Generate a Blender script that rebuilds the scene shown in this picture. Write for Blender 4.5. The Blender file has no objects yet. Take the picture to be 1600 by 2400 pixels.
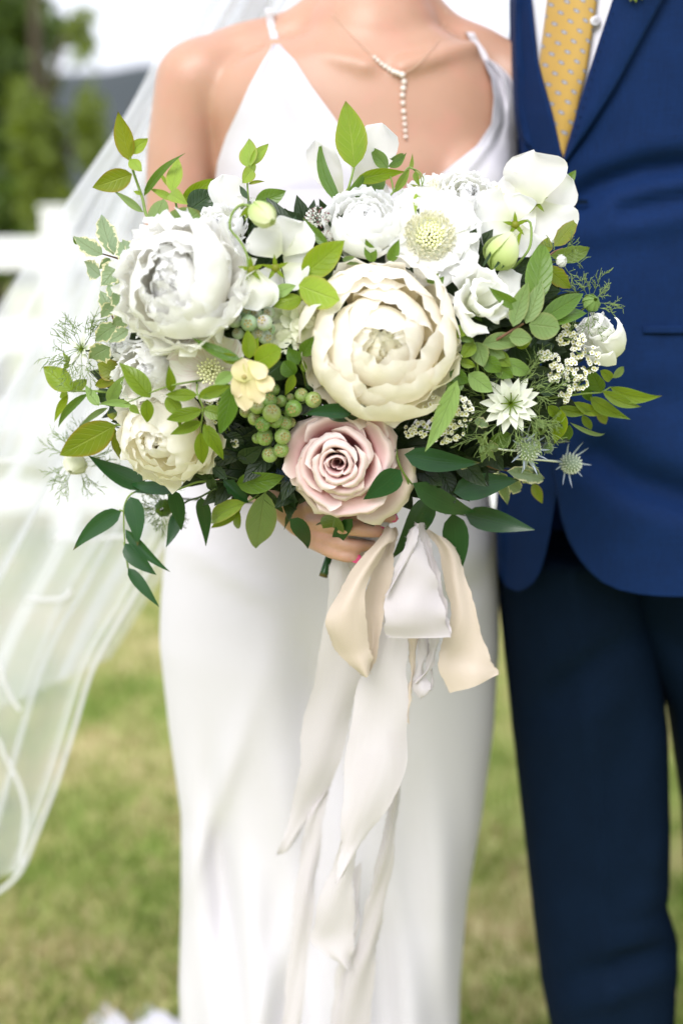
import bpy, math, random
import numpy as np
from mathutils import Vector, Matrix, noise
from mathutils.bvhtree import BVHTree

scene = bpy.context.scene
COL = scene.collection
R_ = random.Random(7)
PI = math.pi

# ------------------------------------------------------------------ camera
FPX = 3333.0                      # focal length in pixels of a 1600 x 2400 frame
CAM = Vector((0, 0, 1.30))
PITCH = math.atan(600 / FPX)
cd = bpy.data.cameras.new("camera")
cam = bpy.data.objects.new("camera", cd)
COL.objects.link(cam)
cam.location = CAM
cam.rotation_euler = (PI / 2 - PITCH, 0, 0)
cd.sensor_fit = 'VERTICAL'
cd.sensor_height = 36.0
cd.sensor_width = 24.0
cd.lens = FPX * 36.0 / 2400
cd.clip_start = 0.05
cd.clip_end = 1000
cd.dof.use_dof = True
cd.dof.focus_distance = 1.235
cd.dof.aperture_fstop = 2.5
scene.camera = cam

# ------------------------------------------------------------------ sky, sun, exposure
SUN_EL, SUN_AZ = math.radians(40), math.radians(200)     # azimuth from +Y clockwise
world = bpy.data.worlds.new("World")
scene.world = world
world.use_nodes = True
wn, wl = world.node_tree.nodes, world.node_tree.links
wn.clear()
sky = wn.new("ShaderNodeTexSky")
sky.sky_type = 'NISHITA'
sky.sun_disc = False
sky.sun_elevation = SUN_EL
sky.sun_rotation = SUN_AZ
sky.air_density = 1.0
sky.dust_density = 2.0
hs = wn.new("ShaderNodeHueSaturation")
hs.inputs["Saturation"].default_value = 0.22
bg = wn.new("ShaderNodeBackground")
bg.inputs["Strength"].default_value = 0.15
wo = wn.new("ShaderNodeOutputWorld")
wl.new(sky.outputs[0], hs.inputs["Color"])
# bright even overcast: soft cloud over most of the clear sky
wt = wn.new("ShaderNodeTexCoord")
wnz = wn.new("ShaderNodeTexNoise")
wnz.inputs["Scale"].default_value = 2.5
wnz.inputs["Detail"].default_value = 4
wl.new(wt.outputs["Generated"], wnz.inputs["Vector"])
wr = wn.new("ShaderNodeValToRGB")
wr.color_ramp.elements[0].position = 0.25
wr.color_ramp.elements[0].color = (4.1, 4.25, 4.8, 1)
wr.color_ramp.elements[1].position = 0.75
wr.color_ramp.elements[1].color = (5.4, 5.55, 6.15, 1)
wl.new(wnz.outputs[0], wr.inputs[0])
wm = wn.new("ShaderNodeMix")
wm.data_type = 'RGBA'
wm.inputs[0].default_value = 0.85
wl.new(hs.outputs[0], wm.inputs[6])
wl.new(wr.outputs[0], wm.inputs[7])
wl.new(wm.outputs[2], bg.inputs["Color"])
wl.new(bg.outputs[0], wo.inputs["Surface"])

sd = bpy.data.lights.new("sun", 'SUN')
sun = bpy.data.objects.new("sun", sd)
COL.objects.link(sun)
sd.energy = 1.5
sd.angle = math.radians(32)
sd.color = (1.0, 0.98, 0.97)
sdir = Vector((math.sin(SUN_AZ) * math.cos(SUN_EL), math.cos(SUN_AZ) * math.cos(SUN_EL), math.sin(SUN_EL)))
sun.rotation_euler = sdir.to_track_quat('Z', 'Y').to_euler()

vs = scene.view_settings
vs.view_transform = 'Standard'
vs.look = 'None'
vs.exposure = 0.97
vs.gamma = 1.0
vs.use_curve_mapping = False
cy = scene.cycles
cy.use_denoising = True
cy.max_bounces = 12
cy.diffuse_bounces = 8
cy.glossy_bounces = 3
cy.transmission_bounces = 6
cy.transparent_max_bounces = 24
cy.caustics_reflective = False
cy.caustics_refractive = False
cy.sample_clamp_indirect = 8

# ------------------------------------------------------------------ helpers
CF = Vector((0, math.cos(PITCH), -math.sin(PITCH)))
CU = Vector((0, math.sin(PITCH), math.cos(PITCH)))
CR = Vector((1, 0, 0))


def ray(px, py):
    return (CF + CR * ((px - 800) / FPX) + CU * ((1200 - py) / FPX))


def P(px, py, Y):
    """the point of the place at distance Y that a pixel of the photograph shows"""
    d = ray(px, py)
    return CAM + d * (Y / d.y)


def mpp(Y):
    return Y / FPX * 1.01         # metres per photo pixel at distance Y


def bou(px, py):
    """front of the bouquet's dome"""
    r2 = ((px - 800) / 660) ** 2 + ((py - 800) / 450) ** 2
    return 1.315 - 0.145 * math.sqrt(max(0.0, 1 - r2))


ORG = {}


def tag(o, label=None, cat=None, group=None, kind=None):
    if label:
        o["label"] = label
    if cat:
        o["category"] = cat
    if group:
        o["group"] = group
    if kind:
        o["kind"] = kind
    return o


def thing(name, loc, label, cat, group=None):
    o = bpy.data.objects.new(name, None)
    o.empty_display_size = 0.02
    COL.objects.link(o)
    o.location = loc
    ORG[o.name] = Vector(loc)
    return tag(o, label, cat, group)


def mk(name, verts, faces, mat, parent=None, uv=None, smooth=True, uvv=None):
    """link one mesh object; world coordinates in, kept relative to the thing's origin"""
    org = ORG.get(parent.name, Vector((0, 0, 0))) if parent else Vector((0, 0, 0))
    m = bpy.data.meshes.new(name)
    m.from_pydata([(v[0] - org.x, v[1] - org.y, v[2] - org.z) for v in verts], [], faces)
    if smooth:
        m.polygons.foreach_set("use_smooth", [True] * len(m.polygons))
    if uvv is not None:
        lay = m.uv_layers.new(name="UVMap")
        flat = []
        for p in faces:
            for i in p:
                flat.extend(uvv[i])
        lay.data.foreach_set("uv", flat)
    for mm in (mat if isinstance(mat, (list, tuple)) else [mat]):
        m.materials.append(mm)
    m.update()
    o = bpy.data.objects.new(name, m)
    COL.objects.link(o)
    if parent:
        o.parent = parent
        ORG[o.name] = org
    return o


def grid_faces(nu, nv, off=0, closed=False):
    f = []
    for j in range(nv):
        for i in range(nu):
            a = off + j * (nu + 1) + i
            f.append((a, a + 1, a + nu + 2, a + nu + 1))
    return f


class Buf:
    """collects several shapes into one mesh"""
    def __init__(s):
        s.v, s.f, s.u = [], [], []

    def add(s, v, f, u=None):
        k = len(s.v)
        s.v.extend(v)
        s.f.extend([tuple(i + k for i in q) for q in f])
        s.u.extend(u if u else [(0.5, 0.5)] * len(v))

    def build(s, name, mat, parent=None, smooth=True):
        return mk(name, s.v, s.f, mat, parent, smooth=smooth, uvv=s.u)


def frame_of(d):
    d = Vector(d).normalized()
    a = Vector((0, 0, 1)) if abs(d.z) < 0.9 else Vector((1, 0, 0))
    x = a.cross(d).normalized()
    y = d.cross(x).normalized()
    return x, y, d


def basis(axis, spin=0.0):
    x, y, z = frame_of(axis)
    c, s = math.cos(spin), math.sin(spin)
    return Matrix((x * c + y * s, y * c - x * s, z)).transposed()


def spline(pts, n):
    pts = [Vector(p) for p in pts]
    if len(pts) == 2:
        return [pts[0].lerp(pts[1], i / n) for i in range(n + 1)]
    out = []
    m = len(pts) - 1
    for k in range(n + 1):
        t = k / n * m
        i = min(int(t), m - 1)
        f = t - i
        p0, p1, p2, p3 = pts[max(i - 1, 0)], pts[i], pts[i + 1], pts[min(i + 2, m)]
        out.append(0.5 * ((2 * p1) + (p2 - p0) * f + (2 * p0 - 5 * p1 + 4 * p2 - p3) * f * f + (3 * p1 - p0 - 3 * p2 + p3) * f ** 3))
    return out


def lerp_tab(tab, x):
    """tab: rows (x, a, b, ...) sorted; smooth interpolation"""
    if x <= tab[0][0]:
        return tab[0][1:]
    for a, b in zip(tab, tab[1:]):
        if x <= b[0]:
            t = (x - a[0]) / (b[0] - a[0])
            return tuple(p + (q - p) * t for p, q in zip(a[1:], b[1:]))
    return tab[-1][1:]


def tube_geo(pts, rad, seg=6):
    pts = [Vector(p) for p in pts]
    n = len(pts)
    v, f, u = [], [], []
    x = None
    for i, p in enumerate(pts):
        d = (pts[min(i + 1, n - 1)] - pts[max(i - 1, 0)])
        if d.length < 1e-9:
            d = Vector((0, 0, 1))
        d.normalize()
        if x is None:
            x = frame_of(d)[0]
        x = (x - d * x.dot(d)).normalized()
        y = d.cross(x)
        r = rad[i] if isinstance(rad, (list, tuple)) else rad
        for k in range(seg):
            a = 2 * PI * k / seg
            v.append(p + (x * math.cos(a) + y * math.sin(a)) * r)
            u.append((k / seg, i / max(1, n - 1)))
    for i in range(n - 1):
        for k in range(seg):
            k2 = (k + 1) % seg
            f.append((i * seg + k, i * seg + k2, (i + 1) * seg + k2, (i + 1) * seg + k))
    f.append(tuple(range(seg - 1, -1, -1)))
    f.append(tuple(range((n - 1) * seg, n * seg)))
    return v, f, u


def tube(name, pts, rad, mat, parent=None, seg=6, n=None):
    if n:
        pts = spline(pts, n)
        if isinstance(rad, (list, tuple)):
            rad = [rad[0] + (rad[-1] - rad[0]) * i / n for i in range(n + 1)]
    v, f, u = tube_geo(pts, rad, seg)
    return mk(name, v, f, mat, parent, uvv=u)


def ball_geo(c, r, nu=10, nv=7, axis=(0, 0, 1), sz=1.0):
    M = basis(axis)
    v, f = [], []
    for j in range(nv + 1):
        ph = PI * j / nv
        for i in range(nu):
            a = 2 * PI * i / nu
            v.append(Vector(c) + M @ Vector((r * math.sin(ph) * math.cos(a), r * math.sin(ph) * math.sin(a), r * sz * math.cos(ph))))
    for j in range(nv):
        for i in range(nu):
            i2 = (i + 1) % nu
            f.append((j * nu + i, (j + 1) * nu + i, (j + 1) * nu + i2, j * nu + i2))
    return v, f, [(0.5, 0.5)] * len(v)


SHAPES = {
    'ovate': lambda s: max(0, math.sin(PI * s ** 0.80)) ** 0.85,
    'lance': lambda s: max(0, math.sin(PI * s ** 0.72)) ** 1.05,
    'ruscus': lambda s: max(0, math.sin(PI * s ** 0.66)) ** 0.9 * (1 - 0.25 * s),
    'round': lambda s: max(0, math.sin(PI * s ** 0.95)) ** 0.55,
    'petal': lambda s: (0.22 + 0.78 * math.sin(PI / 2 * min(1, s / 0.7)) ** 1.3) * math.sqrt(max(0, 1 - max(0, (s - 0.6) / 0.4) ** 2.6)),
    'spear': lambda s: (0.30 + 0.70 * math.sin(PI / 2 * min(1, s / 0.55))) * (1 - max(0, (s - 0.5) / 0.5) ** 1.6),
    'needle': lambda s: (1 - s) ** 0.6,
}


def blade_geo(o, d, n, L, W, shape='ovate', bend=0.0, fold=0.0, side=0.0, ruffle=0.0, freq=3, cup=0.0, twist=0.0, nu=4, nv=9, seed=0, jag=0.0):
    """a leaf or petal: grows from o along d, faces n; bend curls toward n, side swings in its plane"""
    d = Vector(d).normalized()
    n = Vector(n)
    n = (n - d * n.dot(d)).normalized()
    b = d.cross(n)
    fn = SHAPES[shape]
    rr = random.Random(seed)
    ph, ph2 = rr.uniform(0, 6.3), rr.uniform(0, 6.3)
    p = Vector(o)
    v, u = [], []
    ds = L / nv
    for j in range(nv + 1):
        s = j / nv
        phi = bend * (s ** 1.3)
        psi = side * (s - 0.35)
        dd = (d * math.cos(psi) + b * math.sin(psi))
        bb = (b * math.cos(psi) - d * math.sin(psi))
        t = dd * math.cos(phi) + n * math.sin(phi)
        nn = n * math.cos(phi) - dd * math.sin(phi)
        if j:
            p = p + t * ds
        tw = twist * s
        b2 = bb * math.cos(tw) + nn * math.sin(tw)
        n2 = nn * math.cos(tw) - bb * math.sin(tw)
        w = W * 0.5 * max(fn(s), 0.012)
        for i in range(nu + 1):
            q = 2 * i / nu - 1
            wob = ruffle * W * (abs(q) ** 1.5) * s * (math.sin(freq * 2 * PI * s + ph + q * 1.7) * 0.7 + 0.4 * math.sin(freq * 3.7 * s + ph2 + q * 4))
            jg = 1 + (jag * math.sin(j * 2.7 + ph + i) if abs(q) > 0.9 else 0)
            v.append(p + b2 * (w * q * jg) + n2 * (fold * w * abs(q) + cup * w * q * q + wob))
            u.append((i / nu, s))
    return v, grid_faces(nu, nv), u


def petal_rev(c, M, prof, th0, hw, nu=8, nv=8, tip=0.22, ruffle=0.0, rfreq=3.0, spiral=0.05, seed=0, jag=0.0, notch=0.0):
    """a petal as a sector of a cup: prof is (radius, height) from base to rim"""
    rr = random.Random(seed)
    ph, ph2, ph3 = rr.uniform(0, 6.3), rr.uniform(0, 6.3), rr.uniform(0, 6.3)
    tab = spline([(a, 0, b) for a, b in prof], 24)
    v, u = [], []
    Rr = prof[-1][0]
    for j in range(nv + 1):
        s = j / nv
        for i in range(nu + 1):
            q = 2 * i / nu - 1
            top = 1 - tip * abs(q) ** 2.6 + jag * math.sin(q * 9 + ph3) * 0.6 + jag * math.sin(q * 17 + ph) * 0.5 - notch * math.exp(-(q * 5) ** 2)
            vv = max(0, min(1, s * top))
            k = vv * 24
            a = tab[int(k)].lerp(tab[min(24, int(k) + 1)], k - int(k))
            w = hw * (0.40 + 0.60 * math.sin(PI / 2 * min(1, s / 0.6)))
            th = th0 + q * w
            ru = ruffle * s * s * (math.sin(q * PI * rfreq + ph) + 0.6 * math.sin(q * PI * rfreq * 1.9 + ph2 + 3 * s))
            rho = a.x * (1 + spiral * q) + ru
            rim = 1.3 * ruffle * s ** 6 * (math.sin(q * 11 + ph2) + 0.8 * math.sin(q * 19 + ph3))
            rho += 0.5 * rim
            z = a.z + ru * 0.6 * math.cos(q * 4 + ph3) + 0.6 * rim
            v.append(Vector(c) + M @ Vector((rho * math.cos(th), rho * math.sin(th), z)))
            u.append((i / nu, s))
    return v, grid_faces(nu, nv), u


# ------------------------------------------------------------------ materials
def new_mat(name):
    m = bpy.data.materials.new(name)
    m.use_nodes = True
    nt = m.node_tree
    nt.nodes.clear()
    out = nt.nodes.new("ShaderNodeOutputMaterial")
    return m, nt, nt.nodes, nt.links, out


def rgb(*c):
    return (c[0], c[1], c[2], 1.0)


def nmix(N, L, fac, a, b, blend='MIX'):
    x = N.new("ShaderNodeMix")
    x.data_type = 'RGBA'
    x.blend_type = blend
    for key, val in ((0, fac), (6, a), (7, b)):
        if hasattr(val, 'is_output') or hasattr(val, 'links'):
            L.new(val, x.inputs[key])
        else:
            x.inputs[key].default_value = val
    return x.outputs[2]


def nmath(N, L, op, a, b=None, clamp=False):
    x = N.new("ShaderNodeMath")
    x.operation = op
    x.use_clamp = clamp
    for i, val in enumerate((a, b)):
        if val is None:
            continue
        if hasattr(val, 'links'):
            L.new(val, x.inputs[i])
        else:
            x.inputs[i].default_value = val
    return x.outputs[0]


def nramp(N, L, fac, stops):
    x = N.new("ShaderNodeValToRGB")
    e = x.color_ramp.elements
    while len(e) < len(stops):
        e.new(0.5)
    for k, (p, c) in enumerate(stops):
        e[k].position = p
        e[k].color = c
    L.new(fac, x.inputs[0])
    return x.outputs[0]


def nnoise(N, L, scale, detail=3, vec=None, rough=0.5):
    x = N.new("ShaderNodeTexNoise")
    x.inputs["Scale"].default_value = scale
    x.inputs["Detail"].default_value = detail
    x.inputs["Roughness"].default_value = rough
    if vec is not None:
        L.new(vec, x.inputs["Vector"])
    return x.outputs[0]


def objco(N):
    return N.new("ShaderNodeTexCoord").outputs["Object"]


def uvxy(N, L):
    t = N.new("ShaderNodeTexCoord")
    s = N.new("ShaderNodeSeparateXYZ")
    L.new(t.outputs["UV"], s.inputs[0])
    return s.outputs[0], s.outputs[1]


def nbump(N, L, h, strength, dist=0.002):
    b = N.new("ShaderNodeBump")
    b.inputs["Strength"].default_value = strength
    b.inputs["Distance"].default_value = dist
    L.new(h, b.inputs["Height"])
    return b.outputs[0]


def leaf_mat(name, c1, c2, edge, vein, gloss=0.42, trans=0.30, veins=0.5, margin=0.0, nveins=7.0, bump=0.7, spec=0.5):
    m, nt, N, L, out = new_mat(name)
    x, y = uvxy(N, L)
    across = nmath(N, L, 'MULTIPLY', nmath(N, L, 'ABSOLUTE', nmath(N, L, 'SUBTRACT', x, 0.5)), 2.0)
    nz = nnoise(N, L, 60, 3, objco(N))
    oi = N.new("ShaderNodeObjectInfo")
    f = nmath(N, L, 'ADD', nmath(N, L, 'MULTIPLY', nz, 0.75), nmath(N, L, 'SUBTRACT', nmath(N, L, 'MULTIPLY', oi.outputs["Random"], 0.7), 0.22), True)
    col = nmix(N, L, f, c1, c2)
    if margin > 0:
        th = nmath(N, L, 'SUBTRACT', 1.0 - margin, nmath(N, L, 'MULTIPLY', nmath(N, L, 'SUBTRACT', nnoise(N, L, 260, 2, objco(N)), 0.5), 0.9))
        e = nmath(N, L, 'MULTIPLY', nmath(N, L, 'SUBTRACT', across, th), 9.0, True)
    else:
        e = nmath(N, L, 'MULTIPLY', nmath(N, L, 'POWER', across, 7.0), 0.75, True)
    col = nmix(N, L, e, col, edge)
    mid = nmath(N, L, 'SUBTRACT', 1.0, nmath(N, L, 'MULTIPLY', across, 13.0), True)
    sv = nmath(N, L, 'FRACT', nmath(N, L, 'SUBTRACT', nmath(N, L, 'MULTIPLY', y, nveins), nmath(N, L, 'MULTIPLY', across, 2.0)))
    sv = nmath(N, L, 'SUBTRACT', 1.0, nmath(N, L, 'MULTIPLY', nmath(N, L, 'ABSOLUTE', nmath(N, L, 'SUBTRACT', sv, 0.5)), 9.0), True)
    vn = nmath(N, L, 'MAXIMUM', mid, nmath(N, L, 'MULTIPLY', sv, 0.55))
    col = nmix(N, L, nmath(N, L, 'MULTIPLY', vn, veins), col, vein)
    brown = nmath(N, L, 'MULTIPLY', nmath(N, L, 'MULTIPLY', nmath(N, L, 'SUBTRACT', y, 0.90), 10.0, True), nmath(N, L, 'MULTIPLY', nmath(N, L, 'SUBTRACT', oi.outputs["Random"], 0.55), 2.0, True), True)
    spots = nmath(N, L, 'MULTIPLY', nmath(N, L, 'SUBTRACT', nnoise(N, L, 420, 2, objco(N)), 0.70), 8.0, True)
    col = nmix(N, L, nmath(N, L, 'MAXIMUM', brown, nmath(N, L, 'MULTIPLY', spots, 0.6)), col, rgb(0.13, 0.07, 0.015))
    p = N.new("ShaderNodeBsdfPrincipled")
    L.new(col, p.inputs["Base Color"])
    p.inputs["Roughness"].default_value = gloss
    p.inputs["Specular IOR Level"].default_value = spec
    if bump:
        L.new(nbump(N, L, nmath(N, L, 'ADD', nmath(N, L, 'MULTIPLY', vn, -0.7), nz), bump, 0.0012), p.inputs["Normal"])
    tr = N.new("ShaderNodeBsdfTranslucent")
    L.new(nmix(N, L, 0.35, col, rgb(0.40, 0.50, 0.02)), tr.inputs["Color"])
    mx = N.new("ShaderNodeMixShader")
    mx.inputs[0].default_value = trans
    L.new(p.outputs[0], mx.inputs[1])
    L.new(tr.outputs[0], mx.inputs[2])
    L.new(mx.outputs[0], out.inputs[0])
    return m


def petal_mat(name, base, mid, tip, rough=0.55, trans=0.30, streak=None, streak_amt=0.0, var=0.03, bump=0.12):
    m, nt, N, L, out = new_mat(name)
    x, y = uvxy(N, L)
    nz = nnoise(N, L, 45, 3, objco(N))
    yy = nmath(N, L, 'ADD', y, nmath(N, L, 'MULTIPLY', nmath(N, L, 'SUBTRACT', nz, 0.5), 0.30), True)
    col = nramp(N, L, yy, [(0.0, base), (0.45, mid), (0.95, tip)])
    if streak is not None:
        st = nnoise(N, L, 1.0, 2)
        mp = N.new("ShaderNodeMapping")
        t = N.new("ShaderNodeTexCoord")
        L.new(t.outputs["UV"], mp.inputs[0])
        mp.inputs["Scale"].default_value = (16, 1.6, 1)
        tx = nnoise(N, L, 1.0, 2, mp.outputs[0])
        col = nmix(N, L, nmath(N, L, 'MULTIPLY', nmath(N, L, 'MULTIPLY', nmath(N, L, 'SUBTRACT', tx, 0.52), 6.0, True), streak_amt), col, streak)
    oi = N.new("ShaderNodeObjectInfo")
    hv = N.new("ShaderNodeHueSaturation")
    L.new(nmath(N, L, 'ADD', 1.0 - var, nmath(N, L, 'MULTIPLY', oi.outputs["Random"], var)), hv.inputs["Value"])
    L.new(col, hv.inputs["Color"])
    col = hv.outputs[0]
    p = N.new("ShaderNodeBsdfPrincipled")
    L.new(col, p.inputs["Base Color"])
    p.inputs["Roughness"].default_value = rough
    p.inputs["Specular IOR Level"].default_value = 0.25
    p.inputs["Sheen Weight"].default_value = 0.08
    mp2 = N.new("ShaderNodeMapping")
    t2 = N.new("ShaderNodeTexCoord")
    L.new(t2.outputs["UV"], mp2.inputs[0])
    mp2.inputs["Scale"].default_value = (30, 3, 1)
    L.new(nbump(N, L, nnoise(N, L, 1.0, 2, mp2.outputs[0]), bump, 0.001), p.inputs["Normal"])
    tr = N.new("ShaderNodeBsdfTranslucent")
    L.new(col, tr.inputs["Color"])
    mx = N.new("ShaderNodeMixShader")
    mx.inputs[0].default_value = trans
    L.new(p.outputs[0], mx.inputs[1])
    L.new(tr.outputs[0], mx.inputs[2])
    L.new(mx.outputs[0], out.inputs[0])
    return m


def plain_mat(name, c1, c2=None, rough=0.6, scale=40, spec=0.3, sss=0.0, sss_col=None, bump=0.0, bscale=300, sheen=0.0, coat=0.0, bdist=0.001):
    m, nt, N, L, out = new_mat(name)
    p = N.new("ShaderNodeBsdfPrincipled")
    if c2 is not None:
        L.new(nmix(N, L, nnoise(N, L, scale, 4, objco(N)), c1, c2), p.inputs["Base Color"])
    else:
        p.inputs["Base Color"].default_value = c1
    p.inputs["Roughness"].default_value = rough
    p.inputs["Specular IOR Level"].default_value = spec
    p.inputs["Sheen Weight"].default_value = sheen
    p.inputs["Coat Weight"].default_value = coat
    if sss:
        p.inputs["Subsurface Weight"].default_value = sss
        p.inputs["Subsurface Radius"].default_value = sss_col or (1.0, 0.35, 0.2)
        p.inputs["Subsurface Scale"].default_value = 0.008
    if bump:
        L.new(nbump(N, L, nnoise(N, L, bscale, 3, objco(N)), bump, bdist), p.inputs["Normal"])
    L.new(p.outputs[0], out.inputs[0])
    return m


def cloth_mat(name, c1, c2, rough=0.7, sheen=0.2, weave=900.0, wbump=0.15, trans=0.0, sheen_tint=None, spec=0.25, big=6.0, slubs=500.0, slub_amt=0.6):
    m, nt, N, L, out = new_mat(name)
    oc = objco(N)
    p = N.new("ShaderNodeBsdfPrincipled")
    wv = []
    for k in range(2):
        w = N.new("ShaderNodeTexWave")
        w.wave_type = 'BANDS'
        w.bands_direction = 'X' if k == 0 else 'Z'
        w.inputs["Scale"].default_value = weave
        w.inputs["Distortion"].default_value = 2.0
        L.new(oc, w.inputs["Vector"])
        wv.append(w.outputs["Fac"])
    ws = nmath(N, L, 'MULTIPLY', nmath(N, L, 'ADD', wv[0], wv[1]), 0.5)
    slub = []
    for sc in ((1.0, 1.0, 0.06), (0.06, 1.0, 1.0)):
        mp = N.new("ShaderNodeMapping")
        mp.inputs["Scale"].default_value = sc
        L.new(oc, mp.inputs[0])
        slub.append(nnoise(N, L, slubs, 2, mp.outputs[0], 0.7))
    sl = nmath(N, L, 'MULTIPLY', nmath(N, L, 'SUBTRACT', nmath(N, L, 'ADD', slub[0], slub[1]), 1.0), slub_amt)
    f = nmath(N, L, 'ADD', sl, nmath(N, L, 'ADD', nmath(N, L, 'MULTIPLY', ws, 0.4), nmath(N, L, 'MULTIPLY', nnoise(N, L, big, 4, oc), 0.6)), True)
    col = nmix(N, L, f, c1, c2)
    L.new(col, p.inputs["Base Color"])
    p.inputs["Roughness"].default_value = rough
    p.inputs["Specular IOR Level"].default_value = spec
    p.inputs["Sheen Weight"].default_value = sheen
    p.inputs["Sheen Roughness"].default_value = 0.4
    if sheen_tint:
        p.inputs["Sheen Tint"].default_value = sheen_tint
    L.new(nbump(N, L, ws, wbump, 0.0006), p.inputs["Normal"])
    sh = p.outputs[0]
    if trans:
        tr = N.new("ShaderNodeBsdfTranslucent")
        L.new(col, tr.inputs["Color"])
        mx = N.new("ShaderNodeMixShader")
        mx.inputs[0].default_value = trans
        L.new(sh, mx.inputs[1])
        L.new(tr.outputs[0], mx.inputs[2])
        sh = mx.outputs[0]
    L.new(sh, out.inputs[0])
    return m


def veil_mat():
    m, nt, N, L, out = new_mat("veil_tulle")
    d = N.new("ShaderNodeBsdfDiffuse")
    d.inputs["Color"].default_value = rgb(0.86, 0.87, 0.90)
    t = N.new("ShaderNodeBsdfTranslucent")
    t.inputs["Color"].default_value = rgb(0.88, 0.89, 0.92)
    a = N.new("ShaderNodeMixShader")
    a.inputs[0].default_value = 0.45
    L.new(d.outputs[0], a.inputs[1])
    L.new(t.outputs[0], a.inputs[2])
    tp = N.new("ShaderNodeBsdfTransparent")
    lw = N.new("ShaderNodeLayerWeight")
    lw.inputs["Blend"].default_value = 0.35
    f = nmath(N, L, 'ADD', 0.33, nmath(N, L, 'MULTIPLY', lw.outputs["Facing"], 0.36), True)
    mx = N.new("ShaderNodeMixShader")
    L.new(f, mx.inputs[0])
    L.new(tp.outputs[0], mx.inputs[1])
    L.new(a.outputs[0], mx.inputs[2])
    L.new(mx.outputs[0], out.inputs[0])
    return m


def ribbon_mat(name, c1, c2, sheer):
    """thin silk: fine cross weave, lengthwise creases, a little see-through"""
    m, nt, N, L, out = new_mat(name)
    t = N.new("ShaderNodeTexCoord")
    mp = N.new("ShaderNodeMapping")
    mp.inputs["Scale"].default_value = (2.2, 1.1, 1)
    mp.inputs["Rotation"].default_value = (0, 0, 0.35)
    L.new(t.outputs["UV"], mp.inputs[0])
    cr = nnoise(N, L, 2.2, 5, mp.outputs[0], 0.65)
    mp2 = N.new("ShaderNodeMapping")
    mp2.inputs["Scale"].default_value = (6, 260, 1)
    L.new(t.outputs["UV"], mp2.inputs[0])
    wv = nnoise(N, L, 1.0, 2, mp2.outputs[0])
    col = nmix(N, L, nmath(N, L, 'ADD', nmath(N, L, 'MULTIPLY', cr, 0.6), nmath(N, L, 'MULTIPLY', wv, 0.4)), c1, c2)
    p = N.new("ShaderNodeBsdfPrincipled")
    L.new(col, p.inputs["Base Color"])
    p.inputs["Roughness"].default_value = 0.42
    p.inputs["Specular IOR Level"].default_value = 0.3
    p.inputs["Sheen Weight"].default_value = 0.15
    L.new(nbump(N, L, nmath(N, L, 'ADD', cr, nmath(N, L, 'MULTIPLY', wv, 0.10)), 0.16, 0.003), p.inputs["Normal"])
    tr = N.new("ShaderNodeBsdfTranslucent")
    L.new(col, tr.inputs["Color"])
    mx = N.new("ShaderNodeMixShader")
    mx.inputs[0].default_value = 0.25
    L.new(p.outputs[0], mx.inputs[1])
    L.new(tr.outputs[0], mx.inputs[2])
    tp = N.new("ShaderNodeBsdfTransparent")
    m2 = N.new("ShaderNodeMixShader")
    m2.inputs[0].default_value = sheer
    L.new(mx.outputs[0], m2.inputs[1])
    L.new(tp.outputs[0], m2.inputs[2])
    L.new(m2.outputs[0], out.inputs[0])
    return m


def berry_mat(name, c1, c2, blush):
    """each berry ripens a little differently, with a waxy bloom and a blush at its crown"""
    m, nt, N, L, out = new_mat(name)
    oc = objco(N)
    oi = N.new("ShaderNodeObjectInfo")
    col = nmix(N, L, oi.outputs["Random"], c1, c2)
    sx = N.new("ShaderNodeSeparateXYZ")
    L.new(oc, sx.inputs[0])
    top = nmath(N, L, 'MULTIPLY', nmath(N, L, 'SUBTRACT', sx.outputs[2], 0.35), 1.6, True)
    col = nmix(N, L, nmath(N, L, 'MULTIPLY', top, nmath(N, L, 'MULTIPLY', oi.outputs["Random"], 0.8)), col, blush)
    bloom = nnoise(N, L, 3.0, 4, oc, 0.7)
    col = nmix(N, L, nmath(N, L, 'MULTIPLY', nmath(N, L, 'SUBTRACT', bloom, 0.45), 1.6, True), col, rgb(0.48, 0.55, 0.40))
    p = N.new("ShaderNodeBsdfPrincipled")
    L.new(col, p.inputs["Base Color"])
    p.inputs["Roughness"].default_value = 0.36
    p.inputs["Specular IOR Level"].default_value = 0.5
    p.inputs["Subsurface Weight"].default_value = 0.2
    p.inputs["Subsurface Radius"].default_value = (0.5, 0.7, 0.2)
    p.inputs["Subsurface Scale"].default_value = 0.1
    L.new(p.outputs[0], out.inputs[0])
    return m


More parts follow.
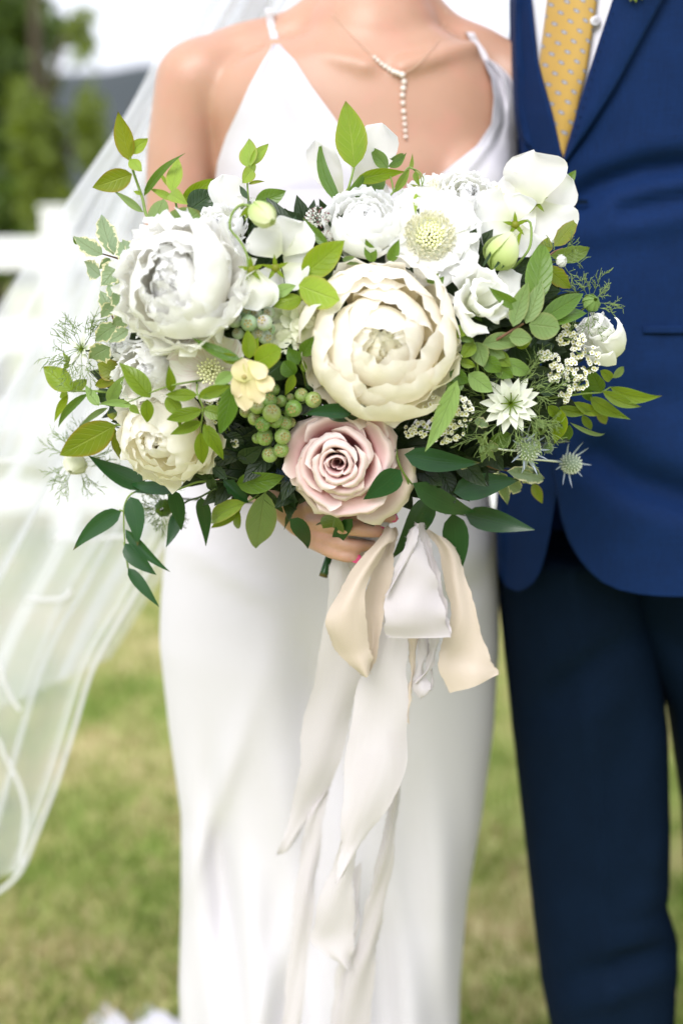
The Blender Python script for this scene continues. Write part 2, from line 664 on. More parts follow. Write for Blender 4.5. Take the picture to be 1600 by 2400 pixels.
def skin_mat():
    m, nt, N, L, out = new_mat("skin")
    oc = objco(N)
    col = nmix(N, L, nnoise(N, L, 10, 4, oc, 0.6), rgb(0.39, 0.21, 0.137), rgb(0.525, 0.315, 0.222))
    red = nmath(N, L, 'MULTIPLY', nmath(N, L, 'SUBTRACT', nnoise(N, L, 22, 3, oc), 0.50), 2.5, True)
    col = nmix(N, L, nmath(N, L, 'MULTIPLY', red, 0.7), col, rgb(0.56, 0.25, 0.19))
    vo = N.new("ShaderNodeTexVoronoi")
    vo.inputs["Scale"].default_value = 70
    L.new(oc, vo.inputs["Vector"])
    fr = nmath(N, L, 'MULTIPLY', nmath(N, L, 'SUBTRACT', 0.10, vo.outputs["Distance"]), 6.0, True)
    fr = nmath(N, L, 'MULTIPLY', fr, nmath(N, L, 'MULTIPLY', nmath(N, L, 'SUBTRACT', nnoise(N, L, 30, 2, oc), 0.52), 6.0, True))
    col = nmix(N, L, fr, col, rgb(0.28, 0.13, 0.08))
    p = N.new("ShaderNodeBsdfPrincipled")
    L.new(col, p.inputs["Base Color"])
    p.inputs["Roughness"].default_value = 0.42
    p.inputs["Specular IOR Level"].default_value = 0.45
    p.inputs["Subsurface Weight"].default_value = 0.25
    p.inputs["Subsurface Radius"].default_value = (1.0, 0.36, 0.2)
    p.inputs["Subsurface Scale"].default_value = 0.006
    L.new(nbump(N, L, nnoise(N, L, 600, 3, oc), 0.15, 0.0006), p.inputs["Normal"])
    L.new(p.outputs[0], out.inputs[0])
    return m


M = {}
M['lime'] = leaf_mat("leaf_lime", rgb(0.26, 0.375, 0.006), rgb(0.165, 0.28, 0.006), rgb(0.34, 0.34, 0.03), rgb(0.42, 0.54, 0.10), 0.42, 0.46)
M['pale'] = leaf_mat("leaf_pale_lime", rgb(0.33, 0.47, 0.05), rgb(0.25, 0.40, 0.04), rgb(0.42, 0.36, 0.08), rgb(0.48, 0.60, 0.16), 0.5, 0.38)
M['olive'] = leaf_mat("leaf_olive", rgb(0.14, 0.215, 0.008), rgb(0.22, 0.25, 0.010), rgb(0.32, 0.17, 0.02), rgb(0.36, 0.44, 0.06), 0.40, 0.32, veins=0.5)
M['green'] = leaf_mat("leaf_green", rgb(0.055, 0.138, 0.009), rgb(0.105, 0.195, 0.012), rgb(0.13, 0.24, 0.03), rgb(0.19, 0.32, 0.07), 0.36, 0.25)
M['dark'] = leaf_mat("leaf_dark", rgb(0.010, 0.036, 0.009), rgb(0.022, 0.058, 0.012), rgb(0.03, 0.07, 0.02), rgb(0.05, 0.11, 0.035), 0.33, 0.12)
M['ruscus'] = leaf_mat("leaf_glossy_dark", rgb(0.008, 0.045, 0.012), rgb(0.015, 0.066, 0.016), rgb(0.02, 0.07, 0.02), rgb(0.04, 0.11, 0.035), 0.25, 0.08, veins=0.18, nveins=0.0, bump=0.1, spec=0.3)
M['sage'] = leaf_mat("leaf_sage", rgb(0.20, 0.295, 0.09), rgb(0.15, 0.25, 0.07), rgb(0.27, 0.29, 0.10), rgb(0.30, 0.38, 0.15), 0.55, 0.30)
M['mint'] = leaf_mat("leaf_mint", rgb(0.29, 0.44, 0.13), rgb(0.20, 0.36, 0.08), rgb(0.32, 0.46, 0.15), rgb(0.36, 0.50, 0.2), 0.5, 0.35)
M['inner'] = leaf_mat("leaf_inner_shade", rgb(0.008, 0.024, 0.007), rgb(0.018, 0.042, 0.010), rgb(0.02, 0.04, 0.01), rgb(0.03, 0.06, 0.02), 0.4, 0.08)  # leaf green darkened to paint in the shade between the stems
M['varieg'] = leaf_mat("leaf_variegated", rgb(0.25, 0.33, 0.18), rgb(0.17, 0.26, 0.11), rgb(0.68, 0.65, 0.40), rgb(0.30, 0.38, 0.2), 0.42, 0.25, margin=0.24)
M['jasmine'] = leaf_mat("leaf_jasmine", rgb(0.115, 0.195, 0.005), rgb(0.18, 0.265, 0.008), rgb(0.20, 0.33, 0.03), rgb(0.22, 0.34, 0.05), 0.38, 0.32, veins=0.22)
M['stem'] = plain_mat("stem_green", rgb(0.12, 0.20, 0.035), rgb(0.22, 0.30, 0.07), 0.5, 80)
M['stemdark'] = plain_mat("stem_dark", rgb(0.03, 0.06, 0.018), rgb(0.05, 0.08, 0.02), 0.5, 80)
M['twig'] = plain_mat("twig_brown", rgb(0.20, 0.12, 0.05), rgb(0.10, 0.04, 0.035), 0.7, 120)
M['thread'] = plain_mat("thread_green", rgb(0.26, 0.34, 0.12), rgb(0.14, 0.22, 0.06), 0.6, 60)
M['white'] = petal_mat("petal_white", rgb(0.76, 0.79, 0.54), rgb(0.96, 0.96, 0.92), rgb(0.97, 0.97, 0.97), trans=0.48)
M['peonyw'] = petal_mat("petal_white_peony", rgb(0.93, 0.90, 0.76), rgb(0.97, 0.96, 0.92), rgb(0.97, 0.97, 0.97), trans=0.50)
M['cream'] = petal_mat("petal_cream", rgb(0.95, 0.86, 0.56), rgb(0.98, 0.935, 0.80), rgb(0.98, 0.95, 0.90), trans=0.48)
M['creamrose'] = petal_mat("petal_cream_rose", rgb(0.95, 0.88, 0.62), rgb(0.98, 0.945, 0.83), rgb(0.98, 0.96, 0.92), trans=0.48)
M['heart'] = petal_mat("petal_heart", rgb(0.95, 0.80, 0.40), rgb(0.97, 0.90, 0.64), rgb(0.97, 0.95, 0.84), trans=0.5)
M['pink'] = petal_mat("petal_dusty_pink", rgb(0.62, 0.22, 0.22), rgb(0.78, 0.50, 0.49), rgb(0.87, 0.73, 0.71), trans=0.22, bump=0.08)
M['pinkout'] = petal_mat("petal_blush_outer", rgb(0.70, 0.52, 0.38), rgb(0.78, 0.62, 0.55), rgb(0.80, 0.71, 0.60), trans=0.25, bump=0.08)
M['helle'] = petal_mat("petal_hellebore", rgb(0.62, 0.62, 0.36), rgb(0.85, 0.80, 0.76), rgb(0.88, 0.87, 0.85), streak=rgb(0.55, 0.22, 0.30), streak_amt=0.35)
M['buff'] = petal_mat("petal_buff", rgb(0.55, 0.55, 0.20), rgb(0.78, 0.70, 0.40), rgb(0.84, 0.72, 0.50), streak=rgb(0.6, 0.5, 0.25), streak_amt=0.3)
M['nigella'] = petal_mat("petal_star", rgb(0.30, 0.42, 0.08), rgb(0.82, 0.84, 0.74), rgb(0.84, 0.85, 0.80), streak=rgb(0.52, 0.66, 0.34), streak_amt=0.5)
M['hydra'] = petal_mat("petal_pale_green", rgb(0.55, 0.62, 0.30), rgb(0.78, 0.80, 0.62), rgb(0.82, 0.83, 0.70))
M['bud'] = petal_mat("petal_bud", rgb(0.36, 0.50, 0.10), rgb(0.58, 0.68, 0.28), rgb(0.78, 0.80, 0.55))
M['disc'] = plain_mat("disc_cream", rgb(0.93, 0.91, 0.76), rgb(0.95, 0.94, 0.88), 0.7, 200)
M['pin'] = plain_mat("pin_green", rgb(0.74, 0.76, 0.36), rgb(0.86, 0.86, 0.60), 0.6, 200)
M['floret'] = plain_mat("floret_white", rgb(0.82, 0.82, 0.74), rgb(0.88, 0.88, 0.84), 0.6, 200)
M['eye'] = plain_mat("floret_eye", rgb(0.42, 0.42, 0.10), rgb(0.58, 0.52, 0.16), 0.6, 200)
M['berry'] = berry_mat("berry_green", rgb(0.13, 0.27, 0.035), rgb(0.30, 0.42, 0.09), rgb(0.36, 0.30, 0.22))
M['berryblue'] = berry_mat("berry_blue_green", rgb(0.22, 0.38, 0.18), rgb(0.38, 0.47, 0.33), rgb(0.40, 0.28, 0.36))
M['calyx'] = plain_mat("berry_crown", rgb(0.30, 0.16, 0.08), rgb(0.34, 0.36, 0.10), 0.7, 150)
M['thistle'] = plain_mat("thistle_sage", rgb(0.22, 0.30, 0.20), rgb(0.36, 0.42, 0.34), 0.6, 90)
M['thistletip'] = plain_mat("thistle_tip", rgb(0.62, 0.68, 0.56), rgb(0.70, 0.74, 0.64), 0.6, 90)
M['thistlespike'] = plain_mat("thistle_spike", rgb(0.42, 0.47, 0.55), rgb(0.30, 0.36, 0.46), 0.5, 60)
M['thistleblue'] = plain_mat("thistle_navy", rgb(0.025, 0.045, 0.09), rgb(0.05, 0.08, 0.13), 0.6, 90)
M['maroon'] = plain_mat("pin_maroon", rgb(0.25, 0.08, 0.10), rgb(0.4, 0.2, 0.2), 0.6, 90)
M['skin'] = skin_mat()
M['nail'] = plain_mat("nail_pink", rgb(0.62, 0.08, 0.20), None, 0.2, spec=0.5, coat=0.4)
M['hair'] = plain_mat("hair_brown", rgb(0.10, 0.06, 0.035), rgb(0.16, 0.10, 0.06), 0.5, 80)
M['silk'] = cloth_mat("silk_ivory", rgb(0.59, 0.57, 0.615), rgb(0.625, 0.605, 0.65), 0.42, 0.15, 700, 0.05, spec=0.3)
M['suit'] = cloth_mat("wool_navy", rgb(0.0012, 0.0105, 0.047), rgb(0.0032, 0.022, 0.095), 0.72, 0.05, 420, 0.35, sheen_tint=rgb(0.2, 0.35, 1.0), spec=0.12, big=25, slubs=800, slub_amt=0.9)
M['trouser'] = cloth_mat("wool_navy_trouser", rgb(0.0008, 0.0050, 0.0145), rgb(0.0021, 0.0092, 0.0255), 0.8, 0.0, 420, 0.3, sheen_tint=rgb(0.2, 0.35, 1.0), spec=0.08, big=25, slubs=800, slub_amt=0.8)
M['shirt'] = cloth_mat("cotton_white", rgb(0.76, 0.75, 0.82), rgb(0.80, 0.79, 0.85), 0.8, 0.1, 600, 0.1)
M['ivory'] = ribbon_mat("ribbon_ivory", rgb(0.645, 0.605, 0.625), rgb(0.70, 0.655, 0.675), 0.14)
M['mauve'] = ribbon_mat("ribbon_mauve", rgb(0.57, 0.53, 0.55), rgb(0.62, 0.58, 0.595), 0.06)
M['champ'] = ribbon_mat("ribbon_champagne", rgb(0.61, 0.51, 0.42), rgb(0.67, 0.575, 0.485), 0.04)
M['veil'] = veil_mat()
M['hem'] = cloth_mat("veil_hem_satin", rgb(0.68, 0.68, 0.69), rgb(0.72, 0.72, 0.73), 0.5, 0.1, 600, 0.05, trans=0.3)
M['pearl'] = plain_mat("pearl", rgb(0.80, 0.72, 0.66), None, 0.25, spec=0.6, coat=0.3)
M['gold'] = plain_mat("gold_chain", rgb(0.60, 0.42, 0.30), None, 0.35, spec=0.6)
M['button'] = plain_mat("button_dark", rgb(0.03, 0.028, 0.03), rgb(0.06, 0.05, 0.05), 0.3, 60, 0.5)
M['pearlbutton'] = plain_mat("button_pearl", rgb(0.52, 0.51, 0.54), None, 0.25, spec=0.6)
M['paint'] = plain_mat("fence_white", rgb(0.78, 0.78, 0.80), rgb(0.83, 0.83, 0.84), 0.5, 6)
M['bark'] = plain_mat("bark", rgb(0.10, 0.075, 0.05), rgb(0.05, 0.04, 0.03), 0.9, 20, bump=0.5, bscale=40, bdist=0.02)
M['shoe'] = plain_mat("leather_brown", rgb(0.10, 0.05, 0.03), None, 0.35)


def tie_mat():
    m, nt, N, L, out = new_mat("tie_print")
    x, y = uvxy(N, L)
    # half-drop repeat of small blue-grey flecks; u, v are in centimetres of cloth
    px, py = nmath(N, L, 'DIVIDE', x, 1.30), nmath(N, L, 'DIVIDE', y, 0.98)
    row = nmath(N, L, 'FLOOR', py)
    odd = nmath(N, L, 'MULTIPLY', nmath(N, L, 'MODULO', nmath(N, L, 'ABSOLUTE', row), 2.0), 0.5)
    fx = nmath(N, L, 'SUBTRACT', nmath(N, L, 'FRACT', nmath(N, L, 'ADD', px, odd)), 0.5)
    fy = nmath(N, L, 'SUBTRACT', nmath(N, L, 'FRACT', py), 0.5)
    tilt = nmath(N, L, 'ADD', fx, nmath(N, L, 'MULTIPLY', fy, 0.35))
    d = nmath(N, L, 'ADD', nmath(N, L, 'POWER', nmath(N, L, 'DIVIDE', tilt, 0.17), 2.0), nmath(N, L, 'POWER', nmath(N, L, 'DIVIDE', fy, 0.25), 2.0))
    outer = nmath(N, L, 'MULTIPLY', nmath(N, L, 'SUBTRACT', 1.15, d), 4.0, True)
    inner = nmath(N, L, 'MULTIPLY', nmath(N, L, 'SUBTRACT', 0.45, d), 6.0, True)
    col = nmix(N, L, nnoise(N, L, 40, 3, objco(N)), rgb(0.42, 0.25, 0.045), rgb(0.48, 0.30, 0.066))
    col = nmix(N, L, nmath(N, L, 'MULTIPLY', outer, 0.8), col, rgb(0.12, 0.14, 0.20))
    col = nmix(N, L, nmath(N, L, 'MULTIPLY', inner, 0.8), col, rgb(0.36, 0.38, 0.46))
    p = N.new("ShaderNodeBsdfPrincipled")
    L.new(col, p.inputs["Base Color"])
    p.inputs["Roughness"].default_value = 0.5
    p.inputs["Sheen Weight"].default_value = 0.2
    L.new(p.outputs[0], out.inputs[0])
    return m


M['tie'] = tie_mat()


def lawn_mat(name, blades=False):
    m, nt, N, L, out = new_mat(name)
    oc = objco(N)
    big = nnoise(N, L, 1.1, 5, oc, 0.6)
    fine = nnoise(N, L, 9.0, 4, oc, 0.6)
    f = nmath(N, L, 'ADD', nmath(N, L, 'MULTIPLY', big, 0.65), nmath(N, L, 'MULTIPLY', fine, 0.35))
    if blades:
        g = N.new("ShaderNodeNewGeometry")
        f = nmath(N, L, 'ADD', f, nmath(N, L, 'MULTIPLY', nmath(N, L, 'SUBTRACT', g.outputs["Random Per Island"], 0.5), 0.22))
    col = nramp(N, L, f, [(0.36, rgb(0.13, 0.205, 0.032)), (0.44, rgb(0.22, 0.285, 0.06)), (0.52, rgb(0.36, 0.355, 0.13)), (0.61, rgb(0.50, 0.42, 0.22))])
    p = N.new("ShaderNodeBsdfPrincipled")
    L.new(col, p.inputs["Base Color"])
    p.inputs["Roughness"].default_value = 0.75
    p.inputs["Specular IOR Level"].default_value = 0.2
    sh = p.outputs[0]
    if blades:
        tr = N.new("ShaderNodeBsdfTranslucent")
        L.new(col, tr.inputs["Color"])
        mx = N.new("ShaderNodeMixShader")
        mx.inputs[0].default_value = 0.3
        L.new(sh, mx.inputs[1])
        L.new(tr.outputs[0], mx.inputs[2])
        sh = mx.outputs[0]
    L.new(sh, out.inputs[0])
    return m


M['lawn'] = lawn_mat("lawn_soil_and_grass")
M['grass'] = lawn_mat("grass_blades", True)
M['hill'] = plain_mat("hill_scrub", rgb(0.045, 0.055, 0.060), rgb(0.075, 0.085, 0.088), 0.95, 0.12, 0.1)
M['needle'] = leaf_mat("tree_dark_green", rgb(0.035, 0.075, 0.012), rgb(0.075, 0.125, 0.014), rgb(0.06, 0.11, 0.015), rgb(0.08, 0.12, 0.02), 0.5, 0.3, veins=0.0, bump=0)
M['treelime'] = leaf_mat("tree_yellow_green", rgb(0.13, 0.18, 0.02), rgb(0.20, 0.24, 0.03), rgb(0.16, 0.22, 0.03), rgb(0.2, 0.25, 0.05), 0.5, 0.35, veins=0.0, bump=0)

# ------------------------------------------------------------------ setting: lawn, hill, fence, trees
def build_lawn():
    xs = np.concatenate([np.linspace(-200, -8, 12), np.linspace(-7, 7, 57), np.linspace(8, 200, 12)])
    ys = np.concatenate([np.linspace(-40, -2, 6), np.linspace(-1, 14, 61), np.linspace(15, 240, 18)])
    v, f = [], []
    for y in ys:
        for x in xs:
            z = 0.02 * noise.noise((x * 0.6, y * 0.6, 0)) + 0.006 * noise.noise((x * 3, y * 3, 4))
            v.append((x, y, z - 0.012))
    nx = len(xs)
    for j in range(len(ys) - 1):
        for i in range(nx - 1):
            a = j * nx + i
            f.append((a, a + 1, a + nx + 1, a + nx))
    tag(mk("lawn", v, f, M['lawn']), kind='structure')


build_lawn()


def build_grass():
    rs = np.random.RandomState(3)
    n = 70000
    y = 1.9 + (rs.rand(n) ** 1.5) * 8.0
    x = (rs.rand(n) * 2 - 1) * (0.27 * y + 0.5)
    h = rs.uniform(0.02, 0.05, n)
    a = rs.uniform(0, 2 * PI, n)
    lean = rs.uniform(0.2, 1.2, n) * h
    la = rs.uniform(0, 2 * PI, n)
    w = rs.uniform(0.0018, 0.004, n)
    dx, dy = np.cos(a) * w, np.sin(a) * w
    z = np.array([0.02 * noise.noise((p * 0.6, q * 0.6, 0)) + 0.006 * noise.noise((p * 3, q * 3, 4)) for p, q in zip(x, y)]) - 0.014
    v = np.empty((n, 5, 3))
    v[:, 0] = np.stack([x - dx, y - dy, z], 1)
    v[:, 1] = np.stack([x + dx, y + dy, z], 1)
    mx, my = x + np.cos(la) * lean * 0.35, y + np.sin(la) * lean * 0.35
    v[:, 2] = np.stack([mx + dx * .8, my + dy * .8, z + h * .6], 1)
    v[:, 3] = np.stack([mx - dx * .8, my - dy * .8, z + h * .6], 1)
    v[:, 4] = np.stack([x + np.cos(la) * lean, y + np.sin(la) * lean, z + h], 1)
    k = np.arange(n) * 5
    me = bpy.data.meshes.new("grass")
    me.vertices.add(n * 5)
    me.vertices.foreach_set("co", v.reshape(-1))
    loops = np.stack([k, k + 1, k + 2, k + 3, k + 3, k + 2, k + 4], 1).reshape(-1)
    me.loops.add(len(loops))
    me.loops.foreach_set("vertex_index", loops)
    me.polygons.add(n * 2)
    st = np.stack([np.arange(n) * 7, np.arange(n) * 7 + 4], 1).reshape(-1)
    me.polygons.foreach_set("loop_start", st)
    me.update(calc_edges=True)
    me.materials.append(M['grass'])
    o = bpy.data.objects.new("grass", me)
    COL.objects.link(o)
    tag(o, "short patchy lawn grass, green with dry straw coloured patches", "grass", kind='stuff')


build_grass()


def build_hill():
    v, f = [], []
    nx, ny = 90, 10
    for j in range(ny + 1):
        t = j / ny
        for i in range(nx + 1):
            x = -110 + 220 * i / nx
            top = 14.0 + 2.2 * noise.noise((x * 0.03, 3.1, 0)) + 0.8 * noise.noise((x * 0.2, 1.1, 0)) + 0.06 * max(-25, min(25, x + 14))
            v.append((x, 66 + 34 * t + 3 * noise.noise((x * 0.05, t * 3, 2)), -0.3 + top * math.sin(PI / 2 * t) ** 0.8 + 0.5 * noise.noise((x * 0.4, t * 9, 7)) * t))
    tag(mk("hill", v, grid_faces(nx, ny), M['hill']), kind='structure')


build_hill()


def box_geo(x0, x1, y0, y1, z0, z1, bev=0.006):
    b = bev
    v, f = [], []
    for z, k in ((z0, b), (z0 + b, 0), (z1 - b, 0), (z1, b)):
        v += [(x0 + k, y0 + k, z), (x1 - k, y0 + k, z), (x1 - k, y1 - k, z), (x0 + k, y1 - k, z)]
    f.append((3, 2, 1, 0))
    for r in range(3):
        for i in range(4):
            i2 = (i + 1) % 4
            f.append((r * 4 + i, r * 4 + i2, r * 4 + 4 + i2, r * 4 + 4 + i))
    f.append((12, 13, 14, 15))
    return v, f


def build_fence():
    Y = 6.5
    t = thing("fence", (0, Y, 0), "white post and rail fence crossing the far side of the lawn", "fence")
    x0 = P(135, 600, Y).x
    posts = [x0 + 2.4 * k for k in range(-2, 4)]
    for x in posts:
        v, f = box_geo(x - 0.055, x + 0.055, Y - 0.055, Y + 0.055, -0.02, 1.50)
        p = mk("post", v, f, M['paint'], t, smooth=False)
        v, f = box_geo(x - 0.066, x + 0.066, Y - 0.066, Y + 0.066, 1.5005, 1.52)
        mk("post_cap", v, f, M['paint'], p, smooth=False)
    for a, b in zip(posts, posts[1:]):
        for z in (1.31, 0.94, 0.57, 0.20):
            v, f = box_geo(a + 0.056, b - 0.056, Y - 0.02, Y + 0.02, z - 0.07, z + 0.07)
            mk("rail", v, f, M['paint'], t, smooth=False)


build_fence()


def leaf_cloud(name, centres, n, size, mat, parent, seed, droop=0.6):
    """many leaf-sized faces through the crown's volume; centres: (x, y, z, rx, ry, rz)"""
    rs = random.Random(seed)
    v, f, u = [], [], []
    wts = [c[3] * c[4] * c[5] for c in centres]
    for k in range(n):
        c = rs.choices(centres, wts)[0]
        while True:
            q = Vector((rs.uniform(-1, 1), rs.uniform(-1, 1), rs.uniform(-1, 1)))
            if 0.15 < q.length < 1:
                break
        q *= 0.55 + 0.45 * q.length
        p = Vector((c[0] + q.x * c[3], c[1] + q.y * c[4], c[2] + q.z * c[5]))
        d = Vector((rs.uniform(-1, 1), rs.uniform(-1, 1), rs.uniform(-1, 0.6) - droop)).normalized()
        x, y, _ = frame_of(d)
        a = rs.uniform(0, PI)
        s = x * math.cos(a) + y * math.sin(a)
        L = size * rs.uniform(0.6, 1.5)
        w = L * 0.28
        i = len(v)
        v += [p, p + d * L * 0.5 + s * w, p + d * L, p + d * L * 0.5 - s * w]
        f.append((i, i + 1, i + 2, i + 3))
        u += [(0.5, 0), (1, 0.5), (0.5, 1), (0, 0.5)]
    return mk(name, v, f, mat, parent, smooth=False, uvv=u)


def tree(name, x, Y, h, clumps, n, size, mat, label, seed, trunk_r=0.14, group=None, droop=0.6):
    t = thing(name, (x, Y, 0), label, "tree", group)
    rs = random.Random(seed)
    pts = [(x, Y, -0.05), (x + 0.1, Y, h * 0.3), (x - 0.05, Y + 0.1, h * 0.65), (x, Y, h * 0.95)]
    tr = tube("trunk", pts, [trunk_r, trunk_r * 0.3], M['bark'], t, 10, 14)
    for c in clumps:
        z = max(h * 0.2, c[2] - c[5] * 0.6)
        tube("limb", [(x, Y, z * 0.8), ((x + c[0]) / 2, (Y + c[1]) / 2, z), (c[0], c[1], c[2])], [trunk_r * 0.35, 0.015], M['bark'], t, 6, 6)
    leaf_cloud("crown", clumps, n, size, mat, t, seed, droop)
    return t


def crown_at(px, py, Y, rpx, rpy, dy=0.7):
    p = P(px, py, Y)
    k = mpp(Y)
    return (p.x, p.y, p.z, rpx * k, dy, rpy * k)


# dark tree at the left edge, hanging branches with gaps of sky
Yt = 11.0
tree("evergreen_tree", P(-60, 600, Yt).x, Yt, 6.5, [
    crown_at(-60, 60, Yt, 130, 150), crown_at(45, 130, Yt, 60, 120), crown_at(-20, 330, Yt, 120, 130),
    crown_at(50, 420, Yt, 85, 130), crown_at(20, 560, Yt, 120, 90), crown_at(100, 300, Yt, 40, 70),
    crown_at(90, 40, Yt, 45, 60), crown_at(20, 220, Yt, 60, 90), crown_at(10, 0, Yt, 90, 90), crown_at(-220, 200, Yt, 160, 260), crown_at(-120, -250, Yt, 200, 200)],
    12000, 0.13, M['needle'], "dark drooping evergreen tree at the left end of the white fence", 5, 0.2)
Yt = 9.0
tree("young_tree", P(115, 600, Yt).x, Yt, 3.6, [
    crown_at(95, 330, Yt, 45, 110, 0.4), crown_at(110, 465, Yt, 55, 80, 0.4), crown_at(60, 240, Yt, 28, 60, 0.3), crown_at(190, 60, Yt, 16, 70, 0.2), crown_at(212, 290, Yt, 30, 100, 0.3)],
    2300, 0.09, M['treelime'], "slim yellow green tree in front of the dark evergreen, behind the fence", 8, 0.07)
Yt = 17.0
for k, (px, py, rx, ry, lab) in enumerate((
        (330, 420, 70, 110, "rounded grey green tree beyond the fence, right of the yellow green one"),)):
    tree("broadleaf_tree", P(px, 600, Yt).x, Yt, 3.2, [crown_at(px, py, Yt, rx, ry), crown_at(px - 40, py + 60, Yt, rx * .7, ry * .6), crown_at(px + 50, py + 40, Yt, rx * .7, ry * .7)],
         2200, 0.15, M['needle'], lab, 20 + k, 0.1)

# ------------------------------------------------------------------ bride
YB = 1.66
bride = thing("person", (P(776, 1200, YB).x, YB, 0), "bride in an ivory silk slip dress and long tulle veil, holding the bouquet", "person")


def capsule_chain(buf, pts, rad, seg=26):
    """tapered limb: a smooth tube with a ball at each end"""
    n = max(12, 10 * (len(pts) - 1))
    sp = spline(pts, n)
    rr = []
    m = len(rad) - 1
    for i in range(n + 1):
        t = i / n * m
        k = min(int(t), m - 1)
        f = t - k
        f = f * f * (3 - 2 * f)
        rr.append(rad[k] + (rad[k + 1] - rad[k]) * f)
    v, f, u = tube_geo(sp, rr, seg)
    buf.add(v, f)
    for p, r in ((sp[0], rr[0]), (sp[-1], rr[-1])):
        v, f, u = ball_geo(p, r, 24, 16)
        buf.add(v, f)


def ring_loft(rows, seg, wave=None, cap=True):
    """rows: (xc, yc, z, halfwidth, dfront, dback, power)"""
    v, f, u = [], [], []
    for j, (xc, yc, z, w, df, db, pw) in enumerate(rows):
        for i in range(seg):
            a = 2 * PI * i / seg
            c, s = math.cos(a), math.sin(a)
            e = 2.0 / pw
            x = xc + w * math.copysign(abs(c) ** e, c)
            d = df if s > 0 else db
            y = yc - d * math.copysign(abs(s) ** e, s)
            p = Vector((x, y, z))
            if wave:
                p = p + wave(a, p, j)
            v.append(p)
            u.append((i / seg, j / max(1, len(rows) - 1)))
    for j in range(len(rows) - 1):
        for i in range(seg):
            i2 = (i + 1) % seg
            f.append((j * seg + i, (j + 1) * seg + i, (j + 1) * seg + i2, j * seg + i2))
    if cap:
        f.append(tuple(range(seg)))
        f.append(tuple(range(len(rows) * seg - 1, (len(rows) - 1) * seg - 1, -1)))
    return v, f, u


def px_rows(tab, Yc, ys, pw=2.2):
    """tab rows: (py, left px, right px, dfront, dback)"""
    out = []
    for y in ys:
        l, r, df, db = lerp_tab(tab, y)
        a, b = P(l, y, Yc), P(r, y, Yc)
        out.append(((a.x + b.x) / 2, Yc, a.z, (b.x - a.x) / 2, df, db, pw))
    return out


body_tab = [(60, 760, 1010, .06, .06), (110, 640, 1100, .075, .07), (160, 520, 1150, .085, .08), (240, 480, 1190, .095, .09), (330, 500, 1200, .100, .09), (420, 510, 1205, .105, .09),
            (600, 540, 1170, .095, .09), (850, 560, 1115, .085, .085), (1050, 490, 1110, .09, .09), (1300, 420, 1130, .10, .11)]
buf = Buf()
sm = spline([(r[1], r[2], r[3]) for r in body_tab], 90)
smy = spline([(r[0], r[4], 0) for r in body_tab], 90)
v, f, u = ring_loft(px_rows([(b_[0], a_[0], a_[1], a_[2], b_[1]) for a_, b_ in zip(sm, smy)], 1.65, [b_[0] for b_ in smy]), 90)
buf.add(v, f)
# neck, jaw and head
capsule_chain(buf, [P(885, -330, 1.655), P(880, -60, 1.65), P(873, 110, 1.655)], [0.056, 0.058, 0.080])
hc = P(900, -560, 1.62)
v, f, u = ball_geo(hc, 0.078, 20, 14, (0, 0.1, 1), 1.45)
buf.add(v, f)
v, f, u = ball_geo(hc + Vector((0, -0.02, -0.065)), 0.058, 16, 10)
buf.add(v, f)
capsule_chain(buf, [hc + Vector((0, -0.078, 0.01)), hc + Vector((0, -0.098, -0.028))], [0.008, 0.013])
# shoulders
capsule_chain(buf, [P(830, 40, 1.665), P(680, 100, 1.665), P(560, 135, 1.66), P(478, 185, 1.65)], [0.052, 0.034, 0.036, 0.046])
capsule_chain(buf, [P(930, 40, 1.665), P(1050, 100, 1.665), P(1130, 140, 1.66), P(1195, 195, 1.66)], [0.052, 0.032, 0.034, 0.044])
# collar bones
capsule_chain(buf, [P(862, 160, 1.566), P(760, 136, 1.576), P(640, 112, 1.613)], [0.012, 0.011, 0.012], 16)
capsule_chain(buf, [P(940, 162, 1.566), P(1020, 138, 1.578), P(1100, 118, 1.613)], [0.012, 0.011, 0.012], 16)
# bust
for px in (690, 1075):
    v, f, u = ball_geo(P(px, 440, 1.605), 0.058, 40, 30)
    buf.add(v, f)
# near arm, holding the bouquet
capsule_chain(buf, [P(462, 195, 1.65), P(432, 330, 1.65), P(418, 520, 1.645), P(408, 700, 1.63), P(415, 880, 1.60)], [0.047, 0.041, 0.038, 0.036, 0.034])
capsule_chain(buf, [P(415, 880, 1.60), P(470, 990, 1.52), P(560, 1080, 1.42), P(640, 1138, 1.335)], [0.034, 0.036, 0.030, 0.023])
# palm
capsule_chain(buf, [P(640, 1138, 1.335), P(690, 1175, 1.315), P(735, 1205, 1.30)], [0.021, 0.020, 0.015])
capsule_chain(buf, [P(660, 1165, 1.325), P(705, 1215, 1.308), P(738, 1240, 1.298)], [0.019, 0.017, 0.013])
FING = [  # knuckle, joints..., tip; radii
    ([P(735, 1186, 1.288), P(795, 1190, 1.258), P(862, 1200, 1.246), P(916, 1213, 1.258)], [0.0090, 0.0078, 0.0072, 0.0056]),
    ([P(735, 1222, 1.284), P(795, 1233, 1.250), P(845, 1241, 1.239), P(890, 1247, 1.247)], [0.0090, 0.0076, 0.0070, 0.0055]),
    ([P(735, 1250, 1.286), P(785, 1270, 1.256), P(830, 1278, 1.250), P(872, 1278, 1.264)], [0.0086, 0.0070, 0.0064, 0.0052]),
    ([P(728, 1266, 1.292), P(768, 1290, 1.260), P(802, 1303, 1.250), P(832, 1309, 1.250)], [0.0078, 0.0062, 0.0056, 0.0046]),
    ([P(690, 1165, 1.325), P(760, 1160, 1.345), P(830, 1175, 1.350), P(880, 1200, 1.345)], [0.0125, 0.0105, 0.0095, 0.0075]),
]
for pts, rad in FING:
    capsule_chain(buf, pts, rad, 10)
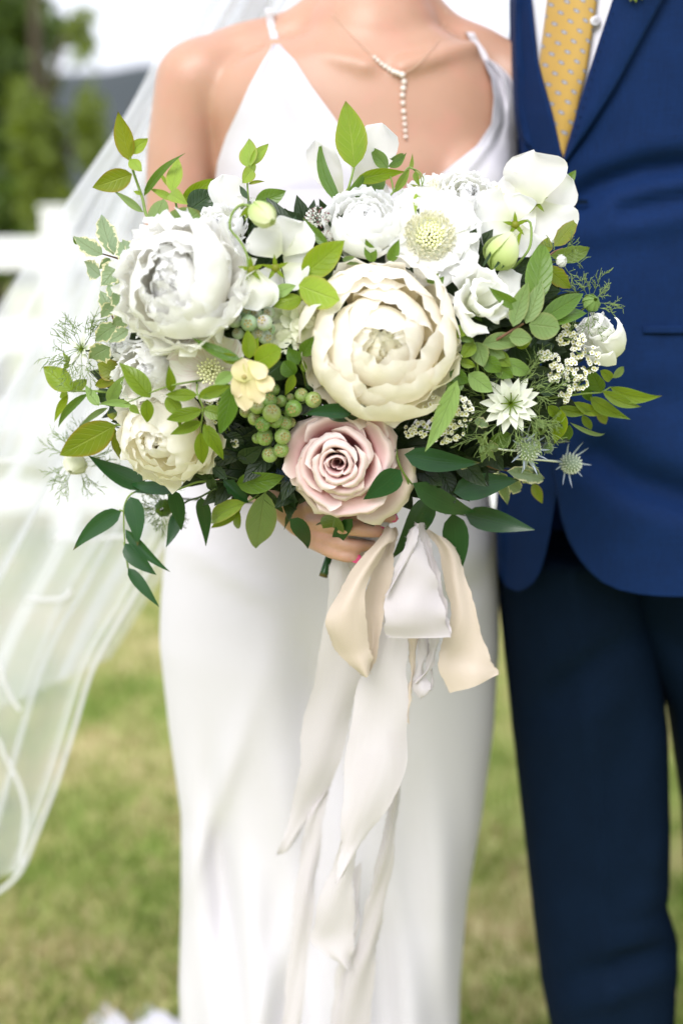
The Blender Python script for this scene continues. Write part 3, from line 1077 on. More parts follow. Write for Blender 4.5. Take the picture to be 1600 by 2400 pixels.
# far arm, round the groom's back
capsule_chain(buf, [P(1195, 195, 1.66), P(1215, 330, 1.70), P(1240, 520, 1.80)], [0.044, 0.040, 0.036])
capsule_chain(buf, [P(1240, 520, 1.80), P(1330, 700, 1.86), P(1450, 820, 1.88)], [0.036, 0.033, 0.023])
capsule_chain(buf, [P(1450, 820, 1.88), P(1500, 845, 1.87)], [0.024, 0.022])
for k in range(4):
    capsule_chain(buf, [P(1500, 825 + 22 * k, 1.87), P(1550, 830 + 24 * k, 1.86), P(1595, 838 + 24 * k, 1.85)], [0.010, 0.009, 0.007], 8)
capsule_chain(buf, [P(1465, 800, 1.87), P(1500, 780, 1.865), P(1535, 775, 1.86)], [0.012, 0.010, 0.008], 8)
raw = buf.build("body_raw", M['skin'])
md = raw.modifiers.new("r", 'REMESH')
md.mode = 'VOXEL'
md.voxel_size = 0.0024
md2 = raw.modifiers.new("s", 'SMOOTH')
md2.factor = 0.5
md2.iterations = 3
dg = bpy.context.evaluated_depsgraph_get()
dg.update()
me = bpy.data.meshes.new_from_object(raw.evaluated_get(dg))
bpy.data.objects.remove(raw)
me.name = "body"
co = np.empty(len(me.vertices) * 3)
me.vertices.foreach_get("co", co)
co = co.reshape(-1, 3)
ed = np.empty(len(me.edges) * 2, dtype=np.int64)
me.edges.foreach_get("vertices", ed)
ed = ed.reshape(-1, 2)
deg = np.bincount(ed.ravel(), minlength=len(co)).astype(float)[:, None]
wgt = np.clip((co[:, 1] - 1.36) / 0.08, 0, 1)[:, None] * 0.6       # everything but the gripping hand
for _ in range(28):
    acc = np.stack([np.bincount(ed[:, 0], co[ed[:, 1], c], len(co)) + np.bincount(ed[:, 1], co[ed[:, 0], c], len(co)) for c in range(3)], 1)
    co = co + wgt * (acc / np.maximum(deg, 1) - co)
me.vertices.foreach_set("co", co.ravel())
me.transform(Matrix.Translation(-ORG[bride.name]))
me.polygons.foreach_set("use_smooth", [True] * len(me.polygons))
me.materials.clear()
me.materials.append(M['skin'])
body = bpy.data.objects.new("body", me)
COL.objects.link(body)
body.parent = bride
ORG[body.name] = ORG[bride.name]
vv = [v.co + ORG[bride.name] for v in me.vertices]
bvh = BVHTree.FromPolygons(vv, [tuple(p.vertices) for p in me.polygons])


def on_body(px, py, lift=0.004, fallback=1.58):
    d = ray(px, py).normalized()
    h = bvh.ray_cast(CAM, d)
    if h[0] is None or h[0].y > 1.75:
        return P(px, py, fallback)
    return h[0] - d * lift


# hair, gathered behind the neck
hb = Buf()
v, f, u = ball_geo(hc + Vector((0, 0.035, 0.03)), 0.088, 20, 14, (0, 0, 1), 1.2)
hb.add(v, f)
v, f, u = ball_geo(hc + Vector((0, 0.11, -0.04)), 0.05, 16, 10)
hb.add(v, f)
hb.build("hair", M['hair'], bride)
for s in (-1, 1):
    e = hc + Vector((0.030 * s, -0.068, 0.012))
    v, f, u = ball_geo(e, 0.011, 10, 8)
    mk("eye", v, f, M['shirt'], bride)
v, f, u = ball_geo(hc + Vector((0, -0.078, -0.068)), 0.017, 12, 8, (0, 0, 1), 0.35)
mk("mouth", v, f, M['nail'], bride)
# fingernails on the gripping hand
for (px, py, Y) in ((908, 1213, 1.2520), (893, 1249, 1.2465), (839, 1306, 1.2540)):
    pass
for pts, rad in (FING[0], FING[1], FING[3]):
    tip, pre = pts[-1], pts[-2]
    d = (tip - pre).normalized()
    n = (CAM - tip).normalized()
    n = (n - d * n.dot(d) + Vector((0, 0, 0.2))).normalized()
    c = tip + d * rad[-1] * 0.25 + n * rad[-1] * 0.98
    v, f, u = blade_geo(c - d * 0.006, d, n, 0.0125, 0.0095, 'round', bend=-0.5, cup=-0.35, nu=4, nv=5)
    mk("fingernail", v, f, M['nail'], bride)

# dress: bodice panels lie on the body, below them one closed skirt
L_tab = [(104, 640, 656), (118, 632, 668), (140, 618, 690), (200, 585, 728), (260, 558, 772), (320, 530, 815), (380, 511, 855), (430, 506, 900), (490, 507, 975)]
R_tab = [(140, 1132, 1150), (155, 1138, 1172), (180, 1150, 1196), (230, 1157, 1212), (290, 1151, 1218), (340, 1118, 1219), (380, 1068, 1219), (430, 1005, 1217), (490, 950, 1214)]


def panel(tab, knot, nu, nv, edge_roll):
    v, u = [], []
    y0, y1 = tab[0][0], tab[-1][0]
    lastY = 1.58
    for j in range(nv + 1):
        y = y0 + (y1 - y0) * j / nv
        a, b = lerp_tab(tab, y)
        for i in range(nu + 1):
            q = i / nu
            x = a + (b - a) * q
            # pleats fanning out of the strap
            fan = math.sin(q * 11 + 0.8 * math.sin(y * 0.012)) * 0.0065 + math.sin(q * 23 + 1.0) * 0.002
            fan *= min(1, (y - y0) / 60 + 0.5) * max(0.25, 1 - (y - y0) / 420)
            roll = 0.004 * math.exp(-((1 - q if edge_roll > 0 else q) / 0.07) ** 2)
            p = on_body(x, y, 0.006 + fan + roll + 0.002, lastY)
            lastY = p.y
            v.append(p)
            u.append((q, j / nv))
    return v, grid_faces(nu, nv), u


def smooth_grid(v, nu, nv, it):
    """even out the depth of a panel so that it hangs instead of clinging"""
    for _ in range(it):
        w = [p.copy() for p in v]
        for j in range(nv + 1):
            for i in range(nu + 1):
                s, c = 0.0, 0
                for dj, di in ((-1, 0), (1, 0), (0, -1), (0, 1)):
                    a, b = j + dj, i + di
                    if 0 <= a <= nv and 0 <= b <= nu:
                        s += v[a * (nu + 1) + b].y
                        c += 1
                w[j * (nu + 1) + i].y = min(v[j * (nu + 1) + i].y + 0.001, 0.5 * v[j * (nu + 1) + i].y + 0.5 * s / c)
        v = w
    return v


dress_tab = [(455, 511, 1213, .136, .09), (560, 520, 1195, .136, .09), (650, 530, 1180, .118, .09), (850, 545, 1130, .105, .09), (1050, 468, 1130, .115, .10), (1250, 392, 1160, .128, .12), (1400, 379, 1167, .133, .125), (1500, 376, 1168, .133, .125),
             (1700, 398, 1155, .125, .12), (1900, 426, 1128, .115, .12), (2100, 427, 1094, .11, .13), (2300, 420, 1077, .115, .15), (2420, 424, 1074, .12, .16), (2800, 410, 1090, .14, .22), (3200, 380, 1110, .16, .28)]


def gauss2(x, y, cx, cy, sx, sy, rot=0.0):
    c, s = math.cos(rot), math.sin(rot)
    dx, dy = x - cx, y - cy
    return math.exp(-((dx * c + dy * s) / sx) ** 2 - ((-dx * s + dy * c) / sy) ** 2)


def to_px(p):
    d = p - CAM
    k = FPX / d.dot(CF)
    return 800 + d.dot(CR) * k, 1200 - d.dot(CU) * k


def dress_wave(a, p, j):
    if math.sin(a) < -0.3:
        return Vector((0, 0.012 * math.sin(a * 9) * min(1, j / 30), 0))
    x, y = to_px(p)
    k = 0.0
    k += -0.024 * gauss2(x, y, 742, 1660, 60, 190, -0.12)          # hollow between the thighs
    k += -0.010 * gauss2(x, y, 860, 1780, 120, 260, 0.25)
    k += 0.012 * gauss2(x, y, 600, 1560, 120, 320, 0.0)            # thighs
    k += 0.010 * gauss2(x, y, 980, 1600, 110, 300, 0.0)
    lo = min(1.0, max(0.0, (y - 1750) / 450))
    k += 0.010 * gauss2(x, y, 500, 1900, 26, 230, 0.33) + 0.012 * gauss2(x, y, 640, 2300, 40, 230, 0.3)
    k += -0.014 * gauss2(x, y, 520, 2130, 28, 330, -0.10)
    k += lo * (0.008 * math.sin(x * 0.030 + 0.004 * y) + 0.005 * math.sin(x * 0.055 - 0.006 * y + 1.0))
    k += 0.004 * gauss2(x, y, 520, 1330, 160, 18, 0.5) + 0.005 * gauss2(x, y, 1050, 1330, 160, 26, -0.6) - 0.006 * gauss2(x, y, 1080, 1400, 130, 22, -0.7)
    k *= 1.5 * max(0.0, math.sin(a)) ** 0.5
    return Vector((0, -k, 0))


ys = list(np.arange(455, 2420, 24.0)) + [2420, 2600, 2800, 3000, 3200]
rows = px_rows(dress_tab, YB, ys, 2.15)
rows = [r for r in rows if r[2] > 0.02]
rows.append((rows[-1][0], rows[-1][1], 0.012, rows[-1][3] * 1.02, rows[-1][4], rows[-1][5], 2.15))
v, f, u = ring_loft(rows, 150, dress_wave, cap=False)
skirt = mk("dress", v, f, M['silk'], bride, uvv=u)
nu, nv = 26, 40
for tabx, side in ((L_tab, 1), (R_tab, -1)):
    v, f, u = panel(tabx, None, nu, nv, side)
    v = smooth_grid(v, nu, nv, 3)
    mk("bodice_panel", v, f, M['silk'], skirt, uvv=u)
for pts in ([(648, 112), (641, 80), (634, 52), (630, 20)], [(1142, 150), (1128, 120), (1112, 98), (1098, 76)]):
    c = [on_body(a, b, 0.003, 1.64) for a, b in pts]
    c.append(c[-1] + Vector((0.0, 0.08, -0.01)))
    v, u = [], []
    sp = spline(c, 16)
    for k, p in enumerate(sp):
        w = 0.0042
        v += [p - Vector((w, 0, 0)), p + Vector((0, -0.0012, 0)), p + Vector((w, 0, 0))]
        u += [(0, k / 16), (.5, k / 16), (1, k / 16)]
    mk("strap", v, grid_faces(2, 16), M['silk'], skirt, uvv=u)

# train: ruffled silk lying on the grass behind the dress
def build_train():
    v, u = [], []
    nu, nv = 60, 14
    for j in range(nv + 1):
        t = j / nv
        for i in range(nu + 1):
            q = i / nu
            x = -0.115 - 0.245 * t - (q - 0.5) * (0.30 - 0.10 * t)
            y = 1.80 + 0.46 * t + 0.05 * t * math.sin(q * 17 + 1)
            z = 0.008 + 0.20 * (1 - t) ** 3 + t * (0.014 * math.sin(q * 11 + 1) + 0.006 * math.sin(q * 19 + 2)) + 0.045 * math.sin(PI * t) * (0.6 + 0.4 * math.sin(q * 12 + 3 * t)) + 0.018 * t
            if t > 0.9:
                z -= 0.04 * (t - 0.9) / 0.1
            v.append((x, y, max(z, 0.006)))
            u.append((q, t))
    mk("train", v, grid_faces(nu, nv), M['silk'], skirt, uvv=u)


build_train()

# veil: tulle sheets falling from behind the head to the lower left
def veil_sheet(name, left, right, Yt, Yb, nu, nv, pleats, amp, seed, parent, nf=8, fold=0.052):
    rs = random.Random(seed)
    fr = [(rs.uniform(0.6, 1.4) * pleats, rs.uniform(0, 6.3), rs.uniform(0.4, 1.0)) for _ in range(5)]
    Ls, Rs = spline([(a, b, 0) for a, b in left], nv), spline([(a, b, 0) for a, b in right], nv)
    v, u = [], []
    for j in range(nv + 1):
        t = j / nv
        Y = Yt + (Yb - Yt) * t ** 0.8
        for i in range(nu + 1):
            q = i / nu
            qq = q + fold * math.sin(2 * PI * nf * q + 1.3 * math.sin(2.2 * t + seed) + seed) * (0.4 + 0.6 * math.sin(5 * q + seed) ** 2)
            p = Ls[j].lerp(Rs[j], qq)
            dsp = sum(w * math.sin(2 * PI * fq * q + ph + 0.9 * t * k) for k, (fq, ph, w) in enumerate(fr)) / 2.2
            dsp += 0.8 * abs(math.sin(PI * pleats * 0.37 * q + seed)) ** 5
            v.append(P(p.x, p.y, Y + amp * (0.5 + 0.7 * t) * dsp))
            u.append((q, t))
    o = mk(name, v, grid_faces(nu, nv), M['veil'], parent, uvv=u)
    return o, v


vl, _ = veil_sheet("veil", [(560, -220), (480, -40), (430, 50), (290, 270), (130, 500), (0, 690), (-190, 980), (-420, 1400), (-520, 1900)],
                [(800, -220), (720, -40), (660, 60), (560, 280), (500, 560), (450, 900), (405, 1230), (309, 1404), (221, 1559)], 1.76, 1.98, 170, 50, 5, 0.026, 3, bride)
v2, g2 = veil_sheet("veil_layer", [(520, -220), (470, -40), (400, 80), (300, 280), (150, 520), (30, 740), (-150, 1100), (-330, 1500), (-400, 1850), (-380, 2180)],
                [(760, -220), (690, -40), (640, 60), (540, 320), (480, 700), (420, 1150), (309, 1404), (221, 1559), (133, 1835), (50, 2040)], 1.74, 1.90, 170, 50, 3.2, 0.030, 11, bride, 6, 0.062)
v2.parent = vl
v3, g3 = veil_sheet("veil_layer", [(540, -220), (500, -40), (440, 60), (330, 300), (210, 560), (90, 800), (-40, 1060)],
                [(740, -220), (670, -40), (600, 90), (520, 360), (470, 640), (430, 900), (395, 1180)], 1.80, 1.95, 110, 40, 4, 0.028, 23, bride)
v3.parent = vl


def hem(pts, Y, w=0.0045):
    sp = spline([P(a, b, Y + (c if c else 0)) for a, b, c in pts], 30)
    v, u = [], []
    for k, p in enumerate(sp):
        d = (sp[min(k + 1, 30)] - sp[max(k - 1, 0)]).normalized()
        b = d.cross(Vector((0, 1, 0))).normalized()
        v += [p - b * w, p + Vector((0, -0.002, 0)), p + b * w]
        u += [(0, k / 30), (.5, k / 30), (1, k / 30)]
    mk("veil_hem", v, grid_faces(2, 30), M['hem'], vl, uvv=u)


hem([(387, 1266, 0), (309, 1404, 0), (221, 1559, 0), (177, 1697, 0), (133, 1835, 0), (83, 1962, 0), (50, 2040, 0), (0, 2088, 0), (-80, 2130, 0)], 1.868, 0.003)
hem([(-40, 1690, 0), (0, 1741, 0), (11, 1769, 0), (44, 1835, 0), (61, 1901, 0), (55, 1973, 0), (52, 2030, 0)], 1.865, 0.0028)
hem([(-60, 1085, 0), (0, 1080, 0), (60, 1078, 0), (112, 1068, 0)], 1.86, 0.0028)
hem([(125, 1262, 0), (170, 1268, 0), (230, 1262, 0), (300, 1256, 0)], 1.85, 0.0028)
hem([(62, 1404, 0), (110, 1406, 0), (150, 1402, 0), (168, 1382, 0)], 1.85, 0.0028)
hem([(-30, 1520, 0), (0, 1564, 0), (22, 1625, 0), (48, 1665, 0)], 1.86, 0.0028)

# necklace
nk = thing("necklace", on_body(945, 173, 0.003), "fine lariat necklace of small pearls hanging down the bride's bare chest", "necklace")
s2 = 850 / 1568
pe = [(880, 248), (895, 262), (910, 276), (926, 288), (944, 300), (962, 310), (980, 316), (1000, 324), (1008, 354), (1004, 382), (1001, 412), (1003, 446), (1006, 482), (1009, 512), (1011, 538), (1013, 566), (1015, 592)]
sz = [2.0, 2.3, 2.3, 2.5, 2.5, 2.8, 2.8, 3.3, 3.0, 3.1, 2.8, 2.5, 2.6, 2.3, 2.3, 2.1, 2.1]
pp = [on_body(400 + x * s2, y * s2, 0.003) for x, y in pe]
for p, r in zip(pp, sz):
    v, f, u = ball_geo(p, r * 0.001, 10, 8)
    mk("pearl", v, f, M['pearl'], nk)
tube("chain", pp, 0.00038, M['gold'], nk, 5)
tube("chain", [on_body(400 + x * s2, y * s2, 0.002) for x, y in ((1000, 324), (1060, 285), (1110, 235), (1150, 180), (1178, 110), (1190, 40))], 0.00038, M['gold'], nk, 5, 24)
tube("chain", [on_body(400 + x * s2, y * s2, 0.002) for x, y in ((880, 248), (820, 190), (760, 130), (700, 60))], 0.00038, M['gold'], nk, 5, 16)

# ------------------------------------------------------------------ groom
YG = 1.63
groom = thing("person", (P(1480, 1200, YG).x, YG, 0), "groom in a navy blue suit with a yellow patterned tie, standing beside the bride", "person")
jac_tab = [(-200, 1215, 1840, .15, .13), (0, 1195, 1800, .15, .13), (150, 1197, 1785, .152, .13), (270, 1203, 1765, .152, .13), (340, 1216, 1750, .15, .125), (450, 1222, 1735, .148, .12), (600, 1215, 1725, .148, .12),
           (800, 1195, 1735, .150, .125), (1000, 1176, 1755, .155, .13), (1200, 1162, 1775, .160, .135), (1400, 1160, 1790, .162, .14)]


def gsurf(px, py, lift=0.0):
    """front of the groom's jacket under a pixel column and row"""
    l, r, df, db = lerp_tab(jac_tab, py)
    a, b = P(l, py, YG), P(r, py, YG)
    xc, w = (a.x + b.x) / 2, (b.x - a.x) / 2
    Y = YG - df
    for _ in range(4):
        p = P(px, py, Y)
        q = max(-1, min(1, (p.x - xc) / w))
        Y = YG - (df + lift) * (max(0.0, 1 - abs(q) ** 2.3)) ** (1 / 2.3)
    return P(px, py, Y)


CRE = [  # creases: polyline in photo pixels, depth, width
    ([(1345, 462), (1406, 420), (1508, 378), (1620, 362)], 0.017, 30),
    ([(1462, 482), (1542, 462), (1620, 448)], 0.009, 20),
    ([(1405, 1110), (1487, 1180), (1620, 1230)], 0.019, 44),
    ([(1330, 560), (1450, 535), (1620, 500)], -0.004, 30),
    ([(1330, 900), (1450, 960), (1620, 980)], 0.003, 40),
    ([(1560, 570), (1552, 700), (1556, 900)], 0.0012, 4),
]


def seg_d(px, py, a, b):
    ax, ay = a
    bx, by = b
    t = ((px - ax) * (bx - ax) + (py - ay) * (by - ay)) / ((bx - ax) ** 2 + (by - ay) ** 2)
    t = max(0, min(1, t))
    return math.hypot(px - ax - t * (bx - ax), py - ay - t * (by - ay))


def crease(px, py):
    k = 0.0
    for pl, dep, wd in CRE:
        d = min(seg_d(px, py, a, b) for a, b in zip(pl, pl[1:]))
        k -= dep * math.exp(-(d / wd) ** 2)
        if wd > 10:
            k += 0.15 * dep * math.exp(-((d - 2.0 * wd) / (1.2 * wd)) ** 2)
    return k


open_r = [(-200, 1490), (0, 1436), (120, 1397), (235, 1360), (330, 1332), (384, 1316), (430, 1300), (471, 1293), (800, 1288), (1000, 1288), (1080, 1291), (1150, 1300), (1215, 1312), (1265, 1328), (1305, 1350), (1340, 1378), (1365, 1408), (1382, 1446), (1392, 1490), (1397, 1540), (1399, 1600)]
open_l = [(-200, 1222), (0, 1236), (136, 1250), (190, 1263), (280, 1286), (367, 1309), (471, 1322), (800, 1330), (1000, 1322), (1150, 1304), (1250, 1288), (1310, 1275), (1345, 1262), (1365, 1250), (1380, 1230), (1386, 1212)]

jacket_v, jacket_u = [], []
nu = 90
rowsy = list(np.arange(-200, 1330, 18.0)) + [1335, 1345, 1355, 1365, 1374, 1382, 1388, 1392, 1395, 1397, 1399]
for j, y in enumerate(rowsy):
    xo = lerp_tab(open_r, y)[0]
    l, r, df, db = lerp_tab(jac_tab, y)
    a, b = P(l, y, YG), P(r, y, YG)
    xc, w = (a.x + b.x) / 2, (b.x - a.x) / 2
    po = gsurf(xo, y)
    th0 = math.acos(max(-1, min(1, math.copysign(abs((po.x - xc) / w) ** 1.15, po.x - xc))))
    for i in range(nu + 1):
        q = i / nu
        th = th0 - (th0 + PI * 0.98) * (q ** 1.25)
        c, s = math.cos(th), math.sin(th)
        e = 2 / 2.3
        X = xc + w * math.copysign(abs(c) ** e, c)
        Yy = YG - (df + 0.006 if s > 0 else db) * math.copysign(abs(s) ** e, s)
        p = Vector((X, Yy, a.z))
        if s > 0.02:
            x_, y_ = to_px(p)
            p.y -= crease(x_, y_) * min(1, s * 2)
            # bring rows back onto the photographed hem height
            p.z = P(x_, y, p.y).z
        jacket_v.append(p)
        jacket_u.append((q, j / len(rowsy)))
jacket = mk("jacket", jacket_v, grid_faces(nu, len(rowsy) - 1), M['suit'], groom, uvv=jacket_u)
sol = jacket.modifiers.new("thick", 'SOLIDIFY')
sol.thickness = 0.003
sol.offset = -1 if False else 1
# other front panel
v, u = [], []
ry = list(np.arange(-200, 1340, 22.0)) + [1345, 1355, 1365, 1373, 1380, 1384, 1386]
for j, y in enumerate(ry):
    xo = lerp_tab(open_l, y)[0]
    l, r, df, db = lerp_tab(jac_tab, y)
    a, b = P(l, y, YG), P(r, y, YG)
    xc, w = (a.x + b.x) / 2, (b.x - a.x) / 2
    for i in range(21):
        q = i / 20
        if y > 1300:
            lx = l + (lerp_tab([(1300, 0), (1345, 6), (1375, 24), (1386, 50)], y)[0])
        else:
            lx = l
        x = lx + 1 + (xo - lx - 1) * q
        p = gsurf(x, y, 0.0)
        v.append(p)
        u.append((q, j / len(ry)))
mk("front_panel", v, grid_faces(20, len(ry) - 1), M['suit'], jacket, uvv=u)


def strip_rows(tab, nv, nu, lift_a, lift_b, fn, belly=0.0):
    v, u = [], []
    y0, y1 = tab[0][0], tab[-1][0]
    for j in range(nv + 1):
        y = y0 + (y1 - y0) * j / nv
        a, b = lerp_tab(tab, y)
        for i in range(nu + 1):
            q = i / nu
            v.append(fn(a + (b - a) * q, y, lift_a + (lift_b - lift_a) * q + belly * math.sin(PI * q)))
            u.append((q, j / nv))
    return v, grid_faces(nu, nv), u


v, f, u = strip_rows([(-200, 1488, 1655), (0, 1434, 1552), (110, 1398, 1492), (204, 1368, 1441), (300, 1340, 1380), (360, 1322, 1338), (398, 1310, 1313)], 50, 10, 0.011, 0.016, gsurf, 0.006)
lp = mk("lapel", v, f, M['suit'], jacket, uvv=u)
so = lp.modifiers.new("thick", 'SOLIDIFY')
so.thickness = 0.004
so.offset = 1
v, f, u = strip_rows([(-200, 1206, 1228), (0, 1198, 1240), (136, 1201, 1254), (190, 1204, 1268), (270, 1208, 1291), (330, 1222, 1306), (367, 1260, 1314), (392, 1302, 1316)], 50, 10, 0.006, 0.012, gsurf, 0.004)
lp2 = mk("lapel", v, f, M['suit'], jacket, uvv=u)
so = lp2.modifiers.new("thick", 'SOLIDIFY')
so.thickness = 0.003
so.offset = 1
# shirt behind the opening
v, f, u = strip_rows([(-200, 1222, 1500), (0, 1226, 1450), (190, 1245, 1390), (380, 1290, 1330), (470, 1300, 1325)], 40, 20, -0.014, -0.014, gsurf, 0.0)
sh = mk("shirt", v, f, M['shirt'], groom, uvv=u)
c = gsurf(1394, 48, -0.006)
bb = Buf()
bb.add(*ball_geo(c, 0.0056, 16, 8, (0, -1, 0.15), 0.18))
bt = bb.build("button", M['pearlbutton'], sh)
for dx, dz in ((-.0012, -.0012), (.0012, .0012), (-.0012, .0012), (.0012, -.0012)):
    v, f, u = ball_geo(c + Vector((dx, -0.0019, dz)), 0.0006, 6, 4)
    bb2 = mk("thread", v, f, M['button'], sh)
# tie
tie_tab = [(-200, 1300, 1410), (-60, 1290, 1402), (0, 1286, 1397), (70, 1277, 1387), (170, 1264, 1372), (238, 1279, 1354), (300, 1290, 1342), (367, 1308, 1322), (420, 1306, 1326)]
v, f, u = strip_rows(tie_tab, 50, 14, -0.009, -0.009, gsurf, 0.010)
uu = []
for p in v:
    x_, y_ = to_px(p)
    uu.append(((p.x - v[0].x) * 100 + 0.16 * (p.z - 1.3) * 100 + 50, p.z * 100))
tie = mk("tie", v, f, M['tie'], groom, uvv=uu)
so = tie.modifiers.new("thick", 'SOLIDIFY')
so.thickness = 0.003
so.offset = -1
# jacket button, buttonhole, pocket
c = gsurf(1329, 470, 0.010)
bb = Buf()
bb.add(*ball_geo(c, 0.0095, 20, 8, (0.1, -1, 0.1), 0.35))
for dx, dz in ((-.002, -.002), (.002, .002), (-.002, .002), (.002, -.002)):
    bb.add(*ball_geo(c + Vector((dx, -0.0032, dz)), 0.0009, 6, 4))
bb.build("button", M['button'], jacket)
v, f, u = strip_rows([(468, 1340, 1376), (478, 1340, 1376)], 3, 10, 0.0075, 0.0075, gsurf, 0.001)
mk("buttonhole", v, f, M['trouser'], jacket, uvv=u)
v, f, u = strip_rows([(764, 1506, 1660), (768, 1505, 1660), (772, 1505, 1660), (776, 1505, 1660), (781, 1506, 1660)], 6, 16, 0.0085, 0.0085, gsurf, 0.0015)
pk = mk("pocket_welt", v, f, M['suit'], jacket, uvv=u)
so = pk.modifiers.new("thick", 'SOLIDIFY')
so.thickness = 0.003
so.offset = 1
v, f, u = strip_rows([(782, 1506, 1660), (785, 1506, 1660)], 2, 16, 0.0068, 0.0068, gsurf, 0.0)
mk("pocket_slit", v, f, M['trouser'], jacket, uvv=u)
# pick stitching along the lapel edge
for k in range(14):
    y = 30 + 22 * k
    a = lerp_tab([(0, 1434), (110, 1398), (204, 1368), (300, 1340), (360, 1322)], y)[0] + 11
    p0, p1 = gsurf(a, y, 0.0192), gsurf(a - 1.5, y + 5, 0.0192)
    tube("stitch", [p0, p1], 0.0005, M['trouser'], jacket, 4)
# sleeves
def sleeve(pts, rad):
    n = 22
    sp = spline(pts, n)
    rr = [rad[0] + (rad[1] - rad[0]) * i / n + 0.003 * math.sin(i * 1.7) for i in range(n + 1)]
    v, f, u = tube_geo(sp, rr, 20)
    return mk("sleeve", v, f, M['suit'], jacket, uvv=u)


sleeve([P(1800, 60, 1.66), P(1850, 400, 1.66), P(1870, 800, 1.64), P(1860, 1250, 1.58)], (0.075, 0.050))
sleeve([P(1290, 200, 1.75), P(1255, 420, 1.84), P(1130, 620, 1.87), P(900, 760, 1.86)], (0.062, 0.042))
# head, neck and hands of the groom
gb = Buf()
gh = P(1500, -640, 1.66)
capsule_chain(gb, [P(1480, 40, 1.66), P(1490, -330, 1.655)], [0.075, 0.062])
gb.add(*ball_geo(gh, 0.085, 20, 14, (0, 0.1, 1), 1.4)[:2])
gb.add(*ball_geo(gh + Vector((0, -0.02, -0.07)), 0.066, 16, 10)[:2])
capsule_chain(gb, [gh + Vector((-0.01, -0.085, 0.01)), gh + Vector((-0.012, -0.108, -0.03))], [0.009, 0.014])
for (w0, dr, side) in ((P(1860, 1250, 1.58), Vector((0, -0.1, -1)), 1), (P(900, 760, 1.86), Vector((-1, 0, -0.25)), -1)):
    dr = dr.normalized()
    capsule_chain(gb, [w0, w0 + dr * 0.05, w0 + dr * 0.10], [0.030, 0.032, 0.030])
    sx = dr.cross(Vector((0, 1, 0))).normalized()
    for k in range(4):
        o_ = sx * (0.022 * (k - 1.5))
        ln = (0.065, 0.078, 0.072, 0.055)[k]
        capsule_chain(gb, [w0 + dr * 0.10 + o_, w0 + dr * (0.10 + ln * 0.55) + o_ * 1.1, w0 + dr * (0.10 + ln) + o_ * 1.1 + Vector((0, -0.015, 0))], [0.011, 0.010, 0.008], 8)
    capsule_chain(gb, [w0 + dr * 0.04 - sx * 0.025, w0 + dr * 0.08 - sx * 0.05, w0 + dr * 0.11 - sx * 0.058], [0.013, 0.011, 0.009], 8)
raw = gb.build("body", M['skin'], groom)
md = raw.modifiers.new("r", 'REMESH')
md.mode = 'VOXEL'
md.voxel_size = 0.005
md.use_smooth_shade = True
md2 = raw.modifiers.new("s", 'SMOOTH')
md2.iterations = 5
hb = Buf()
hb.add(*ball_geo(gh + Vector((0, 0.03, 0.035)), 0.092, 20, 14, (0, 0, 1), 1.15))
hb.build("hair", M['hair'], groom)
# trousers
leg_l = [(1280, 1172, 1500, .10, .10), (1400, 1168, 1515, .10, .10), (1500, 1178, 1535, .10, .10), (1700, 1200, 1561, .095, .095), (1900, 1222, 1564, .085, .09), (2050, 1239, 1562, .08, .09), (2110, 1246, 1556, .08, .09), (2160, 1251, 1572, .08, .09),
         (2200, 1256, 1586, .082, .09), (2300, 1268, 1580, .078, .085), (2420, 1292, 1574, .075, .08), (2900, 1345, 1560, .065, .075), (3500, 1390, 1560, .062, .07)]
leg_r = [(1280, 1400, 1790, .11, .12), (1400, 1425, 1800, .11, .12), (1500, 1478, 1810, .105, .11), (1600, 1535, 1815, .10, .11), (1660, 1566, 1818, .10, .11), (1750, 1580, 1815, .095, .10), (1900, 1602, 1808, .085, .09), (2300, 1625, 1810, .08, .085), (2900, 1660, 1830, .065, .075), (3500, 1680, 1840, .062, .07)]


def leg_wave(cxl, cyl):
    def w(a, p, j):
        if math.sin(a) < -0.2:
            return Vector((0, 0, 0))
        x, y = to_px(p)
        k = 0.0
        for (cx, cy, sx, sy, rot, amp) in cxl:
            k += amp * gauss2(x, y, cx, cy, sx, sy, rot)
        # pressed crease
        cr = lerp_tab(cyl, y)[0]
        k += 0.009 * math.exp(-abs((x - cr) / 26.0))
        return Vector((0, -k, 0))
    return w


ysl = [y for y in list(np.arange(1280, 2430, 25.0)) + [2500, 2650, 2800, 2950, 3100, 3250, 3400, 3500]]
for tab, yc, wv in ((leg_l, 1.645, leg_wave([(1380, 1560, 150, 26, -0.55, -0.014), (1330, 1640, 150, 30, -0.5, -0.010), (1480, 1750, 60, 160, 0.25, -0.012), (1500, 2190, 110, 22, -0.30, 0.012), (1460, 2260, 150, 24, -0.25, -0.012), (1420, 2330, 160, 24, -0.3, 0.010), (1540, 2010, 30, 70, 0.2, 0.010), (1520, 2110, 90, 26, -0.5, 0.008)], [(1280, 1330), (1900, 1400), (2400, 1430)])),
                    (leg_r, 1.655, leg_wave([(1600, 1520, 120, 30, 0.6, -0.010)], [(1280, 1600), (2400, 1720)]))):
    rws = [r for r in px_rows(tab, yc, ysl, 2.1) if r[2] > 0.05]
    rws.append((rws[-1][0], rws[-1][1], 0.045, rws[-1][3], rws[-1][4], rws[-1][5], 2.1))
    v, f, u = ring_loft(rws, 72, wv)
    mk("trouser_leg", v, f, M['trouser'], groom, uvv=u)
    x, y = rws[-1][0], rws[-1][1]
    v, f, u = ring_loft([(x, y - 0.07, 0.004, 0.046, 0.13, 0.12, 2.4), (x, y - 0.07, 0.03, 0.047, 0.13, 0.12, 2.4), (x, y - 0.055, 0.055, 0.042, 0.10, 0.105, 2.2), (x, y - 0.01, 0.085, 0.038, 0.05, 0.055, 2)], 24)
    mk("shoe", v, f, M['shoe'], groom)

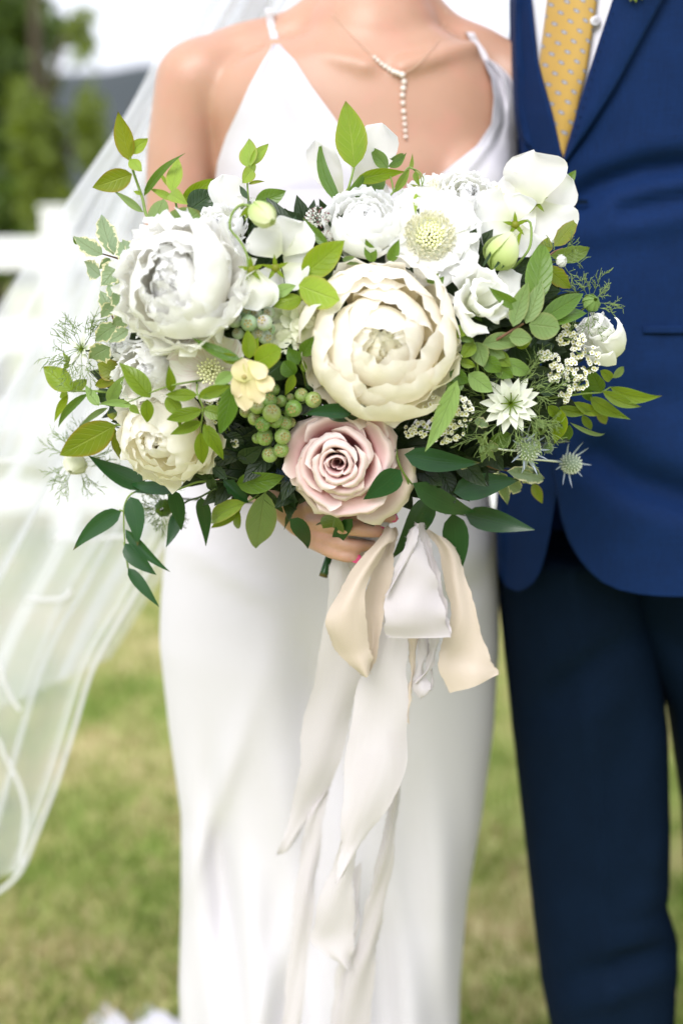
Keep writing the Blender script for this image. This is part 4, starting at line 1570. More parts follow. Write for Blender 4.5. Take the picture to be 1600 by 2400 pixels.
# boutonniere on the lapel, only its lower leaves show
bo = thing("boutonniere", gsurf(1484, -20, 0.025), "small green boutonniere pinned high on the groom's lapel", "boutonniere")
for a, b, c, d in ((1492, -40, 1474, 6), (1484, -40, 1488, 9), (1500, -40, 1502, 2)):
    p0, p1 = gsurf(a, b, 0.024), gsurf(c, d, 0.024)
    v, f, u = blade_geo(p0, p1 - p0, (0, -1, 0.2), (p1 - p0).length, 0.007, 'ovate', bend=0.3)
    mk("leaf", v, f, M['lime'], bo, uvv=u)
for k in range(9):
    q = gsurf(1484 + R_.uniform(-16, 16), -62 + R_.uniform(-14, 14), 0.03)
    v, f, u = blade_geo(q, Vector((R_.uniform(-1, 1), -0.4, R_.uniform(-1, 1))), (0, -1, 0), 0.016, 0.014, 'petal', bend=0.6, cup=0.3)
    mk("petal", v, f, M['white'], bo, uvv=u)
#BOUQUET
# ------------------------------------------------------------------ bouquet
BIND = P(842, 1236, 1.292)
REG = {'A': (80, 220, 500 / 1568), 'B': (480, 220, 500 / 1568), 'C': (900, 340, 500 / 1568), 'D': (80, 680, 500 / 1568), 'E': (480, 680, 500 / 1568),
       'F': (1050, 680, 500 / 1568), 'G': (130, 1000, 500 / 1568), 'H': (600, 920, 650 / 1568), 'Z': (600, 1200, 650 / 1274)}


def rp(reg, x, y):
    a, b, s = REG[reg]
    return a + x * s, b + y * s


def at(reg, x, y, dy=0.0):
    px, py = rp(reg, x, y)
    return P(px, py, bou(px, py) + dy)


def axis_at(px, py, k=0.8, up=0.12):
    return Vector(((px - 800) / 650 * k, -1, (800 - py) / 480 * k + up)).normalized()


def stem_to_bind(parent, start, axis, mat='stemdark', r=0.0016):
    """every flower and sprig has its stem running back and down into the bunch"""
    s = Vector(start)
    px, py = to_px(s)
    i = s - axis * 0.045
    mid = Vector((i.x * 0.55 + BIND.x * 0.45, max(i.y, 1.30) + 0.02, i.z * 0.5 + BIND.z * 0.5))
    j = Vector((R_.uniform(-0.010, 0.010), R_.uniform(0.0, 0.018), 0))
    tube("stem", [s, i, mid, BIND + j + Vector((0, 0, 0.03)), BIND + j * 1.2 + Vector((0.0, 0.0, -0.02))], r, M[mat], parent, 5, 18)


SEED = [100]


def seed():
    SEED[0] += 1
    return SEED[0]


def leaf(parent, reg, bx, by, tx, ty, w, mat, dy=0.0, dt=0.0, shape='ovate', bend=None, fold=0.30, side=0.0, roll=0.0, ruffle=0.05, freq=2.0, twist=0.0, name="leaf", nu=4, nv=9, jag=0.0):
    """a leaf from base pixel to tip pixel; dy, dt push base and tip off the dome; roll turns its face sideways"""
    s = REG[reg][2]
    if bend is None:
        bend = R_.uniform(-0.65, 0.55)
    twist += R_.uniform(-0.35, 0.35)
    roll += R_.uniform(-0.28, 0.28)
    p0, p1 = at(reg, bx, by, dy), at(reg, tx, ty, dy + dt)
    d = p1 - p0
    L = d.length
    n = (CAM - p0).normalized()
    n = n - d.normalized() * n.dot(d.normalized())
    n = Matrix.Rotation(roll, 3, d.normalized()) @ n.normalized()
    W = w * s * mpp(p0.y) / max(0.35, abs(math.cos(roll)))
    # keep the tip where the photograph has it in spite of the bend
    d2 = d.normalized() * math.cos(bend * 0.42) - n * math.sin(bend * 0.42)
    n2 = n * math.cos(bend * 0.42) + d.normalized() * math.sin(bend * 0.42)
    Lc = L * (1 + 0.05 * bend * bend + 0.03 * side * side)
    v, f, u = blade_geo(p0, d2, n2, Lc, W, shape, bend, fold, side, ruffle, freq, 0, twist, nu, nv, seed(), jag)
    return mk(name, v, f, M[mat], parent, uv=u, uvv=u)


def sprig(name, label, stem, mat='stem', r=0.0013, group=None, cat="foliage", dy=0.0, bind=True, r1=None):
    """stem: list of (region, x, y) or (region, x, y, dy) from the bunch outward"""
    pts = [at(q[0], q[1], q[2], (q[3] if len(q) > 3 else dy)) for q in stem]
    t = thing(name, pts[0], label, cat, group)
    tube("stem", pts, [r, r1 or r * 0.55], M[mat], t, 6, max(10, 5 * len(pts)))
    if bind:
        d = Vector((0, -0.4, 0.2)) + (pts[1] - pts[0]).normalized()
        stem_to_bind(t, pts[0], d.normalized(), r=r)
    return t


# ---- flower builders -------------------------------------------------------
def flower_root(name, label, px, py, dy, axis, group=None, cat="flower", depth=0.5, R=0.05):
    c = P(px, py, bou(px, py) + dy)
    base = c - axis * (depth * R)
    t = thing(name, base, label, cat, group)
    return t, c, base


def rosette(t, c, Mx, R, n, mat, prof_fn, hw_fn, tip=0.22, ruffle=0.0, rfreq=2.5, spiral=0.06, jag=0.0, wob=0.0, outer=None, n_outer=0, step=2.39996, nu=10, nv=9, q0=0.0):
    for k in range(n):
        q = q0 + (1 - q0) * k / (n - 1)
        prof = [(a * R, b * R) for a, b in prof_fn(q)]
        sd = seed()
        rr = random.Random(sd)
        Mk = Mx @ Matrix.Rotation(rr.uniform(-wob, wob), 3, 'X') @ Matrix.Rotation(rr.uniform(-wob, wob), 3, 'Y')
        sc = rr.uniform(0.94, 1.06)
        prof = [(a, b * sc) for a, b in prof]
        v, f, u = petal_rev(c, Mk, prof, k * step + rr.uniform(-0.15, 0.15), hw_fn(q) * rr.uniform(0.9, 1.1), nu, nv, tip, ruffle * R * (0.4 + q), rfreq, spiral, sd, jag)
        mm = outer if (outer and k >= n - n_outer) else mat
        mk("petal", v, f, M[mm], t, uvv=u)


def sepals(t, base, Mx, R, n=5, mat='stem', L=0.5):
    for k in range(n):
        a = 2 * PI * k / n + 0.3
        d = Mx @ Vector((math.cos(a), math.sin(a), 0.25))
        v, f, u = blade_geo(base, d, Mx @ Vector((-math.cos(a) * .3, -math.sin(a) * .3, 1)), R * L, R * 0.22, 'lance', bend=0.4, nu=2, nv=5)
        mk("sepal", v, f, M['green'], t, uvv=u)


def peony(name, label, px, py, Rpx, dy, axis, mat, n=56, ruffle=0.05, jag=0.03, wob=0.10, group=None, closed=0.35, spin=0.0, hfac=1.0, tip=0.22, heart=None, qg=0.80):
    R = Rpx * mpp(bou(px, py) + dy)
    t, c, base = flower_root(name, label, px, py, dy + 0.25 * R, axis, group, R=R, depth=0.55)
    Mx = basis(axis, spin)

    def dome(r):
        return hfac * (0.16 + 0.56 * math.sqrt(max(0.0, 1 - (r / 1.08) ** 2)))

    def prof(q):
        if q < qg:
            rt = 0.03 + 0.86 * (q / qg) ** 0.85
            rm = rt + closed * (0.42 - 0.22 * q)
            h = dome(rt)
            return [(0.04, -0.5), (rm * 0.70, -0.34), (rm * 0.98, h - 0.48), (rm, h - 0.30), (rt + 0.62 * (rm - rt), h - 0.11), (rt, h)]
        o = (q - qg) / (1 - qg)
        return [(0.04, -0.5), (0.55, -0.42), (0.88 + 0.04 * o, -0.16 - 0.12 * o), (1.0 + 0.02 * o, 0.10 - 0.20 * o), (1.0 + 0.06 * o, 0.30 - 0.40 * o)]
    for k in range(15):
        sd_ = seed()
        rk_ = random.Random(sd_)
        Mk = Mx @ Matrix.Rotation(rk_.uniform(-.25, .25), 3, 'X') @ Matrix.Rotation(rk_.uniform(-.25, .25), 3, 'Y')
        g = 0.35 + 1.65 * k / 14
        v, f, u = petal_rev(c, Mk, [(0.02 * R, -0.3 * R), (0.13 * R * g, 0.05 * R), (0.19 * R * g, 0.38 * R), (0.09 * R * g, (0.70 - 0.06 * g) * R * hfac)], k * 2.4, 1.25, 14, 9, 0.2, ruffle * R * 0.5, 1.8, 0.1, sd_, jag * 0.5)
        mk("petal", v, f, M[heart or mat], t, uvv=u)
    rosette(t, c, Mx, R, n, mat, prof, lambda q: (1.25 - 0.55 * q) if q < qg else 0.66, tip, ruffle, 2.0, 0.08, jag, wob, nu=18, nv=12)
    sepals(t, base, Mx, R)
    stem_to_bind(t, base, axis)
    return t


def rose(name, label, px, py, Rpx, dy, axis, mat, n=26, outer=None, n_out=0, group=None, spin=0.0, ruffle=0.02, open_=1.0, spiral=0.11, tip=0.40, wob=0.05, jag=0.0, deep=0.5, q0=0.0):
    R = Rpx * mpp(bou(px, py) + dy)
    t, c, base = flower_root(name, label, px, py, dy + 0.2 * R, axis, group, R=R, depth=0.6)
    Mx = basis(axis, spin)

    def prof(q):
        rm = 0.045 + 0.66 * q ** 1.15
        rt = 0.05 + (0.72 * q ** 1.1 + 0.20 * q ** 4) * open_
        h = deep + 0.22 * math.sin(PI * min(1, q * 1.5)) - 0.36 * q ** 2.2
        lip = 0.10 * min(1, q / 0.4) * open_
        return [(0.03, -0.55), (rm * 0.75, -0.30), (rm, 0.12), ((rm + rt) / 2, h * 0.75), (rt, h), (rt + lip * 0.7, h + 0.01), (rt + lip * 1.25, h - 0.05 - 0.12 * q)]
    rosette(t, c, Mx, R, n, mat, prof, lambda q: 1.75 - 1.0 * q, tip, ruffle, 1.6, spiral, jag, wob, outer, n_out, nu=16, nv=12, q0=q0)
    sepals(t, base, Mx, R)
    stem_to_bind(t, base, axis if axis.y < -0.8 else Vector((0.05, -1, 0.15)).normalized())
    return t


# big flowers -----------------------------------------------------------------
peony("peony", "large round cream peony at the middle of the bouquet, directly above the pink rose", 888, 800, 182, -0.004, Vector((0.10, -1, 0.16)).normalized(), 'cream', 29, 0.040, 0.014, 0.17, closed=0.70, spin=0.6, tip=0.45, heart='heart', qg=0.76)
peony("peony", "big ruffled pure white peony beside the variegated leaves, largest white bloom of the bouquet", 432, 668, 152, -0.05, Vector((-0.30, -1, 0.18)).normalized(), 'peonyw', 46, 0.080, 0.022, 0.38, closed=0.45, qg=0.62, tip=0.35, spin=1.7)
peony("peony", "smaller white ruffled bloom half hidden between the big white peony and the cream garden rose", 362, 880, 92, -0.005, Vector((-0.4, -1, 0.1)).normalized(), 'peonyw', 26, 0.08, 0.02, 0.34, closed=0.45, qg=0.65, spin=0.4)
peony("garden_rose", "cream garden rose with jasmine tendrils trailing across it, low on the veil side", 396, 1012, 122, -0.012, Vector((-0.30, -1, -0.34)).normalized(), 'creamrose', 18, 0.05, 0.006, 0.22, closed=0.65, qg=0.7, heart='heart', spin=2.6, hfac=1.05, tip=0.14)
prose = rose("rose", "dusty pink rose with a tight spiral heart, above the hand and ribbons", 797, 1076, 138, -0.012, Vector((-0.08, -1, 0.02)).normalized(), 'pink', 22, spin=0.9)


def free_petal(t, px, py, dy, ang, tilt, L, W, mat, bend=-0.5, ruffle=0.05, cup=0.25, shape='petal', sd=None, face=1, name="petal", roll=0.0):
    """a petal growing from a point: ang is its compass direction in the picture plane, tilt leans it to the camera"""
    k = mpp(bou(px, py) + dy)
    o = P(px, py, bou(px, py) + dy)
    d = Vector((math.cos(ang) * math.cos(tilt), -math.sin(tilt), math.sin(ang) * math.cos(tilt)))
    n = Vector((0, -1, 0.1)) - d * Vector((0, -1, 0.1)).dot(d)
    n = Matrix.Rotation(roll, 3, d) @ n.normalized()
    v, f, u = blade_geo(o, d, n * face, L * k, W * k, shape, bend, 0, 0, ruffle * 2.3, 1.5, cup, 0, 14, 12, sd or seed())
    return mk(name, v, f, M[mat], t, uvv=u)


# the rose's open outer petals, with pointed rolled tips
def guard(t, px, py, dy, Rpx, axis, angs, mat):
    R = Rpx * mpp(bou(px, py) + dy)
    c = P(px, py, bou(px, py) + dy + 0.2 * R)
    Mx = basis(axis, 0)
    for k, (a, ext, z) in enumerate(angs):
        prof = [(0.03 * R, -0.55 * R), (0.42 * R, -0.42 * R), (0.74 * R, (-0.12 + z) * R), (0.90 * R * ext, (0.10 + z) * R), (1.0 * R * ext, (0.06 + z) * R), (1.04 * R * ext, (-0.06 + z) * R)]
        sd_ = seed()
        v, f, u = petal_rev(c, Mx, prof, a, 0.80, 16, 12, 0.38, 0.03 * R, 1.2, 0.05, sd_, 0.0, -0.08)
        mk("petal", v, f, M[mat], t, uvv=u)


xw = basis(Vector((-0.08, -1, 0.02)).normalized(), 0)


def picture_angle(Mx, deg):
    """angle about the flower's axis that points this way in the picture (0 right, 90 up)"""
    d = Mx.transposed() @ Vector((math.cos(math.radians(deg)), 0, math.sin(math.radians(deg))))
    return math.atan2(d.y, d.x)


guard(prose, 800, 1080, -0.006, 146, Vector((-0.08, -1, 0.02)).normalized(), [(picture_angle(xw, dg_), e, z) for dg_, e, z in ((-112, 0.82, 0.0), (172, 0.80, 0.05), (100, 0.78, 0.05), (30, 0.92, -0.02))], 'pink')
guard(prose, 810, 1084, 0.004, 152, Vector((-0.08, -1, 0.02)).normalized(), [(picture_angle(xw, dg_), e, z) for dg_, e, z in ((-32, 1.08, -0.05), (-75, 0.78, -0.1), (60, 0.90, -0.05), (140, 0.86, -0.05), (-150, 0.88, -0.08))], 'pinkout')

# white ranunculus, two scabiosas, lisianthus, right rose
peony("ranunculus", "white ranunculus with layered fluted petals, above the big cream peony", 855, 528, 94, 0.0, Vector((0.02, -0.75, 0.62)).normalized(), 'white', 28, 0.04, 0.012, 0.14, closed=0.35, spin=0.3, hfac=0.75, tip=0.3)
rose("lisianthus", "white lisianthus opened like a cup, touching the cream peony on the groom's side", 1124, 704, 92, -0.004, Vector((0.22, -0.85, 0.38)).normalized(), 'white', 8, spin=2.2, ruffle=0.06, open_=1.05, spiral=0.18, tip=0.35, wob=0.14, jag=0.012, deep=0.55, q0=0.40)
rose("spray_rose", "small white rose at the groom's side of the bouquet, against his navy jacket", 1418, 806, 84, 0.0, Vector((-0.48, -0.62, 0.55)).normalized(), 'white', 13, spin=1.2, ruffle=0.03, open_=0.72, spiral=0.12, tip=0.2, deep=0.85)


peony("ruffled_bloom", "small ruffled white bloom half hidden behind the beaded scabiosa and the nodding sweet pea", 1092, 468, 66, 0.022, Vector((0.15, -0.8, 0.55)).normalized(), 'white', 26, 0.08, 0.02, 0.3, closed=0.4, spin=1.1, qg=0.65, tip=0.35)
peony("ruffled_bloom", "small ruffled white bloom between the hanging variegated leaves and the lime shoot, over the veil", 292, 812, 50, 0.010, Vector((-0.5, -0.8, 0.15)).normalized(), 'white', 22, 0.08, 0.02, 0.3, closed=0.4, spin=0.2, qg=0.65, tip=0.35)
peony("ruffled_bloom", "small ruffled white bloom above the big white peony, under the hooked bud", 520, 540, 60, 0.010, Vector((-0.1, -0.8, 0.5)).normalized(), 'white', 24, 0.08, 0.02, 0.3, closed=0.4, spin=2.2, qg=0.65, tip=0.35)


def scabiosa(name, label, px, py, Rpx, dy, axis, group=None, Rd=0.46, n=13):
    R = Rpx * mpp(bou(px, py) + dy)
    t, c, base = flower_root(name, label, px, py, dy, axis, group, R=R, depth=0.25)
    Mx = basis(axis, 0.2)
    for ring, (k0, e, sc) in enumerate(((n, 0.05, 1.0), (n - 2, 0.28, 0.78))):
        for k in range(k0):
            a = 2 * PI * (k + 0.5 * ring) / k0 + R_.uniform(-.1, .1)
            d = Mx @ Vector((math.cos(a) * math.cos(e), math.sin(a) * math.cos(e), math.sin(e)))
            nrm = Mx @ Vector((-math.cos(a) * math.sin(e), -math.sin(a) * math.sin(e), math.cos(e)))
            v, f, u = blade_geo(base + d * R * 0.15, d, nrm, R * 0.88 * sc * R_.uniform(.85, 1.12), R * 0.66 * sc, 'petal', R_.uniform(-0.45, 0.1), 0, 0, 0.22, 2.6, 0.15, 0, 10, 9, seed(), 0.05)
            mk("petal", v, f, M['white'], t, uvv=u)
    disc = Buf()
    for k in range(150):
        q = math.sqrt((k + 0.5) / 150)
        a = k * 2.39996
        rr = Rd * R * q
        z = 0.26 * R * (1 - q * q) + 0.05 * R
        p = base + Mx @ Vector((math.cos(a) * rr, math.sin(a) * rr, z))
        if q > 0.52:
            for m in range(3):
                a2 = a + R_.uniform(-1, 1)
                d = Mx @ Vector((math.cos(a2) * 0.8, math.sin(a2) * 0.8, 0.7 + R_.random()))
                disc.add(*blade_geo(p, d, Mx @ Vector((0, 0, 1)) + Vector((0.01, 0, 0)), R * 0.15, R * 0.07, 'petal', 0.5, 0, 0, 0.1, 1, 0.3, 0, 2, 3, k))
    dk = disc.build("disc", M['disc'], t)
    tag(dk, kind="stuff")
    pins = Buf()
    for k in range(60):
        q = math.sqrt((k + 0.5) / 60)
        a = k * 2.39996
        rr = Rd * R * 0.58 * q
        p = base + Mx @ Vector((math.cos(a) * rr, math.sin(a) * rr, 0.30 * R * (1 - 0.5 * q * q) + 0.02 * R))
        pins.add(*ball_geo(p, R * 0.034, 6, 4))
    tag(pins.build("pins", M['pin'], t), kind="stuff")
    stem_to_bind(t, base, axis)
    return t


SG = "white scabiosa flowers along the top of the bouquet"
scabiosa("scabiosa", "white scabiosa with frilled petals and a green beaded heart, facing out right of the ranunculus", 1008, 548, 122, -0.008, Vector((0.02, -0.92, 0.30)).normalized(), SG)
scabiosa("scabiosa", "white scabiosa turned up to the sky, behind the tendrils at the bride's neckline", 1048, 432, 95, 0.035, Vector((0.1, -0.35, 0.92)).normalized(), SG)
scabiosa("scabiosa", "pale fuzzy scabiosa head between the green-hearted scabiosa and the tall sweet pea", 1150, 470, 62, 0.02, Vector((0.1, -0.85, 0.45)).normalized(), SG, 0.72, 8)


# sweet peas
def sweet_pea(name, label, petals, calyx, group="white sweet pea blossoms", mat='white', stem_pts=None, axis=None):
    px, py, dy = calyx
    c = P(px, py, bou(px, py) + dy)
    t = thing(name, c, label, "flower", group)
    for (x, y, d2, ang, tilt, L, W, bend, cup, roll) in petals:
        free_petal(t, x, y, d2, ang, tilt, L, W, mat, bend, 0.07, cup, roll=roll)
    for k in range(5):
        a = 2 * PI * k / 5 + 0.4
        d = Vector((math.cos(a), -0.35, math.sin(a)))
        v, f, u = blade_geo(c + Vector((0, -0.003, 0)), d, (0, -1, 0), 0.0115, 0.0035, 'lance', bend=-0.5, nu=2, nv=5)
        mk("sepal", v, f, M['lime'], t, uvv=u)
    v, f, u = ball_geo(c + Vector((0, -0.0015, 0)), 0.004, 8, 6)
    mk("calyx", v, f, M['lime'], t)
    if stem_pts:
        tube("stem", [at(*q) for q in stem_pts], 0.0011, M['stem'], t, 6, 14)
        stem_to_bind(t, at(*stem_pts[-1]), Vector((0, -1, 0.2)).normalized())
    else:
        stem_to_bind(t, c + Vector((0, 0.004, 0)), (axis or Vector((0, -1, 0.3)).normalized()))
    return t


sweet_pea("sweet_pea", "tall white sweet pea with broad petals seen from behind, against the groom's jacket button",
          [(1252, 478, 0.004, 1.62, 0.10, 118, 150, 0.25, 0.12, 0.0), (1262, 470, 0.010, 0.55, 0.05, 88, 105, 0.2, 0.15, 0.1), (1262, 478, 0.0, -0.95, 0.15, 100, 118, 0.25, 0.15, 0.0),
           (1250, 470, -0.004, -2.35, 0.12, 105, 110, 0.25, 0.18, 0.1), (1235, 468, 0.006, 2.75, 0.10, 80, 90, 0.2, 0.1, -0.2)], (1254, 474, -0.004))
sweet_pea("sweet_pea", "white sweet pea nodding below the tall one, right over the pale green bud",
          [(1195, 520, 0.002, 2.6, 0.10, 95, 90, 0.25, 0.2, 0.0), (1200, 525, -0.004, -2.5, 0.15, 90, 85, 0.3, 0.2, 0.0), (1215, 530, 0.010, -1.25, 0.12, 75, 80, 0.2, 0.2, 0.2), (1210, 515, 0.012, 1.5, 0.1, 60, 80, 0.2, 0.2, 0.0)], (1206, 527, -0.006),
          stem_pts=[('C', 960, 590), ('C', 1065, 560, -0.01), ('C', 1078, 700, -0.012), ('C', 1040, 800, -0.008), ('C', 920, 930, 0.01)])
sweet_pea("sweet_pea", "white sweet pea petals standing behind the tallest bright leaf on the bride's chest",
          [(838, 470, 0.095, 1.28, 0.0, 178, 105, 0.2, 0.2, 0.35), (800, 475, 0.10, 1.95, 0.0, 150, 80, 0.15, 0.2, -0.4), (850, 480, 0.09, 0.75, 0.05, 70, 70, 0.2, 0.2, 0.3)], (832, 490, 0.09))
sweet_pea("sweet_pea", "white sweet pea standing behind the hooked green bud",
          [(548, 525, 0.05, 1.80, 0.0, 112, 88, 0.2, 0.2, 0.3), (565, 520, 0.054, 1.1, 0.0, 60, 70, 0.2, 0.15, 0.0)], (560, 530, 0.05))
sweet_pea("sweet_pea", "open white sweet pea with wavy petals between the big white peony and the bright leaf",
          [(665, 615, 0.0, 0.15, 0.1, 82, 125, 0.25, 0.2, 0.1), (655, 600, -0.012, 2.3, 0.1, 85, 95, 0.2, 0.2, 0.0), (660, 595, -0.006, 0.95, 0.12, 90, 110, 0.25, 0.2, -0.1), (665, 620, -0.01, -0.7, 0.15, 70, 70, 0.3, 0.2, 0.1), (650, 620, -0.004, -2.0, 0.1, 60, 70, 0.2, 0.2, 0.1)], (646, 628, -0.016))
sweet_pea("sweet_pea", "white sweet pea hanging like a bell under the hooked stem, above the blue green berries",
          [(592, 634, -0.036, -1.45, 0.12, 92, 82, -0.2, -0.25, 0.0), (585, 634, -0.034, -1.85, 0.05, 88, 62, -0.2, -0.25, -0.5), (600, 634, -0.030, -1.2, 0.0, 90, 62, -0.2, -0.25, 0.5), (590, 634, -0.024, -1.57, -0.1, 85, 90, 0.2, 0.2, 0.0)], (590, 632, -0.036),
          stem_pts=[('B', 320, 1290, -0.04), ('B', 310, 1180, -0.045), ('B', 250, 1070, -0.05), ('B', 185, 990, -0.05), ('B', 200, 880, -0.055), ('B', 270, 815, -0.058), ('B', 340, 830, -0.058)])
t = thing("flower_bud", at('B', 420, 890, -0.058), "greenish white nodding bud at the end of the hooked stem", "flower bud")
for k in range(5):
    a = 2 * PI * k / 5
    ax = (at('B', 520, 960, -0.062) - at('B', 340, 820, -0.058))
    v, f, u = petal_rev(at('B', 345, 825, -0.058), basis(ax, 0.2), [(0.001, 0), (0.007, 0.005), (0.0098, 0.014), (0.008, 0.023), (0.0025, 0.029)], a, 0.85, 6, 8, 0.1, 0.0006, 2, 0.08, seed())
    mk("petal", v, f, M['bud'], t, uvv=u)
for k in range(4):
    leaf(t, 'B', 335, 825, 250 + 45 * k, 930 - 20 * abs(k - 1), 36, 'lime', -0.056, 0.0, 'lance')
tube("stem", [at('B', 345, 828, -0.056), at('B', 300, 815, -0.05), at('B', 270, 840, -0.03)], 0.0011, M['stem'], t, 6, 8)

t = thing("lisianthus_bud", at('C', 780, 920, 0.0), "pointed pale green lisianthus bud under the nodding sweet pea", "flower bud")
ax = at('C', 920, 700, -0.02) - at('C', 790, 910, 0.0)
for k in range(5):
    v, f, u = petal_rev(at('C', 790, 910, 0.0), basis(ax, 0.5), [(0.002, 0), (0.0125, 0.008), (0.0135, 0.018), (0.009, 0.027), (0.002, 0.034)], 2 * PI * k / 5, 0.95, 7, 9, 0.05, 0.0008, 2, 0.16, seed())
    mk("petal", v, f, M['bud'], t, uvv=u)
for (bx, by, tx, ty) in ((720, 900, 830, 715), (800, 915, 920, 760), (860, 910, 960, 760)):
    leaf(t, 'C', bx, by, tx, ty, 22, 'dark', -0.016, -0.004, 'lance', bend=0.2)
leaf(t, 'C', 930, 900, 1000, 600, 50, 'lime', -0.012, 0.0, 'lance', side=0.3)
tube("stem", [at('C', 780, 920), at('C', 740, 990, 0.03)], 0.0016, M['stem'], t, 6, 6)
stem_to_bind(t, at('C', 740, 990, 0.03), Vector((0, -1, 0.2)).normalized())

# hellebores
t, c, base = flower_root("hellebore", "white hellebore blushed with pink veins, full of yellow stamens, under the blue green berries", 496, 868, -0.016, Vector((-0.1, -1, 0.15)).normalized(), R=0.03)
for (ang, L, W, bend, cup) in ((2.9, 112, 105, 0.35, 0.25), (1.75, 105, 95, 0.3, 0.2), (0.9, 100, 85, 0.3, 0.2), (-0.3, 80, 85, 0.3, 0.2), (-2.1, 80, 95, 0.35, 0.25), (-1.2, 70, 80, 0.35, 0.2), (2.3, 100, 90, 0.25, 0.2)):
    free_petal(t, 500, 866, -0.012, ang, 0.28, L, W, 'helle', bend, 0.05, cup)
st = Buf()
for k in range(46):
    q = math.sqrt(k / 46)
    a = k * 2.4
    p0 = c + Vector((0, -0.002, 0))
    p1 = p0 + Vector((math.cos(a) * 0.011 * q, -0.010 - 0.003 * R_.random(), math.sin(a) * 0.011 * q))
    st.add(*tube_geo([p0, p1], 0.00035, 3))
    st.add(*ball_geo(p1, 0.0011, 5, 4))
tag(st.build("stamens", M['pin'], t), kind="stuff")
stem_to_bind(t, base, Vector((0, -1, 0.1)).normalized())

t = thing("hellebore", at('E', 280, 560, -0.045), "small buff yellow hellebore hanging its petals toward the green berries", "flower")
for (bx, by, tx, ty, w, mat) in ((270, 540, 300, 890, 150, 'buff'), (330, 560, 400, 840, 140, 'buff'), (370, 600, 490, 740, 130, 'buff'), (250, 560, 240, 790, 110, 'buff'), (320, 520, 450, 640, 120, 'buff')):
    leaf(t, 'E', bx, by, tx, ty, w, mat, -0.050, -0.006, 'petal', bend=-0.3, fold=0.0, ruffle=0.10, freq=2.5, name="petal", nu=8)
leaf(t, 'E', 290, 680, 285, 500, 190, 'buff', -0.055, 0.006, 'round', bend=0.6, fold=0.1, ruffle=0.06, name="petal", nu=8)
v, f, u = ball_geo(at('E', 290, 640, -0.060), 0.0022, 8, 6)
mk("eye", v, f, M['calyx'], t)
tube("stem", [at('E', 280, 530, -0.045), at('E', 270, 500, -0.035), at('E', 300, 560, 0.0)], 0.0012, M['stem'], t, 6, 8)
stem_to_bind(t, at('E', 300, 560, 0.0), Vector((0, -1, 0)).normalized())

# nigellas
def threads(parent, px, py, dy, rpx, n, mat='thread', r=0.00024, seedk=1, spread=2 * PI, a0=0.0, name="bract_threads", curl=0.5):
    rs = random.Random(seedk)
    k = mpp(bou(px, py) + dy)
    c = P(px, py, bou(px, py) + dy)
    b = Buf()

    def grow(p, d, L, depth):
        pts = [p]
        for i in range(4):
            d = (d + Vector((rs.uniform(-curl, curl), rs.uniform(-curl, curl) * 0.6, rs.uniform(-curl, curl))) * 0.45).normalized()
            p = p + d * L / 4
            pts.append(p)
            if depth < 2 and i >= 1 - depth:
                for _ in range(1 if depth else 2):
                    d2 = (d + Vector((rs.uniform(-1, 1), rs.uniform(-0.5, 0.5), rs.uniform(-1, 1))) * 0.8).normalized()
                    grow(p, d2, L * 0.42, depth + 1)
        b.add(*tube_geo(pts, [r * (1.5 - 0.25 * q) for q in range(5)] if depth == 0 else r, 3))
    for i in range(n):
        a = a0 + spread * (i + rs.uniform(-.3, .3)) / n
        d = Vector((math.cos(a), rs.uniform(-0.5, 0.4), math.sin(a))).normalized()
        grow(c + d * 0.002, d, rpx * k * rs.uniform(0.75, 1.1), 0)
    o = b.build(name, M[mat], parent)
    return tag(o, kind="stuff")


def nigella(name, label, px, py, Rpx, dy, axis, rings=((9, 0.08, 1.0), (9, 0.30, 0.86), (8, 0.55, 0.62)), nthreads=14, group=None, seedk=3, styles=True, trad=1.5):
    R = Rpx * mpp(bou(px, py) + dy)
    t, c, base = flower_root(name, label, px, py, dy, axis, group, R=R, depth=0.1)
    Mx = basis(axis, 0.3)
    for ri, (n, e, sc) in enumerate(rings):
        for k in range(n):
            a = 2 * PI * (k + 0.5 * ri) / n + R_.uniform(-.08, .08)
            d = Mx @ Vector((math.cos(a) * math.cos(e), math.sin(a) * math.cos(e), math.sin(e)))
            nr = Mx @ Vector((-math.cos(a) * math.sin(e), -math.sin(a) * math.sin(e), math.cos(e)))
            v, f, u = blade_geo(base + d * R * 0.08, d, nr, R * 0.95 * sc, R * 0.34 * (0.6 + 0.4 * sc), 'spear', -0.1, 0.12, 0, 0.03, 1.5, 0, 0, 4, 8, seed())
            mk("petal", v, f, M['nigella'], t, uvv=u)
    if styles:
        b = Buf()
        for k in range(9):
            a = 2 * PI * k / 9
            d = Mx @ Vector((math.cos(a) * 0.5, math.sin(a) * 0.5, 1))
            b.add(*tube_geo(spline([base, base + d * R * 0.22, base + d * R * 0.30 + Mx @ Vector((math.cos(a), math.sin(a), 0.1)) * R * 0.22], 6), R * 0.022, 4))
        b.build("styles", M['lime'], t)
    threads(t, px, py, dy + 0.006, Rpx * trad, nthreads, seedk=seedk)
    stem_to_bind(t, base, axis)
    return t


nigella("nigella", "white star-shaped nigella with pointed petals, framed by thread-like green bracts near the thistles", 1196, 946, 71, -0.012, Vector((0.08, -1, 0.05)).normalized(), seedk=5, nthreads=16)
nigella("nigella", "small tattered white nigella wrapped in green threads, over the veil beside the lime leaves", 192, 818, 40, 0.0, Vector((-0.5, -0.8, 0.3)).normalized(), rings=((5, 0.2, 1.2), (4, 0.6, 0.9)), nthreads=20, seedk=9, trad=1.7)
t = bpy.data.objects["nigella.001"]
for k in range(6):
    a = at('D', 260, 520, -0.004)
    leaf(t, 'D', 275, 500 + 12 * k, 200 + 8 * (k % 2), 455 + 32 * k, 22, 'lime', -0.004, -0.004, 'lance', side=0.9 - 0.4 * k)


